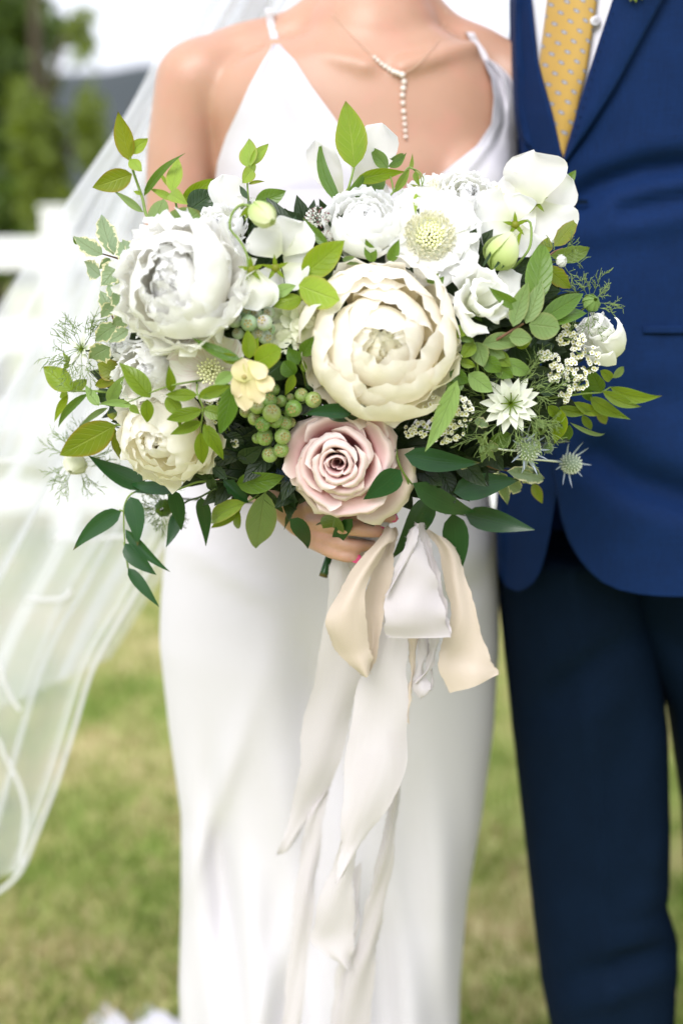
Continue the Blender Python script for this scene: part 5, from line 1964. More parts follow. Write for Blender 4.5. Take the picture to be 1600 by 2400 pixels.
def pod(name, label, px, py, Rpx, dy, mat='mint', n=12, seedk=4, ax=(0, -1, 0.2), trad=2.0, stemr=0.001):
    R = Rpx * mpp(bou(px, py) + dy)
    axis = Vector(ax).normalized()
    t, c, base = flower_root(name, label, px, py, dy, axis, "nigella buds and pods", "seed pod", R=R, depth=0.6)
    Mx = basis(axis, 0.1)
    for k in range(8):
        v, f, u = petal_rev(base, Mx, [(R * .1, 0), (R * .75, R * .4), (R * .95, R * .9), (R * .6, R * 1.4), (R * .2, R * 1.75)], 2 * PI * k / 8, 0.5, 4, 7, 0.1, R * .05, 2, 0.1, seed())
        mk("petal", v, f, M[mat], t, uvv=u)
    threads(t, px, py, dy, Rpx * trad, n, seedk=seedk)
    stem_to_bind(t, base, axis, r=stemr)
    return t


pod("nigella_pod", "pale green papery nigella bloom hanging below the big olive leaf, over the veil", 180, 1082, 30, 0.0, 'hydra', 14, 21, (-0.3, -0.7, -0.6), 2.3)
pod("nigella_pod", "round green nigella pod in a nest of threads among the hanging glossy leaves", 385, 1190, 22, 0.0, 'green', 22, 22, (-0.1, -1, 0.0), 2.0)
pod("nigella_pod", "pale nigella bud in feathery threads above the small white rose, against the navy jacket", 1382, 712, 22, 0.0, 'mint', 15, 23, (0.3, -0.8, 0.4), 2.6)
pod("nigella_pod", "green striped nigella bud between the star nigella and the thistles", 1262, 1000, 20, -0.004, 'sage', 14, 24, (0.1, -1, -0.2), 2.2)
pod("nigella_pod", "small white bud with a feathery green frond, under the serrated leaves by the groom's jacket", 1312, 612, 15, 0.004, 'white', 9, 25, (0.5, -0.7, 0.2), 3.5)

# hydrangea florets
t = thing("hydrangea", at('E', 640, 270, 0.012), "pale green hydrangea florets tucked between the blue green berries and the cream peony", "flower")
for (x, y, sd_) in ((560, 180, 0), (650, 200, 1), (720, 200, 2), (640, 290, 0), (560, 330, 1), (720, 290, 2), (780, 230, 0), (600, 380, 1)):
    for k in range(4):
        a = PI / 2 * k + sd_ * 0.5
        px, py = rp('E', x, y)
        free_petal(t, px, py, 0.012 - 0.004 * sd_, a, 0.25, 34, 34, 'hydra', 0.3, 0.05, 0.2)
stem_to_bind(t, at('E', 640, 270, 0.02), Vector((0, -1, 0.1)).normalized())

# astrantia
t = None
for (x, y, rpx, dy, lab) in ((830, 905, 32, 0.004, "pincushion-like astrantia with maroon tipped pins, left of the ranunculus"), (668, 1000, 18, 0.008, "smaller white astrantia beside the wavy sweet pea"), (890, 1045, 18, 0.010, "greenish astrantia half under the white ranunculus")):
    px, py = rp('B', x, y)
    axis = Vector((0, -0.75, 0.66)).normalized()
    t, c, base = flower_root("astrantia", lab, px, py, dy, axis, "astrantia flowers", R=rpx * mpp(1.2))
    R = rpx * mpp(1.2)
    Mx = basis(axis)
    b, b2 = Buf(), Buf()
    for k in range(80):
        q = math.sqrt((k + .5) / 80)
        a = k * 2.39996
        d = Mx @ Vector((math.cos(a) * q * 1.1, math.sin(a) * q * 1.1, 1.05 - 0.6 * q * q)).normalized()
        b.add(*tube_geo([base, base + d * R], R * 0.018, 3))
        (b2 if k % 3 == 0 else b).add(*ball_geo(base + d * R, R * 0.055, 5, 4))
    tag(b.build("pins", M['floret'], t), kind="stuff")
    tag(b2.build("pin_tips", M['maroon'], t), kind="stuff")
    for k in range(14):
        a = 2 * PI * k / 14
        d = Mx @ Vector((math.cos(a), math.sin(a), 0.45))
        v, f, u = blade_geo(base, d, Mx @ Vector((-.3 * math.cos(a), -.3 * math.sin(a), 1)), R * 1.15, R * 0.3, 'lance', 0.2, 0.1, nu=2, nv=6)
        mk("bract", v, f, M['nigella'], t, uvv=u)
    stem_to_bind(t, base, axis)

# spirea
def spirea(label, clusters, seedk, per=16):
    rs = random.Random(seedk)
    c0 = at(*clusters[0][:3])
    t = thing("spirea", c0, label, "flower", "spirea sprays")
    fl = None
    for (reg, x, y, rr, dy) in clusters:
        s = REG[reg][2]
        c = at(reg, x, y, dy)
        R = rr * s * mpp(1.22)
        for k in range(per):
            q = Vector((rs.uniform(-1, 1), rs.uniform(-1, 0.15), rs.uniform(-1, 1)))
            q = q.normalized() * rs.uniform(0.75, 1.0)
            d = (q + Vector((0, -0.6, 0.1))).normalized()
            if fl is None:
                b = Buf()
                for m in range(5):
                    a = 2 * PI * m / 5
                    b.add(*blade_geo(Vector((0, 0, 0)), Vector((math.cos(a), math.sin(a), 0.25)), Vector((-.2 * math.cos(a), -.2 * math.sin(a), 1)), 0.0027, 0.0027, 'round', 0.4, 0, 0, 0, 1, 0.3, 0, 2, 3, m))
                fl = mk("floret", b.v, b.f, M['floret'], None, uvv=b.u)
                ey = mk("floret_eye", *ball_geo(Vector((0, 0, 0.0007)), 0.0009, 6, 4)[:2], M['eye'], None)
                o, e = fl, ey
            else:
                o, e = fl.copy(), ey.copy()
                COL.objects.link(o)
                COL.objects.link(e)
            o.parent = t
            o.matrix_local = Matrix.Translation(c + q * R - c0) @ basis(d, rs.uniform(0, 6)).to_4x4() @ Matrix.Scale(rs.uniform(0.8, 1.1), 4)
            e.parent = o
            tube_pts = None
        stems_b.add(*tube_geo([c + Vector((0, R, -R * 0.3)), c + Vector((0, 0, 0))], 0.0006, 4))
    tube("twig", [at(q[0], q[1], q[2], q[4] + 0.008) for q in clusters], 0.0008, M['stem'], t, 5, 3 * len(clusters))
    stem_to_bind(t, at(*clusters[len(clusters) // 2][:3]), Vector((0, -1, 0.2)).normalized())
    return t


stems_b = Buf()
spirea("upright spray of tiny white spirea florets next to the small white rose", [('F', 830, 225, 52, -.004), ('F', 900, 290, 50, -.006), ('F', 845, 355, 45, -.004), ('F', 955, 370, 48, -.008), ('F', 940, 460, 45, -.006), ('F', 1050, 470, 60, -.004), ('F', 1050, 550, 52, -.004)], 31, 14)
spirea("drooping spray of white spirea above the star nigella's right side", [('F', 710, 480, 40, -.006), ('F', 775, 520, 50, -.008), ('F', 800, 580, 45, -.008), ('F', 775, 640, 40, -.006)], 32, 14)
spirea("lowest spray of white spirea, hanging under the small white rose", [('F', 895, 545, 42, -.01), ('F', 900, 625, 48, -.010), ('F', 965, 680, 55, -.008), ('F', 870, 740, 45, -.008), ('F', 850, 790, 36, -.006), ('F', 965, 620, 45, -.006)], 33, 14)
spirea("dense creamy spirea cluster beside the cream peony, crossed by the long hanging leaf", [('H', 970, 50, 45, 0.0), ('H', 1000, 110, 45, 0.0), ('H', 1150, 70, 60, 0.0), ('H', 1180, 110, 48, 0.0), ('H', 1110, 150, 50, 0.0), ('H', 1130, 210, 55, 0.0), ('H', 1080, 235, 45, 0.002), ('H', 930, 205, 46, 0.008), ('H', 870, 215, 34, 0.010), ('H', 1040, 255, 30, 0.004)], 34, 14)
spirea("few creamy spirea florets in the shade left of the green berries", [('E', 60, 930, 50, 0.012), ('E', 20, 830, 40, 0.010), ('E', 215, 1130, 34, 0.02), ('E', 90, 800, 45, 0.012)], 35, 9)

# thistles
def eryngium(label, px, py, Rpx, dy, axis, stem_pts, head='thistle', tips='thistletip', spike='thistlespike', nsp=9, seedk=1, splen=1.9):
    rs = random.Random(seedk)
    R = Rpx * mpp(bou(px, py) + dy)
    axis = Vector(axis).normalized()
    t, c, base = flower_root("thistle", label, px, py, dy, axis, "eryngium thistles", R=R, depth=0.6)
    Mx = basis(axis)
    v, f, u = ball_geo(c, R * 0.84, 14, 10, axis, 1.12)
    hd = mk("head", v, f, M[head], t)
    b = Buf()
    for k in range(110):
        z = 1 - 1.75 * (k + .5) / 110
        r = math.sqrt(max(0, 1 - z * z))
        a = k * 2.39996
        d = Mx @ Vector((r * math.cos(a), r * math.sin(a), z * 1.1))
        b.add(*tube_geo([c + d * R * 0.80, c + d * R * 0.97, c + d * R * 1.06], [R * 0.055, R * 0.075, R * 0.02], 5))
    tag(b.build("florets", M[tips], t), kind="stuff")
    for k in range(nsp):
        a = 2 * PI * k / nsp + rs.uniform(-.2, .2)
        d = Mx @ Vector((math.cos(a), math.sin(a), 0.35))
        v, f, u = blade_geo(base + d * R * 0.5, d, Mx @ Vector((-math.cos(a) * .3, -math.sin(a) * .3, 1)), R * splen * rs.uniform(0.8, 1.15), R * 0.26, 'needle', 0.35, 0.5, rs.uniform(-.3, .3), nu=2, nv=6)
        mk("spike", v, f, M[spike], t, uvv=u)
    if stem_pts:
        tube("stem", [at(*q) for q in stem_pts], 0.0010, M['thistletip'], t, 6, 14)
        stem_to_bind(t, at(*stem_pts[-1]), Vector((0, -1, 0.2)).normalized())
    else:
        stem_to_bind(t, base, axis)
    return t


eryngium("blue grey thistle on a bare stalk, outermost toward the groom's jacket", 1337, 1086, 25, 0.0, (0.45, -0.85, -0.1), [('F', 830, 1262, 0.006), ('F', 700, 1250, 0.006), ('F', 600, 1245, 0.008), ('F', 480, 1240, 0.014)], seedk=3)
eryngium("thistle with long pale drooping bracts, below the star nigella", 1238, 1052, 28, -0.008, (0.35, -0.9, 0.15), [('F', 500, 1180, 0.0), ('F', 400, 1172, 0.0), ('F', 260, 1145, 0.004)], seedk=4)
eryngium("smallest green thistle head, between the two pale thistles", 1283, 1050, 13, -0.004, (0.2, -1, 0.1), None, 'green', 'thistle', 'thistle', 6, 5, 1.4)
eryngium("dark navy thistle tucked against the pink rose's outer petals", 672, 1106, 24, 0.016, (-0.2, -1, 0.1), None, 'thistleblue', 'thistleblue', 'thistleblue', 10, 6, 1.6)
t = bpy.data.objects["thistle.001"]
for (tx, ty) in ((195, 1060), (275, 1030), (385, 1155), (245, 1275), (350, 1255), (225, 1200)):
    leaf(t, 'F', 262, 1140, tx, ty, 44, 'sage', -0.004, -0.004, 'lance', fold=0.3, jag=0.3)
for (tx, ty, w) in ((545, 1350, 30), (665, 1345, 36), (650, 1040, 22)):
    leaf(t, 'F', 575, 1225 if ty > 1200 else 1110, tx, ty, w, 'thistlespike', -0.012, -0.004, 'lance', side=0.3, name="spike")

# berries
def berries(label, pts, mat, bind_pt, seedk):
    rs = random.Random(seedk)
    c0 = at('E', *bind_pt)
    t = thing("berry_sprig", c0, label, "berries", "sprigs of unripe berries")
    src = None
    for (x, y, r, dy) in pts:
        c = at('E', x, y, dy - (0.018 if mat == 'berryblue' else 0))
        R = r * 0.5 * REG['E'][2] * mpp(c.y) * rs.uniform(0.94, 1.14)
        ax = Vector((rs.uniform(-0.5, 0.5), -1, rs.uniform(-0.1, 0.75))).normalized()
        if src is None:
            v, f, u = [], [], []
            nu, nv = 16, 12
            for j in range(nv + 1):
                ph = PI * j / nv
                for i in range(nu):
                    a = 2 * PI * i / nu
                    z = math.cos(ph) * 0.92
                    if ph < 0.45:
                        z -= 0.16 * (1 - ph / 0.45)
                    v.append(Vector((math.sin(ph) * math.cos(a), math.sin(ph) * math.sin(a), z)))
            for j in range(nv):
                for i in range(nu):
                    f.append((j * nu + i, (j + 1) * nu + i, (j + 1) * nu + (i + 1) % nu, j * nu + (i + 1) % nu))
            src = mk("berry", v, f, M[mat], None)
            b = Buf()
            for k in range(5):
                a = 2 * PI * k / 5
                b.add(*blade_geo(Vector((0.24 * math.cos(a), 0.24 * math.sin(a), 0.86)), Vector((math.cos(a), math.sin(a), 0.55)), Vector((-math.cos(a), -math.sin(a), 1)), 0.34, 0.36, 'ovate', 0.3, nu=2, nv=4))
            b.add(*tube_geo([Vector((0, 0, 0.77)), Vector((0, 0, 0.80))], 0.24, 8))
            crown = mk("calyx", b.v, b.f, M['calyx'], None, uvv=b.u)
            o, cc = src, crown
        else:
            o, cc = src.copy(), crown.copy()
            COL.objects.link(o)
            COL.objects.link(cc)
        o.parent = t
        o.matrix_local = Matrix.Translation(c - c0) @ basis(ax, rs.uniform(0, 6)).to_4x4() @ Matrix.Scale(R, 4)
        cc.parent = o
        tube("stalk", [c + Vector((0, R * 0.8, 0)), c0.lerp(c, 0.5) + Vector((0, 0.02, 0)), c0 + Vector((0, 0.02, 0))], 0.0006, M['stem'], t, 5, 6)
    stem_to_bind(t, c0, Vector((0, -1, 0.2)).normalized())
    return t


B1 = [(115, 160, 104, 0.006), (190, 105, 110, 0.004), (222, 222, 104, -0.004), (325, 242, 112, -0.008), (437, 240, 112, -0.004), (150, 245, 104, 0.004), (245, 320, 80, 0.002), (390, 315, 100, 0.004), (445, 345, 100, 0.008), (470, 290, 90, 0.012), (470, 165, 84, 0.012), (300, 160, 96, 0.008), (380, 170, 96, 0.010)]
B2 = [(510, 730, 84, 0.008), (475, 815, 108, -0.004), (562, 815, 86, 0.002), (630, 790, 66, 0.006), (710, 770, 104, -0.002), (797, 806, 110, -0.006), (652, 868, 112, -0.008), (385, 855, 104, -0.010), (365, 945, 96, -0.008), (492, 905, 126, -0.014), (522, 955, 112, -0.006), (424, 985, 118, -0.016), (592, 980, 100, -0.004), (632, 972, 76, 0.002), (440, 1080, 134, -0.008), (385, 1090, 70, 0.0), (572, 1075, 112, -0.012), (562, 1173, 114, -0.014), (478, 1210, 106, -0.012), (300, 890, 84, 0.0), (620, 900, 80, 0.006), (430, 870, 90, 0.0)]
berries("bunch of dusty blue green unripe berries above the buff hellebore", B1, 'berryblue', (300, 240, 0.03), 41)
berries("long bunch of bright green unripe berries between the cream garden rose and the pink rose", B2, 'berry', (480, 950, 0.03), 42)

# ---- leafy sprigs -----------------------------------------------------------
BG = "leafy blueberry shoots in the bouquet"
t = sprig("leafy_sprig", "tallest shoot at the veil side, its top leaf olive tinged with red", [('A', 985, 1120, 0.01), ('A', 930, 1040), ('A', 830, 900), ('A', 795, 760), ('A', 730, 570), ('A', 705, 450)], 'stem', 0.0019, BG)
leaf(t, 'A', 700, 490, 620, 130, 140, 'olive', 0, -0.01, fold=0.25, bend=0.2)
leaf(t, 'A', 703, 430, 840, 325, 95, 'pale', 0, -0.01, bend=0.4)
leaf(t, 'A', 700, 482, 792, 565, 85, 'pale', -0.003, -0.012, bend=-0.5, fold=-0.2)
leaf(t, 'A', 722, 590, 430, 695, 160, 'olive', 0, -0.014, fold=0.25, bend=0.4, side=0.1)
leaf(t, 'A', 805, 870, 590, 712, 58, 'sage', 0, 0.0, 'lance', fold=0.4)
leaf(t, 'A', 808, 752, 1075, 405, 64, 'green', 0, -0.01, 'lance', fold=0.5, side=0.5, twist=0.8)
leaf(t, 'A', 795, 735, 728, 715, 30, 'pale', 0.0, 0, 'lance')
leaf(t, 'A', 880, 955, 950, 780, 140, 'sage', 0.004, 0.0, 'round', fold=0.15)
leaf(t, 'A', 965, 1065, 1215, 862, 250, 'sage', -0.006, -0.012, 'round', fold=0.10, bend=-0.3, ruffle=0.02)
leaf(t, 'A', 975, 1085, 1060, 1000, 90, 'green', -0.002, 0)
t = sprig("leafy_sprig", "short lime shoot in front of the bride's arm", [('A', 1060, 920, 0.02), ('A', 1040, 790, 0.01), ('A', 1010, 700, 0.008)], 'stem', 0.0013, BG, dy=0.01)
leaf(t, 'A', 1012, 722, 1060, 475, 115, 'pale', 0.008, 0, bend=0.3)
leaf(t, 'A', 1000, 690, 910, 560, 30, 'pale', 0.008, 0, 'lance')
leaf(t, 'A', 1022, 772, 862, 700, 60, 'pale', 0.006, 0, fold=0.4)
leaf(t, 'A', 998, 732, 1122, 805, 100, 'pale', 0.002, -0.01, bend=-0.4)
leaf(t, 'A', 1080, 795, 1325, 622, 125, 'lime', 0.006, 0, fold=0.35, bend=0.3)
leaf(t, 'A', 1130, 860, 1335, 720, 190, 'dark', 0.016, 0.004)
t = sprig("leafy_sprig", "slim shoot with pinkish lime leaves in front of the bride's silk bodice", [('B', 322, 800, 0.02), ('B', 312, 640, 0.015), ('B', 320, 520, 0.012)], 'stem', 0.0010, BG)
leaf(t, 'B', 318, 545, 328, 335, 135, 'pale', 0.012, 0, bend=0.3)
leaf(t, 'B', 330, 520, 465, 368, 85, 'pale', 0.010, 0, bend=0.3)
leaf(t, 'B', 345, 555, 280, 650, 100, 'pale', 0.006, -0.006, 'round', bend=-0.4)
leaf(t, 'B', 350, 600, 350, 500, 60, 'lime', 0.012, 0)
leaf(t, 'B', 320, 665, 440, 632, 26, 'olive', 0.012, 0, 'lance', side=0.5)
leaf(t, 'B', 365, 800, 600, 722, 130, 'green', 0.006, 0, fold=0.3, side=-0.2)
leaf(t, 'B', 310, 772, 256, 672, 44, 'dark', 0.010, 0, 'lance')
t = sprig("leafy_sprig", "upright shoot whose bright veined top leaf stands highest of the bouquet", [('B', 1000, 860, 0.02), ('B', 1030, 770, 0.012), ('B', 1062, 670, 0.010), ('B', 1095, 545, 0.008)], 'stem', 0.0018, BG)
leaf(t, 'B', 1095, 545, 1050, 62, 236, 'lime', 0.006, -0.008, fold=0.22, bend=0.35, side=-0.12, ruffle=0.05)
leaf(t, 'B', 1010, 815, 776, 368, 92, 'green', 0.012, -0.004, 'lance', fold=0.55, side=0.45)
leaf(t, 'B', 1105, 640, 1468, 552, 105, 'lime', 0.004, -0.012, 'lance', fold=0.35, side=0.25)
leaf(t, 'B', 1015, 835, 1345, 560, 210, 'green', 0.014, 0.004, fold=0.2)
leaf(t, 'B', 1068, 690, 1020, 765, 34, 'pale', 0.010, 0, 'lance')
leaf(t, 'B', 1120, 810, 1150, 725, 60, 'green', 0.004, 0)
t = sprig("jasmine_sprig", "curling jasmine tips in front of the bride's neckline", [('B', 1330, 780, 0.012), ('B', 1400, 700, 0.004), ('B', 1490, 545, 0.0), ('B', 1560, 580, 0.0), ('C', 265, 230, 0.0), ('C', 280, 300, 0.0)], 'stem', 0.0010, "jasmine vines")
leaf(t, 'B', 1345, 555, 1224, 398, 100, 'green', 0.006, -0.004, fold=0.35)
leaf(t, 'B', 1345, 535, 1492, 462, 60, 'green', 0.004, -0.004, 'lance', side=-0.5)
leaf(t, 'B', 1390, 728, 1505, 545, 64, 'jasmine', 0.0, -0.004, 'lance', fold=0.5)
leaf(t, 'C', 195, 180, 208, 68, 34, 'jasmine', -0.004, 0, 'lance')
leaf(t, 'C', 270, 345, 198, 490, 48, 'pale', -0.012, 0, 'lance', side=-0.8)
leaf(t, 'C', 265, 345, 292, 435, 34, 'lime', -0.012, 0, 'lance', side=0.6)
leaf(t, 'C', 225, 195, 262, 310, 44, 'jasmine', -0.008, 0, 'lance', fold=0.4)
leaf(t, 'C', 285, 330, 190, 285, 26, 'olive', -0.010, 0, 'lance')
leaf(t, 'C', 140, 60, 50, 130, 60, 'green', 0.0, 0, 'lance', side=0.4)
tube("tendril", [at('C', 190, 170, -.004), at('C', 250, 190, -.004), at('C', 290, 250, -.004), at('C', 270, 310, -.004)], 0.0005, M['stem'], t, 5, 12)
tube("stalk", [at('B', 1345, 560, .004), at('B', 1372, 640, .004), at('B', 1385, 720, .008)], 0.0008, M['stem'], t, 5, 8)

t = sprig("leafy_sprig", "pair of broad lime leaves resting on the big cream peony's upper edge", [('B', 690, 1560, 0.02), ('B', 690, 1440, 0.0), ('B', 710, 1350, -0.006)], 'stem', 0.0013, BG)
leaf(t, 'B', 715, 1345, 1030, 1078, 215, 'lime', -0.008, -0.016, fold=0.25, bend=0.2, ruffle=0.05)
leaf(t, 'B', 690, 1405, 985, 1520, 225, 'pale', -0.016, -0.022, 'round', fold=0.08, bend=-0.3, ruffle=0.05)
leaf(t, 'B', 500, 1475, 668, 1408, 95, 'mint', -0.012, -0.006)
leaf(t, 'E', 715, 60, 505, 118, 120, 'lime', -0.010, -0.006, bend=-0.5, fold=-0.2)
t = sprig("dark_leaf_sprig", "narrow dark pointed leaves showing between the ranunculus and the bright lime leaf", [('B', 1000, 1300, 0.03), ('B', 960, 1180, 0.01), ('B', 920, 1130, 0.0)], 'stem', 0.0012, "dark leaf sprigs")
leaf(t, 'B', 915, 1130, 714, 915, 76, 'green', -0.002, -0.004, 'lance', fold=0.4, side=0.15)
leaf(t, 'B', 1240, 1240, 1180, 1066, 92, 'green', 0.0, -0.012, 'lance', fold=0.35)
leaf(t, 'B', 1355, 1240, 1428, 1068, 84, 'green', 0.0, -0.014, 'lance', fold=0.35)
leaf(t, 'B', 1010, 1215, 1150, 1240, 66, 'sage', 0.002, 0)
leaf(t, 'C', 315, 1010, 402, 945, 80, 'green', -0.004, -0.004, 'lance')
leaf(t, 'C', 375, 1040, 440, 965, 60, 'green', -0.004, -0.004, 'lance')
leaf(t, 'B', 640, 990, 668, 890, 40, 'dark', 0.004, 0, 'lance')
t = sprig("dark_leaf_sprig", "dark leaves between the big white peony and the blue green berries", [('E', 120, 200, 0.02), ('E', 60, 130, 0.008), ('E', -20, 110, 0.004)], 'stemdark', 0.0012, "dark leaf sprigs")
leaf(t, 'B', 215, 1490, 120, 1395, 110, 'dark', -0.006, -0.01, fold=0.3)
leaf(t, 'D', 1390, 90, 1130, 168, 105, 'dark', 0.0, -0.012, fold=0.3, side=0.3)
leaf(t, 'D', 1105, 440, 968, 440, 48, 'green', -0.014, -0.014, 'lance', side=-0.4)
leaf(t, 'E', 430, 60, 260, 150, 90, 'lime', -0.002, 0)
t = sprig("leafy_sprig", "leafy rosette around the buff hellebore, in front of the pink veined one", [('E', 320, 640, 0.02), ('E', 280, 560, -0.03), ('E', 260, 510, -0.04)], 'stem', 0.0016, BG)
leaf(t, 'E', 265, 510, -108, 372, 88, 'green', -0.042, -0.010, 'lance', fold=0.25, side=0.35)
leaf(t, 'E', 325, 505, 312, 288, 115, 'lime', -0.034, 0.0, fold=0.3)
leaf(t, 'E', 340, 490, 395, 340, 75, 'lime', -0.030, 0.0, 'lance')
leaf(t, 'E', 365, 540, 562, 435, 180, 'lime', -0.032, -0.01, 'round', fold=0.12, bend=-0.3)
leaf(t, 'E', 255, 520, 95, 475, 76, 'lime', -0.040, -0.004)
leaf(t, 'E', 205, 605, 70, 690, 95, 'mint', -0.044, -0.004)
leaf(t, 'E', 200, 700, -10, 790, 95, 'green', -0.046, -0.004, fold=0.3)
leaf(t, 'E', 200, 700, 125, 1062, 148, 'green', -0.050, -0.01, fold=0.25, side=0.2)
leaf(t, 'E', 580, 530, 425, 650, 160, 'dark', 0.0, -0.004)
leaf(t, 'E', 135, 920, -15, 870, 105, 'jasmine', -0.03, 0)
t = sprig("leafy_sprig", "small dark round leaves squeezed between the hydrangea and the cream peony", [('E', 740, 700, 0.03), ('E', 720, 600, 0.01), ('E', 650, 480, 0.004), ('E', 600, 400, 0.006)], 'stem', 0.0010, BG)
leaf(t, 'E', 715, 485, 805, 335, 110, 'green', -0.004, -0.01, bend=-0.2)
leaf(t, 'E', 690, 545, 610, 425, 110, 'green', 0.0, 0)
leaf(t, 'E', 660, 625, 575, 525, 125, 'green', -0.002, 0, 'round')
leaf(t, 'E', 655, 620, 590, 775, 75, 'lime', -0.006, -0.004, 'lance', fold=0.4)
leaf(t, 'E', 738, 605, 715, 500, 44, 'jasmine', 0.0, 0, 'lance')
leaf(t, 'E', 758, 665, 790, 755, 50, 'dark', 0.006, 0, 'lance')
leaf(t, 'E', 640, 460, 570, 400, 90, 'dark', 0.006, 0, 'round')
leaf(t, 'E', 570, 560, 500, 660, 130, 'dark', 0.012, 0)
t = sprig("dark_leaf_sprig", "dark curved leaves lying between the cream peony and the pink rose", [('E', 900, 1000, 0.04), ('E', 960, 930, 0.01), ('E', 1080, 900, 0.0)], 'stemdark', 0.0012, "dark leaf sprigs")
leaf(t, 'E', 1085, 900, 718, 880, 120, 'ruscus', -0.012, -0.012, 'ruscus', side=-0.5, fold=0.25)
leaf(t, 'E', 1095, 905, 1258, 850, 95, 'ruscus', -0.014, -0.008, fold=0.3, side=0.3)
leaf(t, 'E', 1120, 930, 1085, 820, 60, 'ruscus', -0.012, -0.01)
leaf(t, 'E', 900, 930, 1130, 940, 70, 'dark', 0.0, 0.0)
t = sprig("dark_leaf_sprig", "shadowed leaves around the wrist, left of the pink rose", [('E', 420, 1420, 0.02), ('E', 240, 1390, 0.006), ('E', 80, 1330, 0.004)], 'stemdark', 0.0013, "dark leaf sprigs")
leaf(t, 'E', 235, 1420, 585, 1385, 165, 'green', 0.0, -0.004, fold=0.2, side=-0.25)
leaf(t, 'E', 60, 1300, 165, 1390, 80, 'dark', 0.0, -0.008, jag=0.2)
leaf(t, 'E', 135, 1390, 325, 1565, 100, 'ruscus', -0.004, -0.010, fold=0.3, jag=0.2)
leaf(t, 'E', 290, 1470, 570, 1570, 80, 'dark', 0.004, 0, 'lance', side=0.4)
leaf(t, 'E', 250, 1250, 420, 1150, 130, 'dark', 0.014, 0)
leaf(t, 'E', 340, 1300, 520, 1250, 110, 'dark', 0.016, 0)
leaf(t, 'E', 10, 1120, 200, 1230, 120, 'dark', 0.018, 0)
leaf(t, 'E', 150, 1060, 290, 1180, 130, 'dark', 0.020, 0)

# jasmine over the cream garden rose
t = sprig("jasmine_sprig", "jasmine tendril with small green leaves trailing across the cream garden rose", [('D', 1240, 660, -0.02), ('D', 1060, 690, -0.05), ('D', 970, 712, -0.052), ('D', 860, 752, -0.052), ('D', 720, 812, -0.045), ('D', 640, 840, -0.03)], 'stem', 0.0009, "jasmine vines")
leaf(t, 'D', 855, 790, 628, 528, 148, 'jasmine', -0.052, -0.006, 'lance', fold=0.2)
leaf(t, 'D', 1010, 748, 990, 552, 78, 'jasmine', -0.052, -0.004, 'lance', fold=0.3)
leaf(t, 'D', 832, 802, 832, 975, 100, 'jasmine', -0.052, -0.004, fold=0.15)
leaf(t, 'D', 708, 850, 778, 912, 60, 'jasmine', -0.046, -0.004, 'lance', fold=0.4)
leaf(t, 'D', 725, 850, 470, 815, 64, 'mint', -0.044, 0.01, 'lance', side=-0.3, fold=0.3)
leaf(t, 'D', 560, 835, 640, 615, 95, 'mint', -0.020, -0.012, 'lance', side=0.4, fold=0.3)
leaf(t, 'D', 480, 850, 370, 700, 80, 'mint', -0.01, 0, 'lance', side=0.2)
t = sprig("jasmine_sprig", "jasmine tendril hanging beside the cream garden rose, leaves in pairs", [('D', 1200, 690, -0.03), ('D', 1200, 760, -0.05), ('D', 1240, 865, -0.052), ('D', 1232, 965, -0.05), ('D', 1222, 1045, -0.048)], 'stem', 0.0009, "jasmine vines")
leaf(t, 'D', 1200, 772, 968, 770, 92, 'jasmine', -0.05, 0, fold=0.3)
leaf(t, 'D', 970, 788, 1082, 905, 115, 'jasmine', -0.046, 0, 'round', fold=0.15)
leaf(t, 'D', 1205, 785, 1445, 700, 95, 'jasmine', -0.05, 0, fold=0.3)
leaf(t, 'D', 1238, 880, 972, 952, 105, 'jasmine', -0.05, -0.004, fold=0.2)
leaf(t, 'D', 1250, 875, 1402, 935, 105, 'jasmine', -0.05, 0, fold=0.2)
leaf(t, 'D', 1232, 968, 1008, 1058, 88, 'jasmine', -0.05, -0.002, fold=0.2)
leaf(t, 'D', 1222, 1042, 1238, 1282, 108, 'jasmine', -0.048, -0.006, fold=0.2)
leaf(t, 'D', 1245, 985, 1412, 1242, 112, 'jasmine', -0.048, -0.006, 'lance', fold=0.3, side=0.4)
leaf(t, 'D', 1072, 900, 1070, 1015, 40, 'jasmine', -0.046, 0, 'lance')

# left sprigs
t = sprig("leafy_sprig", "lime shoot reaching farthest over the veil, its end leaf folded", [('D', 640, 780, 0.02), ('D', 550, 752, 0.008), ('D', 420, 742, 0.0), ('D', 250, 742, 0.0)], 'stem', 0.0016, BG)
leaf(t, 'D', 285, 735, 72, 565, 168, 'lime', 0, -0.01, fold=0.3, bend=0.3, ruffle=0.05)
leaf(t, 'D', 260, 745, 400, 648, 84, 'pale', -0.002, -0.008, bend=0.3)
leaf(t, 'D', 245, 742, 190, 795, 54, 'pale', 0.002, 0)
leaf(t, 'D', 252, 770, 138, 965, 62, 'lime', 0, -0.004, 'lance', side=-0.3, fold=0.35)
leaf(t, 'D', 402, 758, 148, 995, 62, 'green', 0, -0.006, 'lance', side=-0.3, fold=0.4)
leaf(t, 'D', 630, 625, 465, 540, 165, 'olive', 0.004, -0.008, fold=0.15, ruffle=0.03)
leaf(t, 'D', 450, 702, 612, 650, 74, 'olive', -0.002, -0.006, fold=0.35)
leaf(t, 'D', 700, 520, 560, 500, 100, 'dark', 0.012, 0)
leaf(t, 'D', 640, 560, 560, 480, 90, 'dark', 0.010, 0)
leaf(t, 'D', 560, 830, 480, 720, 120, 'dark', 0.012, 0)
t = sprig("leafy_sprig", "shoot with the biggest olive leaf, finely veined, pointing down over the veil", [('D', 720, 960, 0.02), ('D', 650, 985, 0.008), ('D', 595, 992, 0.0)], 'stem', 0.0017, BG)
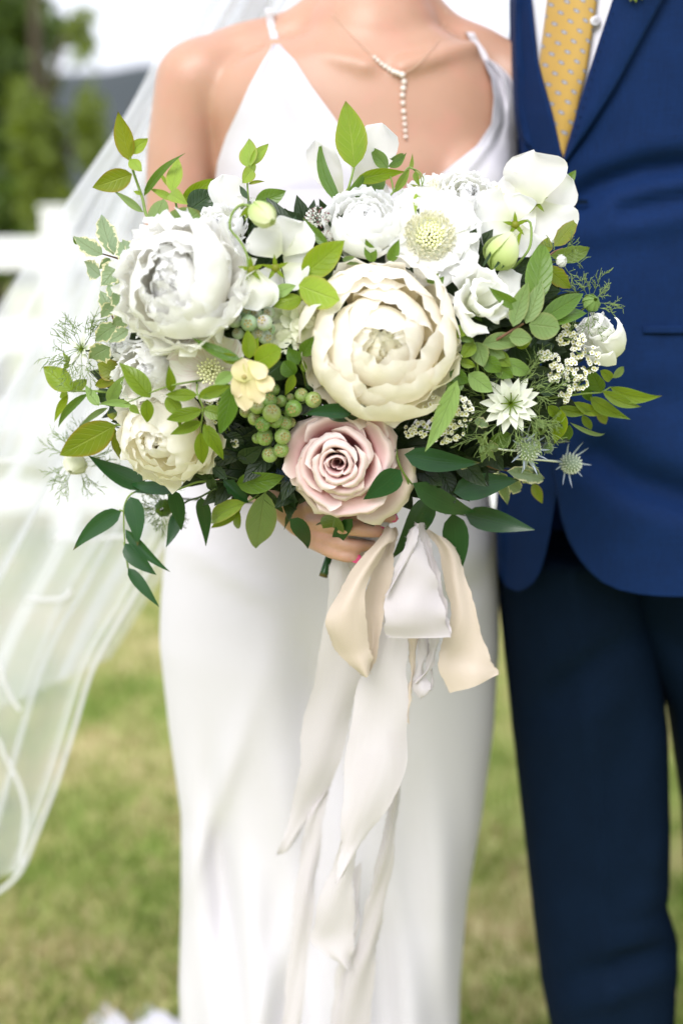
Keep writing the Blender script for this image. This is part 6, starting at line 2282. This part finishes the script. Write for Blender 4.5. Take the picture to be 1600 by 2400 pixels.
leaf(t, 'D', 600, 992, 192, 1212, 238, 'olive', -0.002, -0.014, fold=0.16, bend=0.15, ruffle=0.02, nu=6, nv=12)
leaf(t, 'D', 590, 1010, 645, 1255, 76, 'olive', -0.002, -0.004, 'lance', fold=0.5, ruffle=0.12)
leaf(t, 'D', 545, 865, 298, 1012, 48, 'sage', 0.0, 0, 'lance', side=-0.25, fold=0.3)
leaf(t, 'D', 540, 890, 645, 955, 74, 'olive', 0.006, 0)
leaf(t, 'D', 660, 850, 560, 880, 80, 'green', 0.006, 0)

VG = "variegated pittosporum sprigs"
kw = dict(ruffle=0.09, freq=2.6, fold=0.2, jag=0.12)
t = sprig("variegated_sprig", "cream edged wavy leaves on a dark twig, sticking out above the big white peony", [('A', 800, 1290, 0.012), ('A', 720, 1245, 0.004), ('A', 600, 1205), ('A', 500, 1175)], 'twig', 0.0012, VG)
for q in ((585, 1185, 480, 878, 118), (505, 1182, 288, 1055, 105), (605, 1175, 570, 1028, 78), (722, 1240, 640, 1068, 130), (720, 1165, 690, 1085, 64), (640, 1240, 495, 1420, 140), (490, 1335, 372, 1240, 110), (695, 1335, 600, 1240, 96), (560, 1210, 480, 1290, 60), (760, 1260, 640, 1290, 80)):
    leaf(t, 'A', *q[:-1], q[-1] * 1.25, 'varieg', -0.012, -0.008, 'lance', side=0.15, **kw)
leaf(t, 'A', 318, 1108, 288, 1050, 30, 'green', -0.006, -0.002, 'lance')
t = sprig("variegated_sprig", "cream edged wavy leaves hanging down the outer side of the big white peony", [('A', 760, 1340, 0.012), ('A', 660, 1380, 0.004), ('D', 570, 120), ('D', 600, 260), ('D', 640, 340)], 'twig', 0.0011, VG)
for q in (('A', 740, 1330, 560, 1490, 90), ('D', 560, 150, 490, 0, 90), ('D', 655, 140, 590, -10, 112), ('D', 585, 100, 488, 200, 84), ('D', 690, 200, 570, 250, 100), ('D', 610, 255, 438, 372, 108), ('D', 695, 290, 548, 380, 84), ('D', 560, 420, 400, 500, 130), ('D', 620, 60, 540, -50, 80)):
    leaf(t, *q[:-1], q[-1] * 1.25, 'varieg', -0.022, -0.008, 'lance', side=-0.15, **kw)
t = sprig("variegated_sprig", "single pale cream edged leaf peeping over the top of the big white peony", [('A', 960, 1160, 0.02), ('A', 880, 1140, 0.01), ('A', 830, 1130, 0.004)], 'twig', 0.0010, VG)
leaf(t, 'A', 815, 1135, 950, 1075, 90, 'varieg', 0.0, 0, **kw)
leaf(t, 'A', 930, 1150, 880, 1090, 50, 'varieg', 0.0, 0, **kw)
t = sprig("variegated_sprig", "cream edged curled leaves hanging low beside the groom's jacket, under the thistles", [('F', 180, 1240, 0.03), ('F', 340, 1310, 0.012), ('F', 480, 1330, 0.006)], 'twig', 0.0012, VG)
for q in ((430, 1330, 720, 1388, 130), (385, 1340, 430, 1560, 120), (430, 1390, 535, 1475, 120), (190, 955, 300, 1000, 80), (70, 1270, 140, 1310, 60), (340, 1400, 290, 1480, 70), (520, 1320, 640, 1420, 110), (350, 1190, 300, 1100, 70)):
    leaf(t, 'F', *q, 'varieg', 0.0, -0.006, **kw)
leaf(t, 'F', 620, 1420, 692, 1572, 80, 'olive', 0.0, 0, 'lance')
leaf(t, 'F', 300, 1150, 460, 1060, 130, 'green', 0.010, 0, 'round')

# glossy ruscus
RG = "glossy dark ruscus sprigs"
rk = dict(shape='ruscus', fold=0.14, ruffle=0.01)
t = sprig("ruscus_sprig", "long glossy ruscus garland drooping over the veil, lowest leaves of the bouquet", [('G', 1180, 400, 0.0), ('G', 1050, 405, -0.012), ('G', 950, 442, -0.02), ('G', 850, 472, -0.024), ('G', 690, 465, -0.026), ('G', 565, 490, -0.026), ('G', 510, 575, -0.026), ('G', 503, 700, -0.026), ('G', 512, 860, -0.026)], 'stem', 0.0012, RG)
leaf(t, 'G', 678, 435, 228, 240, 165, 'ruscus', -0.026, -0.008, side=0.35, **rk)
leaf(t, 'G', 905, 455, 525, 440, 110, 'ruscus', -0.022, -0.004, side=0.30, **rk)
leaf(t, 'G', 865, 478, 560, 468, 70, 'ruscus', -0.024, -0.002, side=-0.2, **rk)
leaf(t, 'G', 485, 622, 100, 870, 150, 'ruscus', -0.026, -0.010, side=-0.55, bend=-0.2, **rk)
leaf(t, 'G', 550, 515, 635, 868, 160, 'ruscus', -0.026, -0.008, side=0.45, bend=-0.2, **rk)
leaf(t, 'G', 858, 462, 945, 765, 130, 'ruscus', -0.030, -0.010, side=0.25, bend=-0.2, **rk)
leaf(t, 'G', 900, 615, 833, 893, 110, 'ruscus', -0.020, -0.008, side=0.35, **rk)
leaf(t, 'G', 1072, 518, 1117, 870, 122, 'ruscus', -0.016, -0.008, side=0.1, **rk)
leaf(t, 'G', 515, 755, 822, 1092, 92, 'ruscus', -0.026, -0.006, side=-0.35, fold=0.4, shape='ruscus', ruffle=0.02)
leaf(t, 'G', 512, 860, 728, 1103, 140, 'ruscus', -0.028, -0.006, side=-0.3, **rk)
leaf(t, 'G', 535, 1038, 758, 1332, 96, 'ruscus', -0.026, -0.006, side=-0.15, **rk)
leaf(t, 'G', 1170, 370, 998, 322, 96, 'dark', -0.004, 0)
leaf(t, 'G', 1160, 470, 1140, 340, 80, 'dark', -0.006, 0)
tube("stalk", [at('G', 470, 612, -.026), at('G', 500, 622, -.026)], 0.0009, M['stem'], t, 5, 4)
tube("stalk", [at('G', 505, 850, -.026), at('G', 520, 950, -.027), at('G', 535, 1040, -.026)], 0.0009, M['stem'], t, 5, 6)
tube("stalk", [at('G', 1180, 450, -.01), at('G', 1070, 515, -.016), at('G', 975, 545, -.018), at('G', 890, 610, -.02)], 0.0010, M['stemdark'], t, 5, 10)
t = sprig("leafy_sprig", "lime leaves hanging left of the broad drooping leaf, over the silk skirt", [('G', 1520, 480, 0.01), ('G', 1450, 530, -0.004), ('G', 1385, 565, -0.01)], 'stem', 0.0012, BG)
leaf(t, 'G', 1395, 560, 1120, 690, 140, 'pale', -0.01, -0.008, fold=0.25, side=-0.2)
leaf(t, 'G', 1375, 580, 1150, 745, 96, 'lime', -0.008, -0.004, fold=0.3)
leaf(t, 'G', 1345, 600, 1338, 765, 62, 'lime', -0.01, -0.004, 'lance', fold=0.3)
t = sprig("leafy_sprig", "single broad mid green veined leaf drooping over the silk skirt beside the hand", [('H', 200, 500, 0.02), ('H', 90, 520, 0.0), ('H', 50, 570, -0.006)], 'stem', 0.0014, BG)
leaf(t, 'H', 50, 565, 0, 885, 178, 'sage', -0.008, -0.014, fold=0.18, bend=-0.2, ruffle=0.05, nu=6, nv=12)
leaf(t, 'H', 0, 545, 165, 665, 60, 'dark', -0.002, -0.004, side=0.4)
leaf(t, 'H', 215, 565, 165, 765, 56, 'dark', -0.010, -0.006, 'lance', jag=0.4)
t = sprig("dark_leaf_sprig", "dark leaf tips hanging over the fingers under the pink rose", [('H', 500, 560, 0.02), ('H', 470, 640, 0.006), ('H', 460, 690, 0.0)], 'stemdark', 0.0011, "dark leaf sprigs")
leaf(t, 'H', 190, 715, 322, 868, 104, 'ruscus', -0.036, -0.010, side=0.5, **rk)
leaf(t, 'H', 450, 690, 408, 830, 150, 'green', -0.036, -0.008, fold=0.15)
leaf(t, 'H', 545, 712, 400, 912, 92, 'ruscus', -0.036, -0.008, side=-0.45, **rk)
leaf(t, 'H', 668, 688, 608, 835, 66, 'ruscus', -0.036, -0.006, side=-0.3, **rk)
leaf(t, 'H', 375, 730, 345, 782, 40, 'dark', -0.012, 0)
t = sprig("ruscus_sprig", "glossy ruscus sprig spreading to the groom's side below the spirea", [('H', 790, 320, 0.01), ('H', 800, 380, -0.006), ('H', 830, 450, -0.012), ('H', 880, 518, -0.014)], 'stem', 0.0013, RG)
leaf(t, 'H', 838, 350, 1265, 425, 145, 'ruscus', -0.008, -0.006, side=-0.3, bend=-0.15, **rk)
leaf(t, 'H', 885, 512, 1235, 725, 140, 'ruscus', -0.020, -0.018, side=-0.4, bend=-0.25, **rk)
leaf(t, 'H', 1115, 565, 1485, 478, 165, 'ruscus', -0.004, -0.004, side=0.2, **rk)
leaf(t, 'H', 815, 438, 612, 612, 150, 'ruscus', -0.036, -0.016, side=0.15, bend=-0.2, **rk)
leaf(t, 'H', 1135, -70, 975, 342, 112, 'mint', -0.024, -0.012, 'lance', side=0.25, fold=0.25)
tube("stalk", [at('H', 830, 450, -.012), at('H', 862, 520, -.014), at('H', 858, 575, -.016)], 0.0009, M['stem'], t, 5, 6)
t = sprig("ruscus_sprig", "lower glossy ruscus sprig hanging beside the ribbons, pointing to the groom's trousers", [('H', 960, 560, 0.0), ('H', 1000, 590, -0.008), ('H', 1110, 672, -0.014), ('H', 1180, 695, -0.016)], 'stemdark', 0.0013, RG)
leaf(t, 'H', 1178, 685, 1572, 782, 150, 'ruscus', -0.016, -0.010, side=-0.1, **rk)
leaf(t, 'H', 1110, 682, 1147, 1068, 165, 'ruscus', -0.016, -0.012, side=0.2, **rk)
leaf(t, 'H', 980, 588, 803, 945, 160, 'ruscus', -0.022, -0.012, side=0.35, **rk)
leaf(t, 'H', 1000, 600, 1075, 695, 44, 'ruscus', -0.010, 0, **rk)

# right sprigs
t = sprig("elaeagnus_sprig", "sage backed leaves fanning from a brown twig, in front of the white lisianthus", [('F', 180, 500, 0.02), ('F', 300, 400, 0.0), ('F', 400, 338, -0.012), ('F', 552, 245, -0.02)], 'twig', 0.0017, "elaeagnus sprigs")
leaf(t, 'C', 945, 1335, 1048, 1005, 135, 'sage', -0.022, -0.008, fold=0.12, side=0.1)
leaf(t, 'C', 1040, 1312, 1165, 1005, 135, 'sage', -0.022, -0.008, fold=0.12, side=-0.15)
leaf(t, 'C', 1100, 1175, 1165, 700, 195, 'green', -0.016, -0.010, fold=0.15)
leaf(t, 'C', 1005, 1190, 745, 1065, 92, 'green', -0.020, -0.010, 'lance', side=0.4, fold=0.3)
leaf(t, 'C', 1140, 1292, 1462, 1088, 145, 'green', -0.018, -0.006, fold=0.25)
leaf(t, 'C', 1165, 1312, 1485, 1215, 130, 'green', -0.016, -0.004, fold=0.25, side=0.2)
leaf(t, 'C', 1062, 1318, 1290, 1345, 200, 'sage', -0.024, -0.012, 'round', fold=0.06)
leaf(t, 'C', 915, 1410, 1085, 1425, 135, 'sage', -0.018, -0.006)
leaf(t, 'F', 245, 400, 600, 350, 130, 'sage', -0.008, -0.006, 'lance', side=0.4, fold=0.2)
t = sprig("elaeagnus_sprig", "upright serrated leaves against the jacket, right of the tall sweet pea", [('C', 1100, 960, 0.02), ('C', 1180, 850, 0.004), ('C', 1240, 790, 0.0), ('C', 1310, 760, 0.0)], 'twig', 0.0013, "elaeagnus sprigs")
leaf(t, 'C', 1245, 745, 1418, 548, 118, 'olive', 0.0, 0, fold=0.2, jag=0.06)
leaf(t, 'C', 1220, 815, 1522, 785, 125, 'jasmine', -0.002, 0, fold=0.2, side=-0.2, jag=0.06)
leaf(t, 'C', 1182, 895, 1370, 1055, 125, 'olive', -0.002, 0, fold=0.2, jag=0.06)
leaf(t, 'C', 1180, 800, 1200, 680, 90, 'olive', 0.004, 0)
leaf(t, 'C', 1295, 350, 1408, 182, 80, 'green', 0.012, 0, fold=0.3)
leaf(t, 'C', 1320, 470, 1365, 480, 30, 'green', 0.012, 0)
leaf(t, 'C', 1170, 140, 1190, 105, 24, 'green', 0.016, 0)
t = sprig("leafy_sprig", "dense green leaves between the cream peony and the star nigella", [('F', 260, 800, 0.03), ('F', 220, 620, 0.0), ('F', 200, 420, -0.004), ('F', 130, 280, -0.002)], 'stem', 0.0011, BG)
for q in ((205, 380, 262, 565, 140, 'sage'), (195, 385, 90, 500, 100, 'jasmine'), (400, 510, 612, 620, 120, 'mint'), (145, 615, 325, 745, 140, 'mint'), (10, 600, 150, 680, 110, 'green'), (100, 640, -10, 760, 120, 'green'), (130, 270, 60, 350, 100, 'jasmine'), (60, 310, 190, 380, 80, 'green'), (330, 460, 460, 560, 110, 'jasmine'), (300, 430, 420, 500, 90, 'sage'), (500, 420, 610, 370, 70, 'lime'), (250, 500, 390, 600, 120, 'green'), (80, 520, 200, 560, 70, 'jasmine'), (330, 560, 480, 640, 110, 'green')):
    leaf(t, 'F', *q, dy=-0.004, dt=-0.006, fold=0.22)
leaf(t, 'F', 565, 545, 640, 330, 95, 'dark', 0.006, 0)
leaf(t, 'F', 620, 440, 780, 400, 110, 'dark', 0.010, 0)
leaf(t, 'F', 660, 740, 800, 750, 70, 'dark', 0.006, 0)
leaf(t, 'F', 640, 560, 720, 640, 80, 'dark', 0.012, 0)
leaf(t, 'F', 640, 700, 760, 680, 70, 'dark', 0.012, 0)
t = sprig("jasmine_sprig", "spray of arching narrow leaves reaching farthest toward the groom", [('F', 700, 800, 0.02), ('F', 850, 780, 0.004), ('F', 1000, 760, 0.0), ('F', 1120, 750, 0.0), ('F', 1190, 712, 0.0)], 'stem', 0.0013, "jasmine vines")
leaf(t, 'F', 1190, 712, 1545, 840, 108, 'jasmine', 0, -0.006, 'lance', fold=0.3, side=-0.75, ruffle=0.05)
leaf(t, 'F', 1130, 742, 1402, 888, 92, 'jasmine', -0.002, -0.006, 'lance', fold=0.3, side=-0.35)
leaf(t, 'F', 1040, 785, 1306, 968, 108, 'jasmine', -0.004, -0.006, 'lance', fold=0.25, side=-0.3)
leaf(t, 'F', 920, 822, 1185, 938, 84, 'lime', -0.008, -0.004, 'lance', fold=0.35, side=-0.4)
leaf(t, 'F', 810, 860, 1045, 920, 84, 'jasmine', -0.008, -0.002, 'lance', fold=0.35, side=-0.4)
leaf(t, 'F', 825, 872, 800, 1135, 118, 'lime', -0.012, -0.006, 'lance', fold=0.3, side=0.35)
leaf(t, 'F', 730, 850, 808, 925, 84, 'jasmine', -0.008, 0, fold=0.3)
leaf(t, 'F', 1120, 750, 1035, 575, 118, 'green', -0.002, -0.004, fold=0.25)
leaf(t, 'F', 1090, 865, 1162, 985, 80, 'olive', 0.002, 0)
leaf(t, 'F', 985, 915, 1052, 1025, 64, 'jasmine', 0.002, 0)
leaf(t, 'F', 890, 990, 850, 1125, 84, 'green', 0.004, 0)
leaf(t, 'F', 890, 972, 1158, 1092, 34, 'sage', 0.0, 0, 'lance', side=-0.3)
leaf(t, 'F', 985, 690, 1045, 815, 90, 'green', 0.004, 0)
leaf(t, 'F', 1205, 645, 1295, 560, 60, 'jasmine', -0.004, 0, 'lance')
leaf(t, 'F', 1115, 590, 1200, 660, 76, 'lime', -0.004, 0, 'round', bend=-0.4)

# filler leaves inside the bunch, its deep shade put into their near-black green
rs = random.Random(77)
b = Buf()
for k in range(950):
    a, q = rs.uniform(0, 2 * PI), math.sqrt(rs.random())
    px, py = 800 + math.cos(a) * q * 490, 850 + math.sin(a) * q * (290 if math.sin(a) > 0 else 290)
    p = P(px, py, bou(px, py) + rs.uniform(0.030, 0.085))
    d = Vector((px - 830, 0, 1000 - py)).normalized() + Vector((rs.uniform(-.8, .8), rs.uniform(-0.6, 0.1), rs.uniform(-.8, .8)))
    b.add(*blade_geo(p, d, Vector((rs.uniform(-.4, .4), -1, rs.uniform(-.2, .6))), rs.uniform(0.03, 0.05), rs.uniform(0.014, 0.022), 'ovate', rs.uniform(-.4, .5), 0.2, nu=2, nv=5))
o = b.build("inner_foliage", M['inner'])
tag(o, "filler leaves deep inside the bouquet, its shade put into their dark green", "foliage", kind="stuff")

# cut stem end peeping out left of the ribbons
t = thing("cut_stem", P(790, 1262, 1.30), "single cut green stem end showing below the fingers, left of the ribbons", "stem")
tube("stem", [P(792, 1255, 1.31), P(776, 1292, 1.30), P(757, 1352, 1.29)], [0.003, 0.0042], M['ruscus'], t, 8, 8)

# ------------------------------------------------------------------ ribbons
def ribbon(name, parent, reg, rows, mat, n=40, nu=8, curl=0.004, fray=0.0006, seedk=1, ripple=0.0009):
    """rows: (left x, left y, right x, right y, distance) down the length of one strip"""
    rs = random.Random(seedk)
    L = spline([P(*rp(reg, r[0], r[1]), r[4]) for r in rows], n)
    Rr = spline([P(*rp(reg, r[2], r[3]), r[4] + (r[5] if len(r) > 5 else 0)) for r in rows], n)
    v, u = [], []
    for k in range(n + 1):
        fl, fr = rs.uniform(-fray, fray), rs.uniform(-fray, fray)
        for i in range(nu + 1):
            q = i / nu
            p = L[k].lerp(Rr[k], q)
            if i == 0:
                p = p + Vector((fl, 0, 0))
            if i == nu:
                p = p + Vector((fr, 0, 0))
            edge = abs(2 * q - 1) ** 3
            p = p + Vector((edge * 0.0010 * math.sin(k * 0.55 + seedk + (2 if q > .5 else 0)), edge * 0.0018 * math.sin(k * 0.43 + seedk * 2 + (1.3 if q > .5 else 0)), 0))
            p = p + Vector((0, -curl * math.sin(PI * q) + ripple * math.sin(q * 7 + k * 0.22 + seedk) + 0.3 * curl * math.sin(k * 0.31 + seedk), 0))
            v.append(p)
            u.append((q, k / n))
    o = mk(name, v, grid_faces(nu, n), M[mat], parent, uvv=u)
    # frayed threads along both raw edges
    fb = Buf()
    for k in range(0, n * 4):
        t_ = (k + rs.random()) / (n * 4) * n
        i = int(min(t_, n - 1))
        f = t_ - i
        for side in (0, nu):
            p = v[i * (nu + 1) + side].lerp(v[(i + 1) * (nu + 1) + side], f)
            d = Vector((rs.uniform(-.3, 1.0) * (1 if side else -1), rs.uniform(-.3, .3), rs.uniform(-1, .4)))
            fb.add(*tube_geo([p, p + d * rs.uniform(0.0008, 0.0024)], 0.00011, 3))
    tag(fb.build("fray", M[mat], o), kind="stuff")
    return o


K = P(905, 1225, 1.245)
champ = thing("ribbon", K, "champagne silk ribbon with raw edges, tied in a long loop under the pink rose", "ribbon", "silk ribbons tied round the bouquet")
ribbon("loop", champ, 'H', [(748, 752, 782, 770, 1.243), (705, 800, 775, 830, 1.236), (600, 930, 735, 880, 1.228), (470, 1120, 640, 1060, 1.222), (397, 1280, 612, 1240, 1.220), (420, 1410, 640, 1420, 1.222), (500, 1510, 652, 1490, 1.226), (600, 1600, 648, 1580, 1.232)], 'champ', 46, 10, 0.008, seedk=3)
ribbon("loop", champ, 'H', [(770, 770, 800, 770, 1.250), (715, 870, 785, 860, 1.244), (665, 960, 775, 1000, 1.240), (630, 1080, 748, 1130, 1.238), (610, 1240, 722, 1240, 1.238), (630, 1400, 700, 1400, 1.238), (640, 1500, 662, 1540, 1.236), (610, 1605, 648, 1590, 1.233)], 'champ', 46, 8, -0.006, seedk=4)
ribbon("tail", champ, 'Z', [(760, 60, 850, 110, 1.272), (835, 180, 930, 190, 1.268), (868, 320, 968, 325, 1.262), (890, 470, 1015, 480, 1.258), (862, 590, 1050, 610, 1.256), (832, 665, 1080, 680, 1.254), (850, 740, 1102, 725, 1.252), (885, 835, 1112, 748, 1.252)], 'champ', 40, 10, 0.004, seedk=5, ripple=0.0022)
ribbon("tail", champ, 'Z', [(690, 560, 748, 560, 1.262), (702, 650, 738, 640, 1.262), (712, 720, 722, 740, 1.264), (698, 800, 716, 820, 1.264), (690, 880, 700, 900, 1.262), (696, 965, 706, 975, 1.262)], 'champ', 30, 4, 0.003, seedk=6)
mauve = thing("ribbon", K + Vector((0.01, 0, 0)), "pale mauve ribbon looped in front of the others, with two narrow looped ends", "ribbon", "silk ribbons tied round the bouquet")
ribbon("loop", mauve, 'H', [(895, 735, 930, 735, 1.236), (868, 830, 928, 830, 1.232), (822, 930, 965, 930, 1.226), (782, 1040, 1010, 1040, 1.222), (742, 1140, 1038, 1140, 1.219), (723, 1230, 1062, 1230, 1.217), (728, 1320, 1078, 1315, 1.216), (738, 1386, 1092, 1382, 1.219)], 'mauve', 46, 10, 0.005, seedk=7)
ribbon("loop", mauve, 'H', [(915, 740, 950, 735, 1.243), (925, 830, 975, 830, 1.242), (960, 930, 1005, 920, 1.240), (985, 1040, 1035, 1030, 1.238), (960, 1140, 1060, 1135, 1.234), (900, 1230, 1080, 1225, 1.230), (800, 1320, 1095, 1315, 1.225), (739, 1387, 1093, 1383, 1.2205)], 'mauve', 46, 10, -0.003, seedk=8)
ribbon("fold", mauve, 'H', [(885, 760, 912, 745, 1.230), (850, 830, 912, 800, 1.226), (810, 930, 890, 900, 1.221), (770, 1050, 825, 1010, 1.217), (735, 1150, 755, 1120, 1.216)], 'mauve', 26, 5, 0.003, seedk=9)
ribbon("end", mauve, 'Z', [(752, 570, 790, 570, 1.262), (735, 680, 775, 660, 1.262), (720, 770, 770, 740, 1.262), (725, 830, 800, 800, 1.260), (760, 852, 806, 812, 1.262), (800, 800, 812, 770, 1.266), (790, 680, 810, 660, 1.270), (775, 570, 800, 570, 1.272)], 'mauve', 40, 5, 0.003, seedk=10)
ribbon("end", mauve, 'Z', [(790, 570, 835, 570, 1.258), (790, 650, 830, 640, 1.257), (775, 720, 800, 720, 1.258), (725, 780, 740, 790, 1.260)], 'mauve', 24, 5, 0.003, seedk=11)
ivory = thing("ribbon", K + Vector((-0.005, 0.01, 0)), "wide ivory ribbon hanging to a slanted pointed end in front of the skirt", "ribbon", "silk ribbons tied round the bouquet")
ribbon("tail", ivory, 'Z', [(600, 330, 760, 330, 1.264), (575, 500, 705, 500, 1.262), (520, 650, 692, 650, 1.262), (468, 800, 696, 800, 1.262), (432, 980, 695, 980, 1.262), (410, 1160, 690, 1150, 1.262), (398, 1330, 625, 1330, 1.262), (390, 1480, 520, 1470, 1.262), (384, 1580, 455, 1570, 1.264), (362, 1700, 378, 1690, 1.264)], 'ivory', 60, 10, 0.006, seedk=12, ripple=0.0012)
ivory2 = thing("ribbon", K + Vector((-0.012, 0.015, 0)), "long sheer ivory ribbon trailing farthest toward the veil side of the skirt", "ribbon", "silk ribbons tied round the bouquet")
ribbon("tail", ivory2, 'Z', [(388, 150, 470, 150, 1.276), (345, 240, 455, 250, 1.278), (318, 470, 480, 480, 1.30), (278, 720, 480, 760, 1.32), (215, 980, 425, 980, 1.345), (195, 1200, 372, 1180, 1.36), (160, 1380, 300, 1340, 1.375), (110, 1540, 215, 1440, 1.385), (96, 1580, 180, 1520, 1.39)], 'ivory', 60, 8, 0.006, seedk=13, ripple=0.0015)
ribbon("tail", ivory2, 'Z', [(335, 1250, 345, 1250, 1.372), (235, 1400, 320, 1330, 1.375), (215, 1500, 300, 1500, 1.38), (190, 1660, 275, 1700, 1.385), (165, 1900, 255, 1900, 1.395), (140, 2150, 225, 2150, 1.40), (110, 2420, 205, 2420, 1.41)], 'ivory', 50, 6, 0.004, seedk=14, ripple=0.002)
blush = thing("ribbon", K + Vector((0.0, 0.02, 0)), "narrow blush ribbons hanging lowest, behind the slanted ivory end", "ribbon", "silk ribbons tied round the bouquet")
ribbon("tail", blush, 'Z', [(480, 1100, 600, 1100, 1.285), (420, 1350, 500, 1350, 1.30), (378, 1560, 452, 1580, 1.32), (300, 1750, 450, 1750, 1.335), (262, 1900, 452, 1900, 1.345), (262, 1985, 445, 2010, 1.35), (400, 2080, 432, 2095, 1.35)], 'ivory', 50, 8, 0.004, seedk=15, ripple=0.0015)
ribbon("tail", blush, 'Z', [(600, 1000, 690, 1000, 1.28), (625, 1200, 675, 1200, 1.29), (600, 1380, 648, 1390, 1.31), (555, 1600, 630, 1600, 1.325), (510, 1780, 590, 1800, 1.34), (470, 1950, 560, 1980, 1.355), (410, 2150, 540, 2150, 1.365), (345, 2420, 525, 2420, 1.38)], 'mauve', 60, 8, 0.005, seedk=16, ripple=0.0022)
ribbon("tail", blush, 'Z', [(445, 1640, 480, 1600, 1.345), (450, 1800, 475, 1800, 1.35), (455, 1900, 470, 1900, 1.352), (370, 2100, 420, 2100, 1.37), (355, 2250, 400, 2250, 1.38), (340, 2420, 380, 2420, 1.39)], 'ivory', 40, 5, 0.003, seedk=17)
# the wrap round the stems under the hand
v, f, u = [], [], []
for j in range(9):
    for i in range(25):
        a = 2 * PI * i / 24
        c = BIND + Vector((0.008, -0.012, 0.012 - 0.006 * j))
        rr = 0.019 + 0.0008 * math.sin(j * 2.1)
        v.append(c + Vector((math.cos(a) * rr, math.sin(a) * rr * 0.9, 0.002 * math.sin(a * 2 + j))))
        u.append((i / 24, j / 8))
mk("wrap", v, grid_faces(24, 8), M['mauve'], mauve, uvv=u)
bpy.context.view_layer.update()
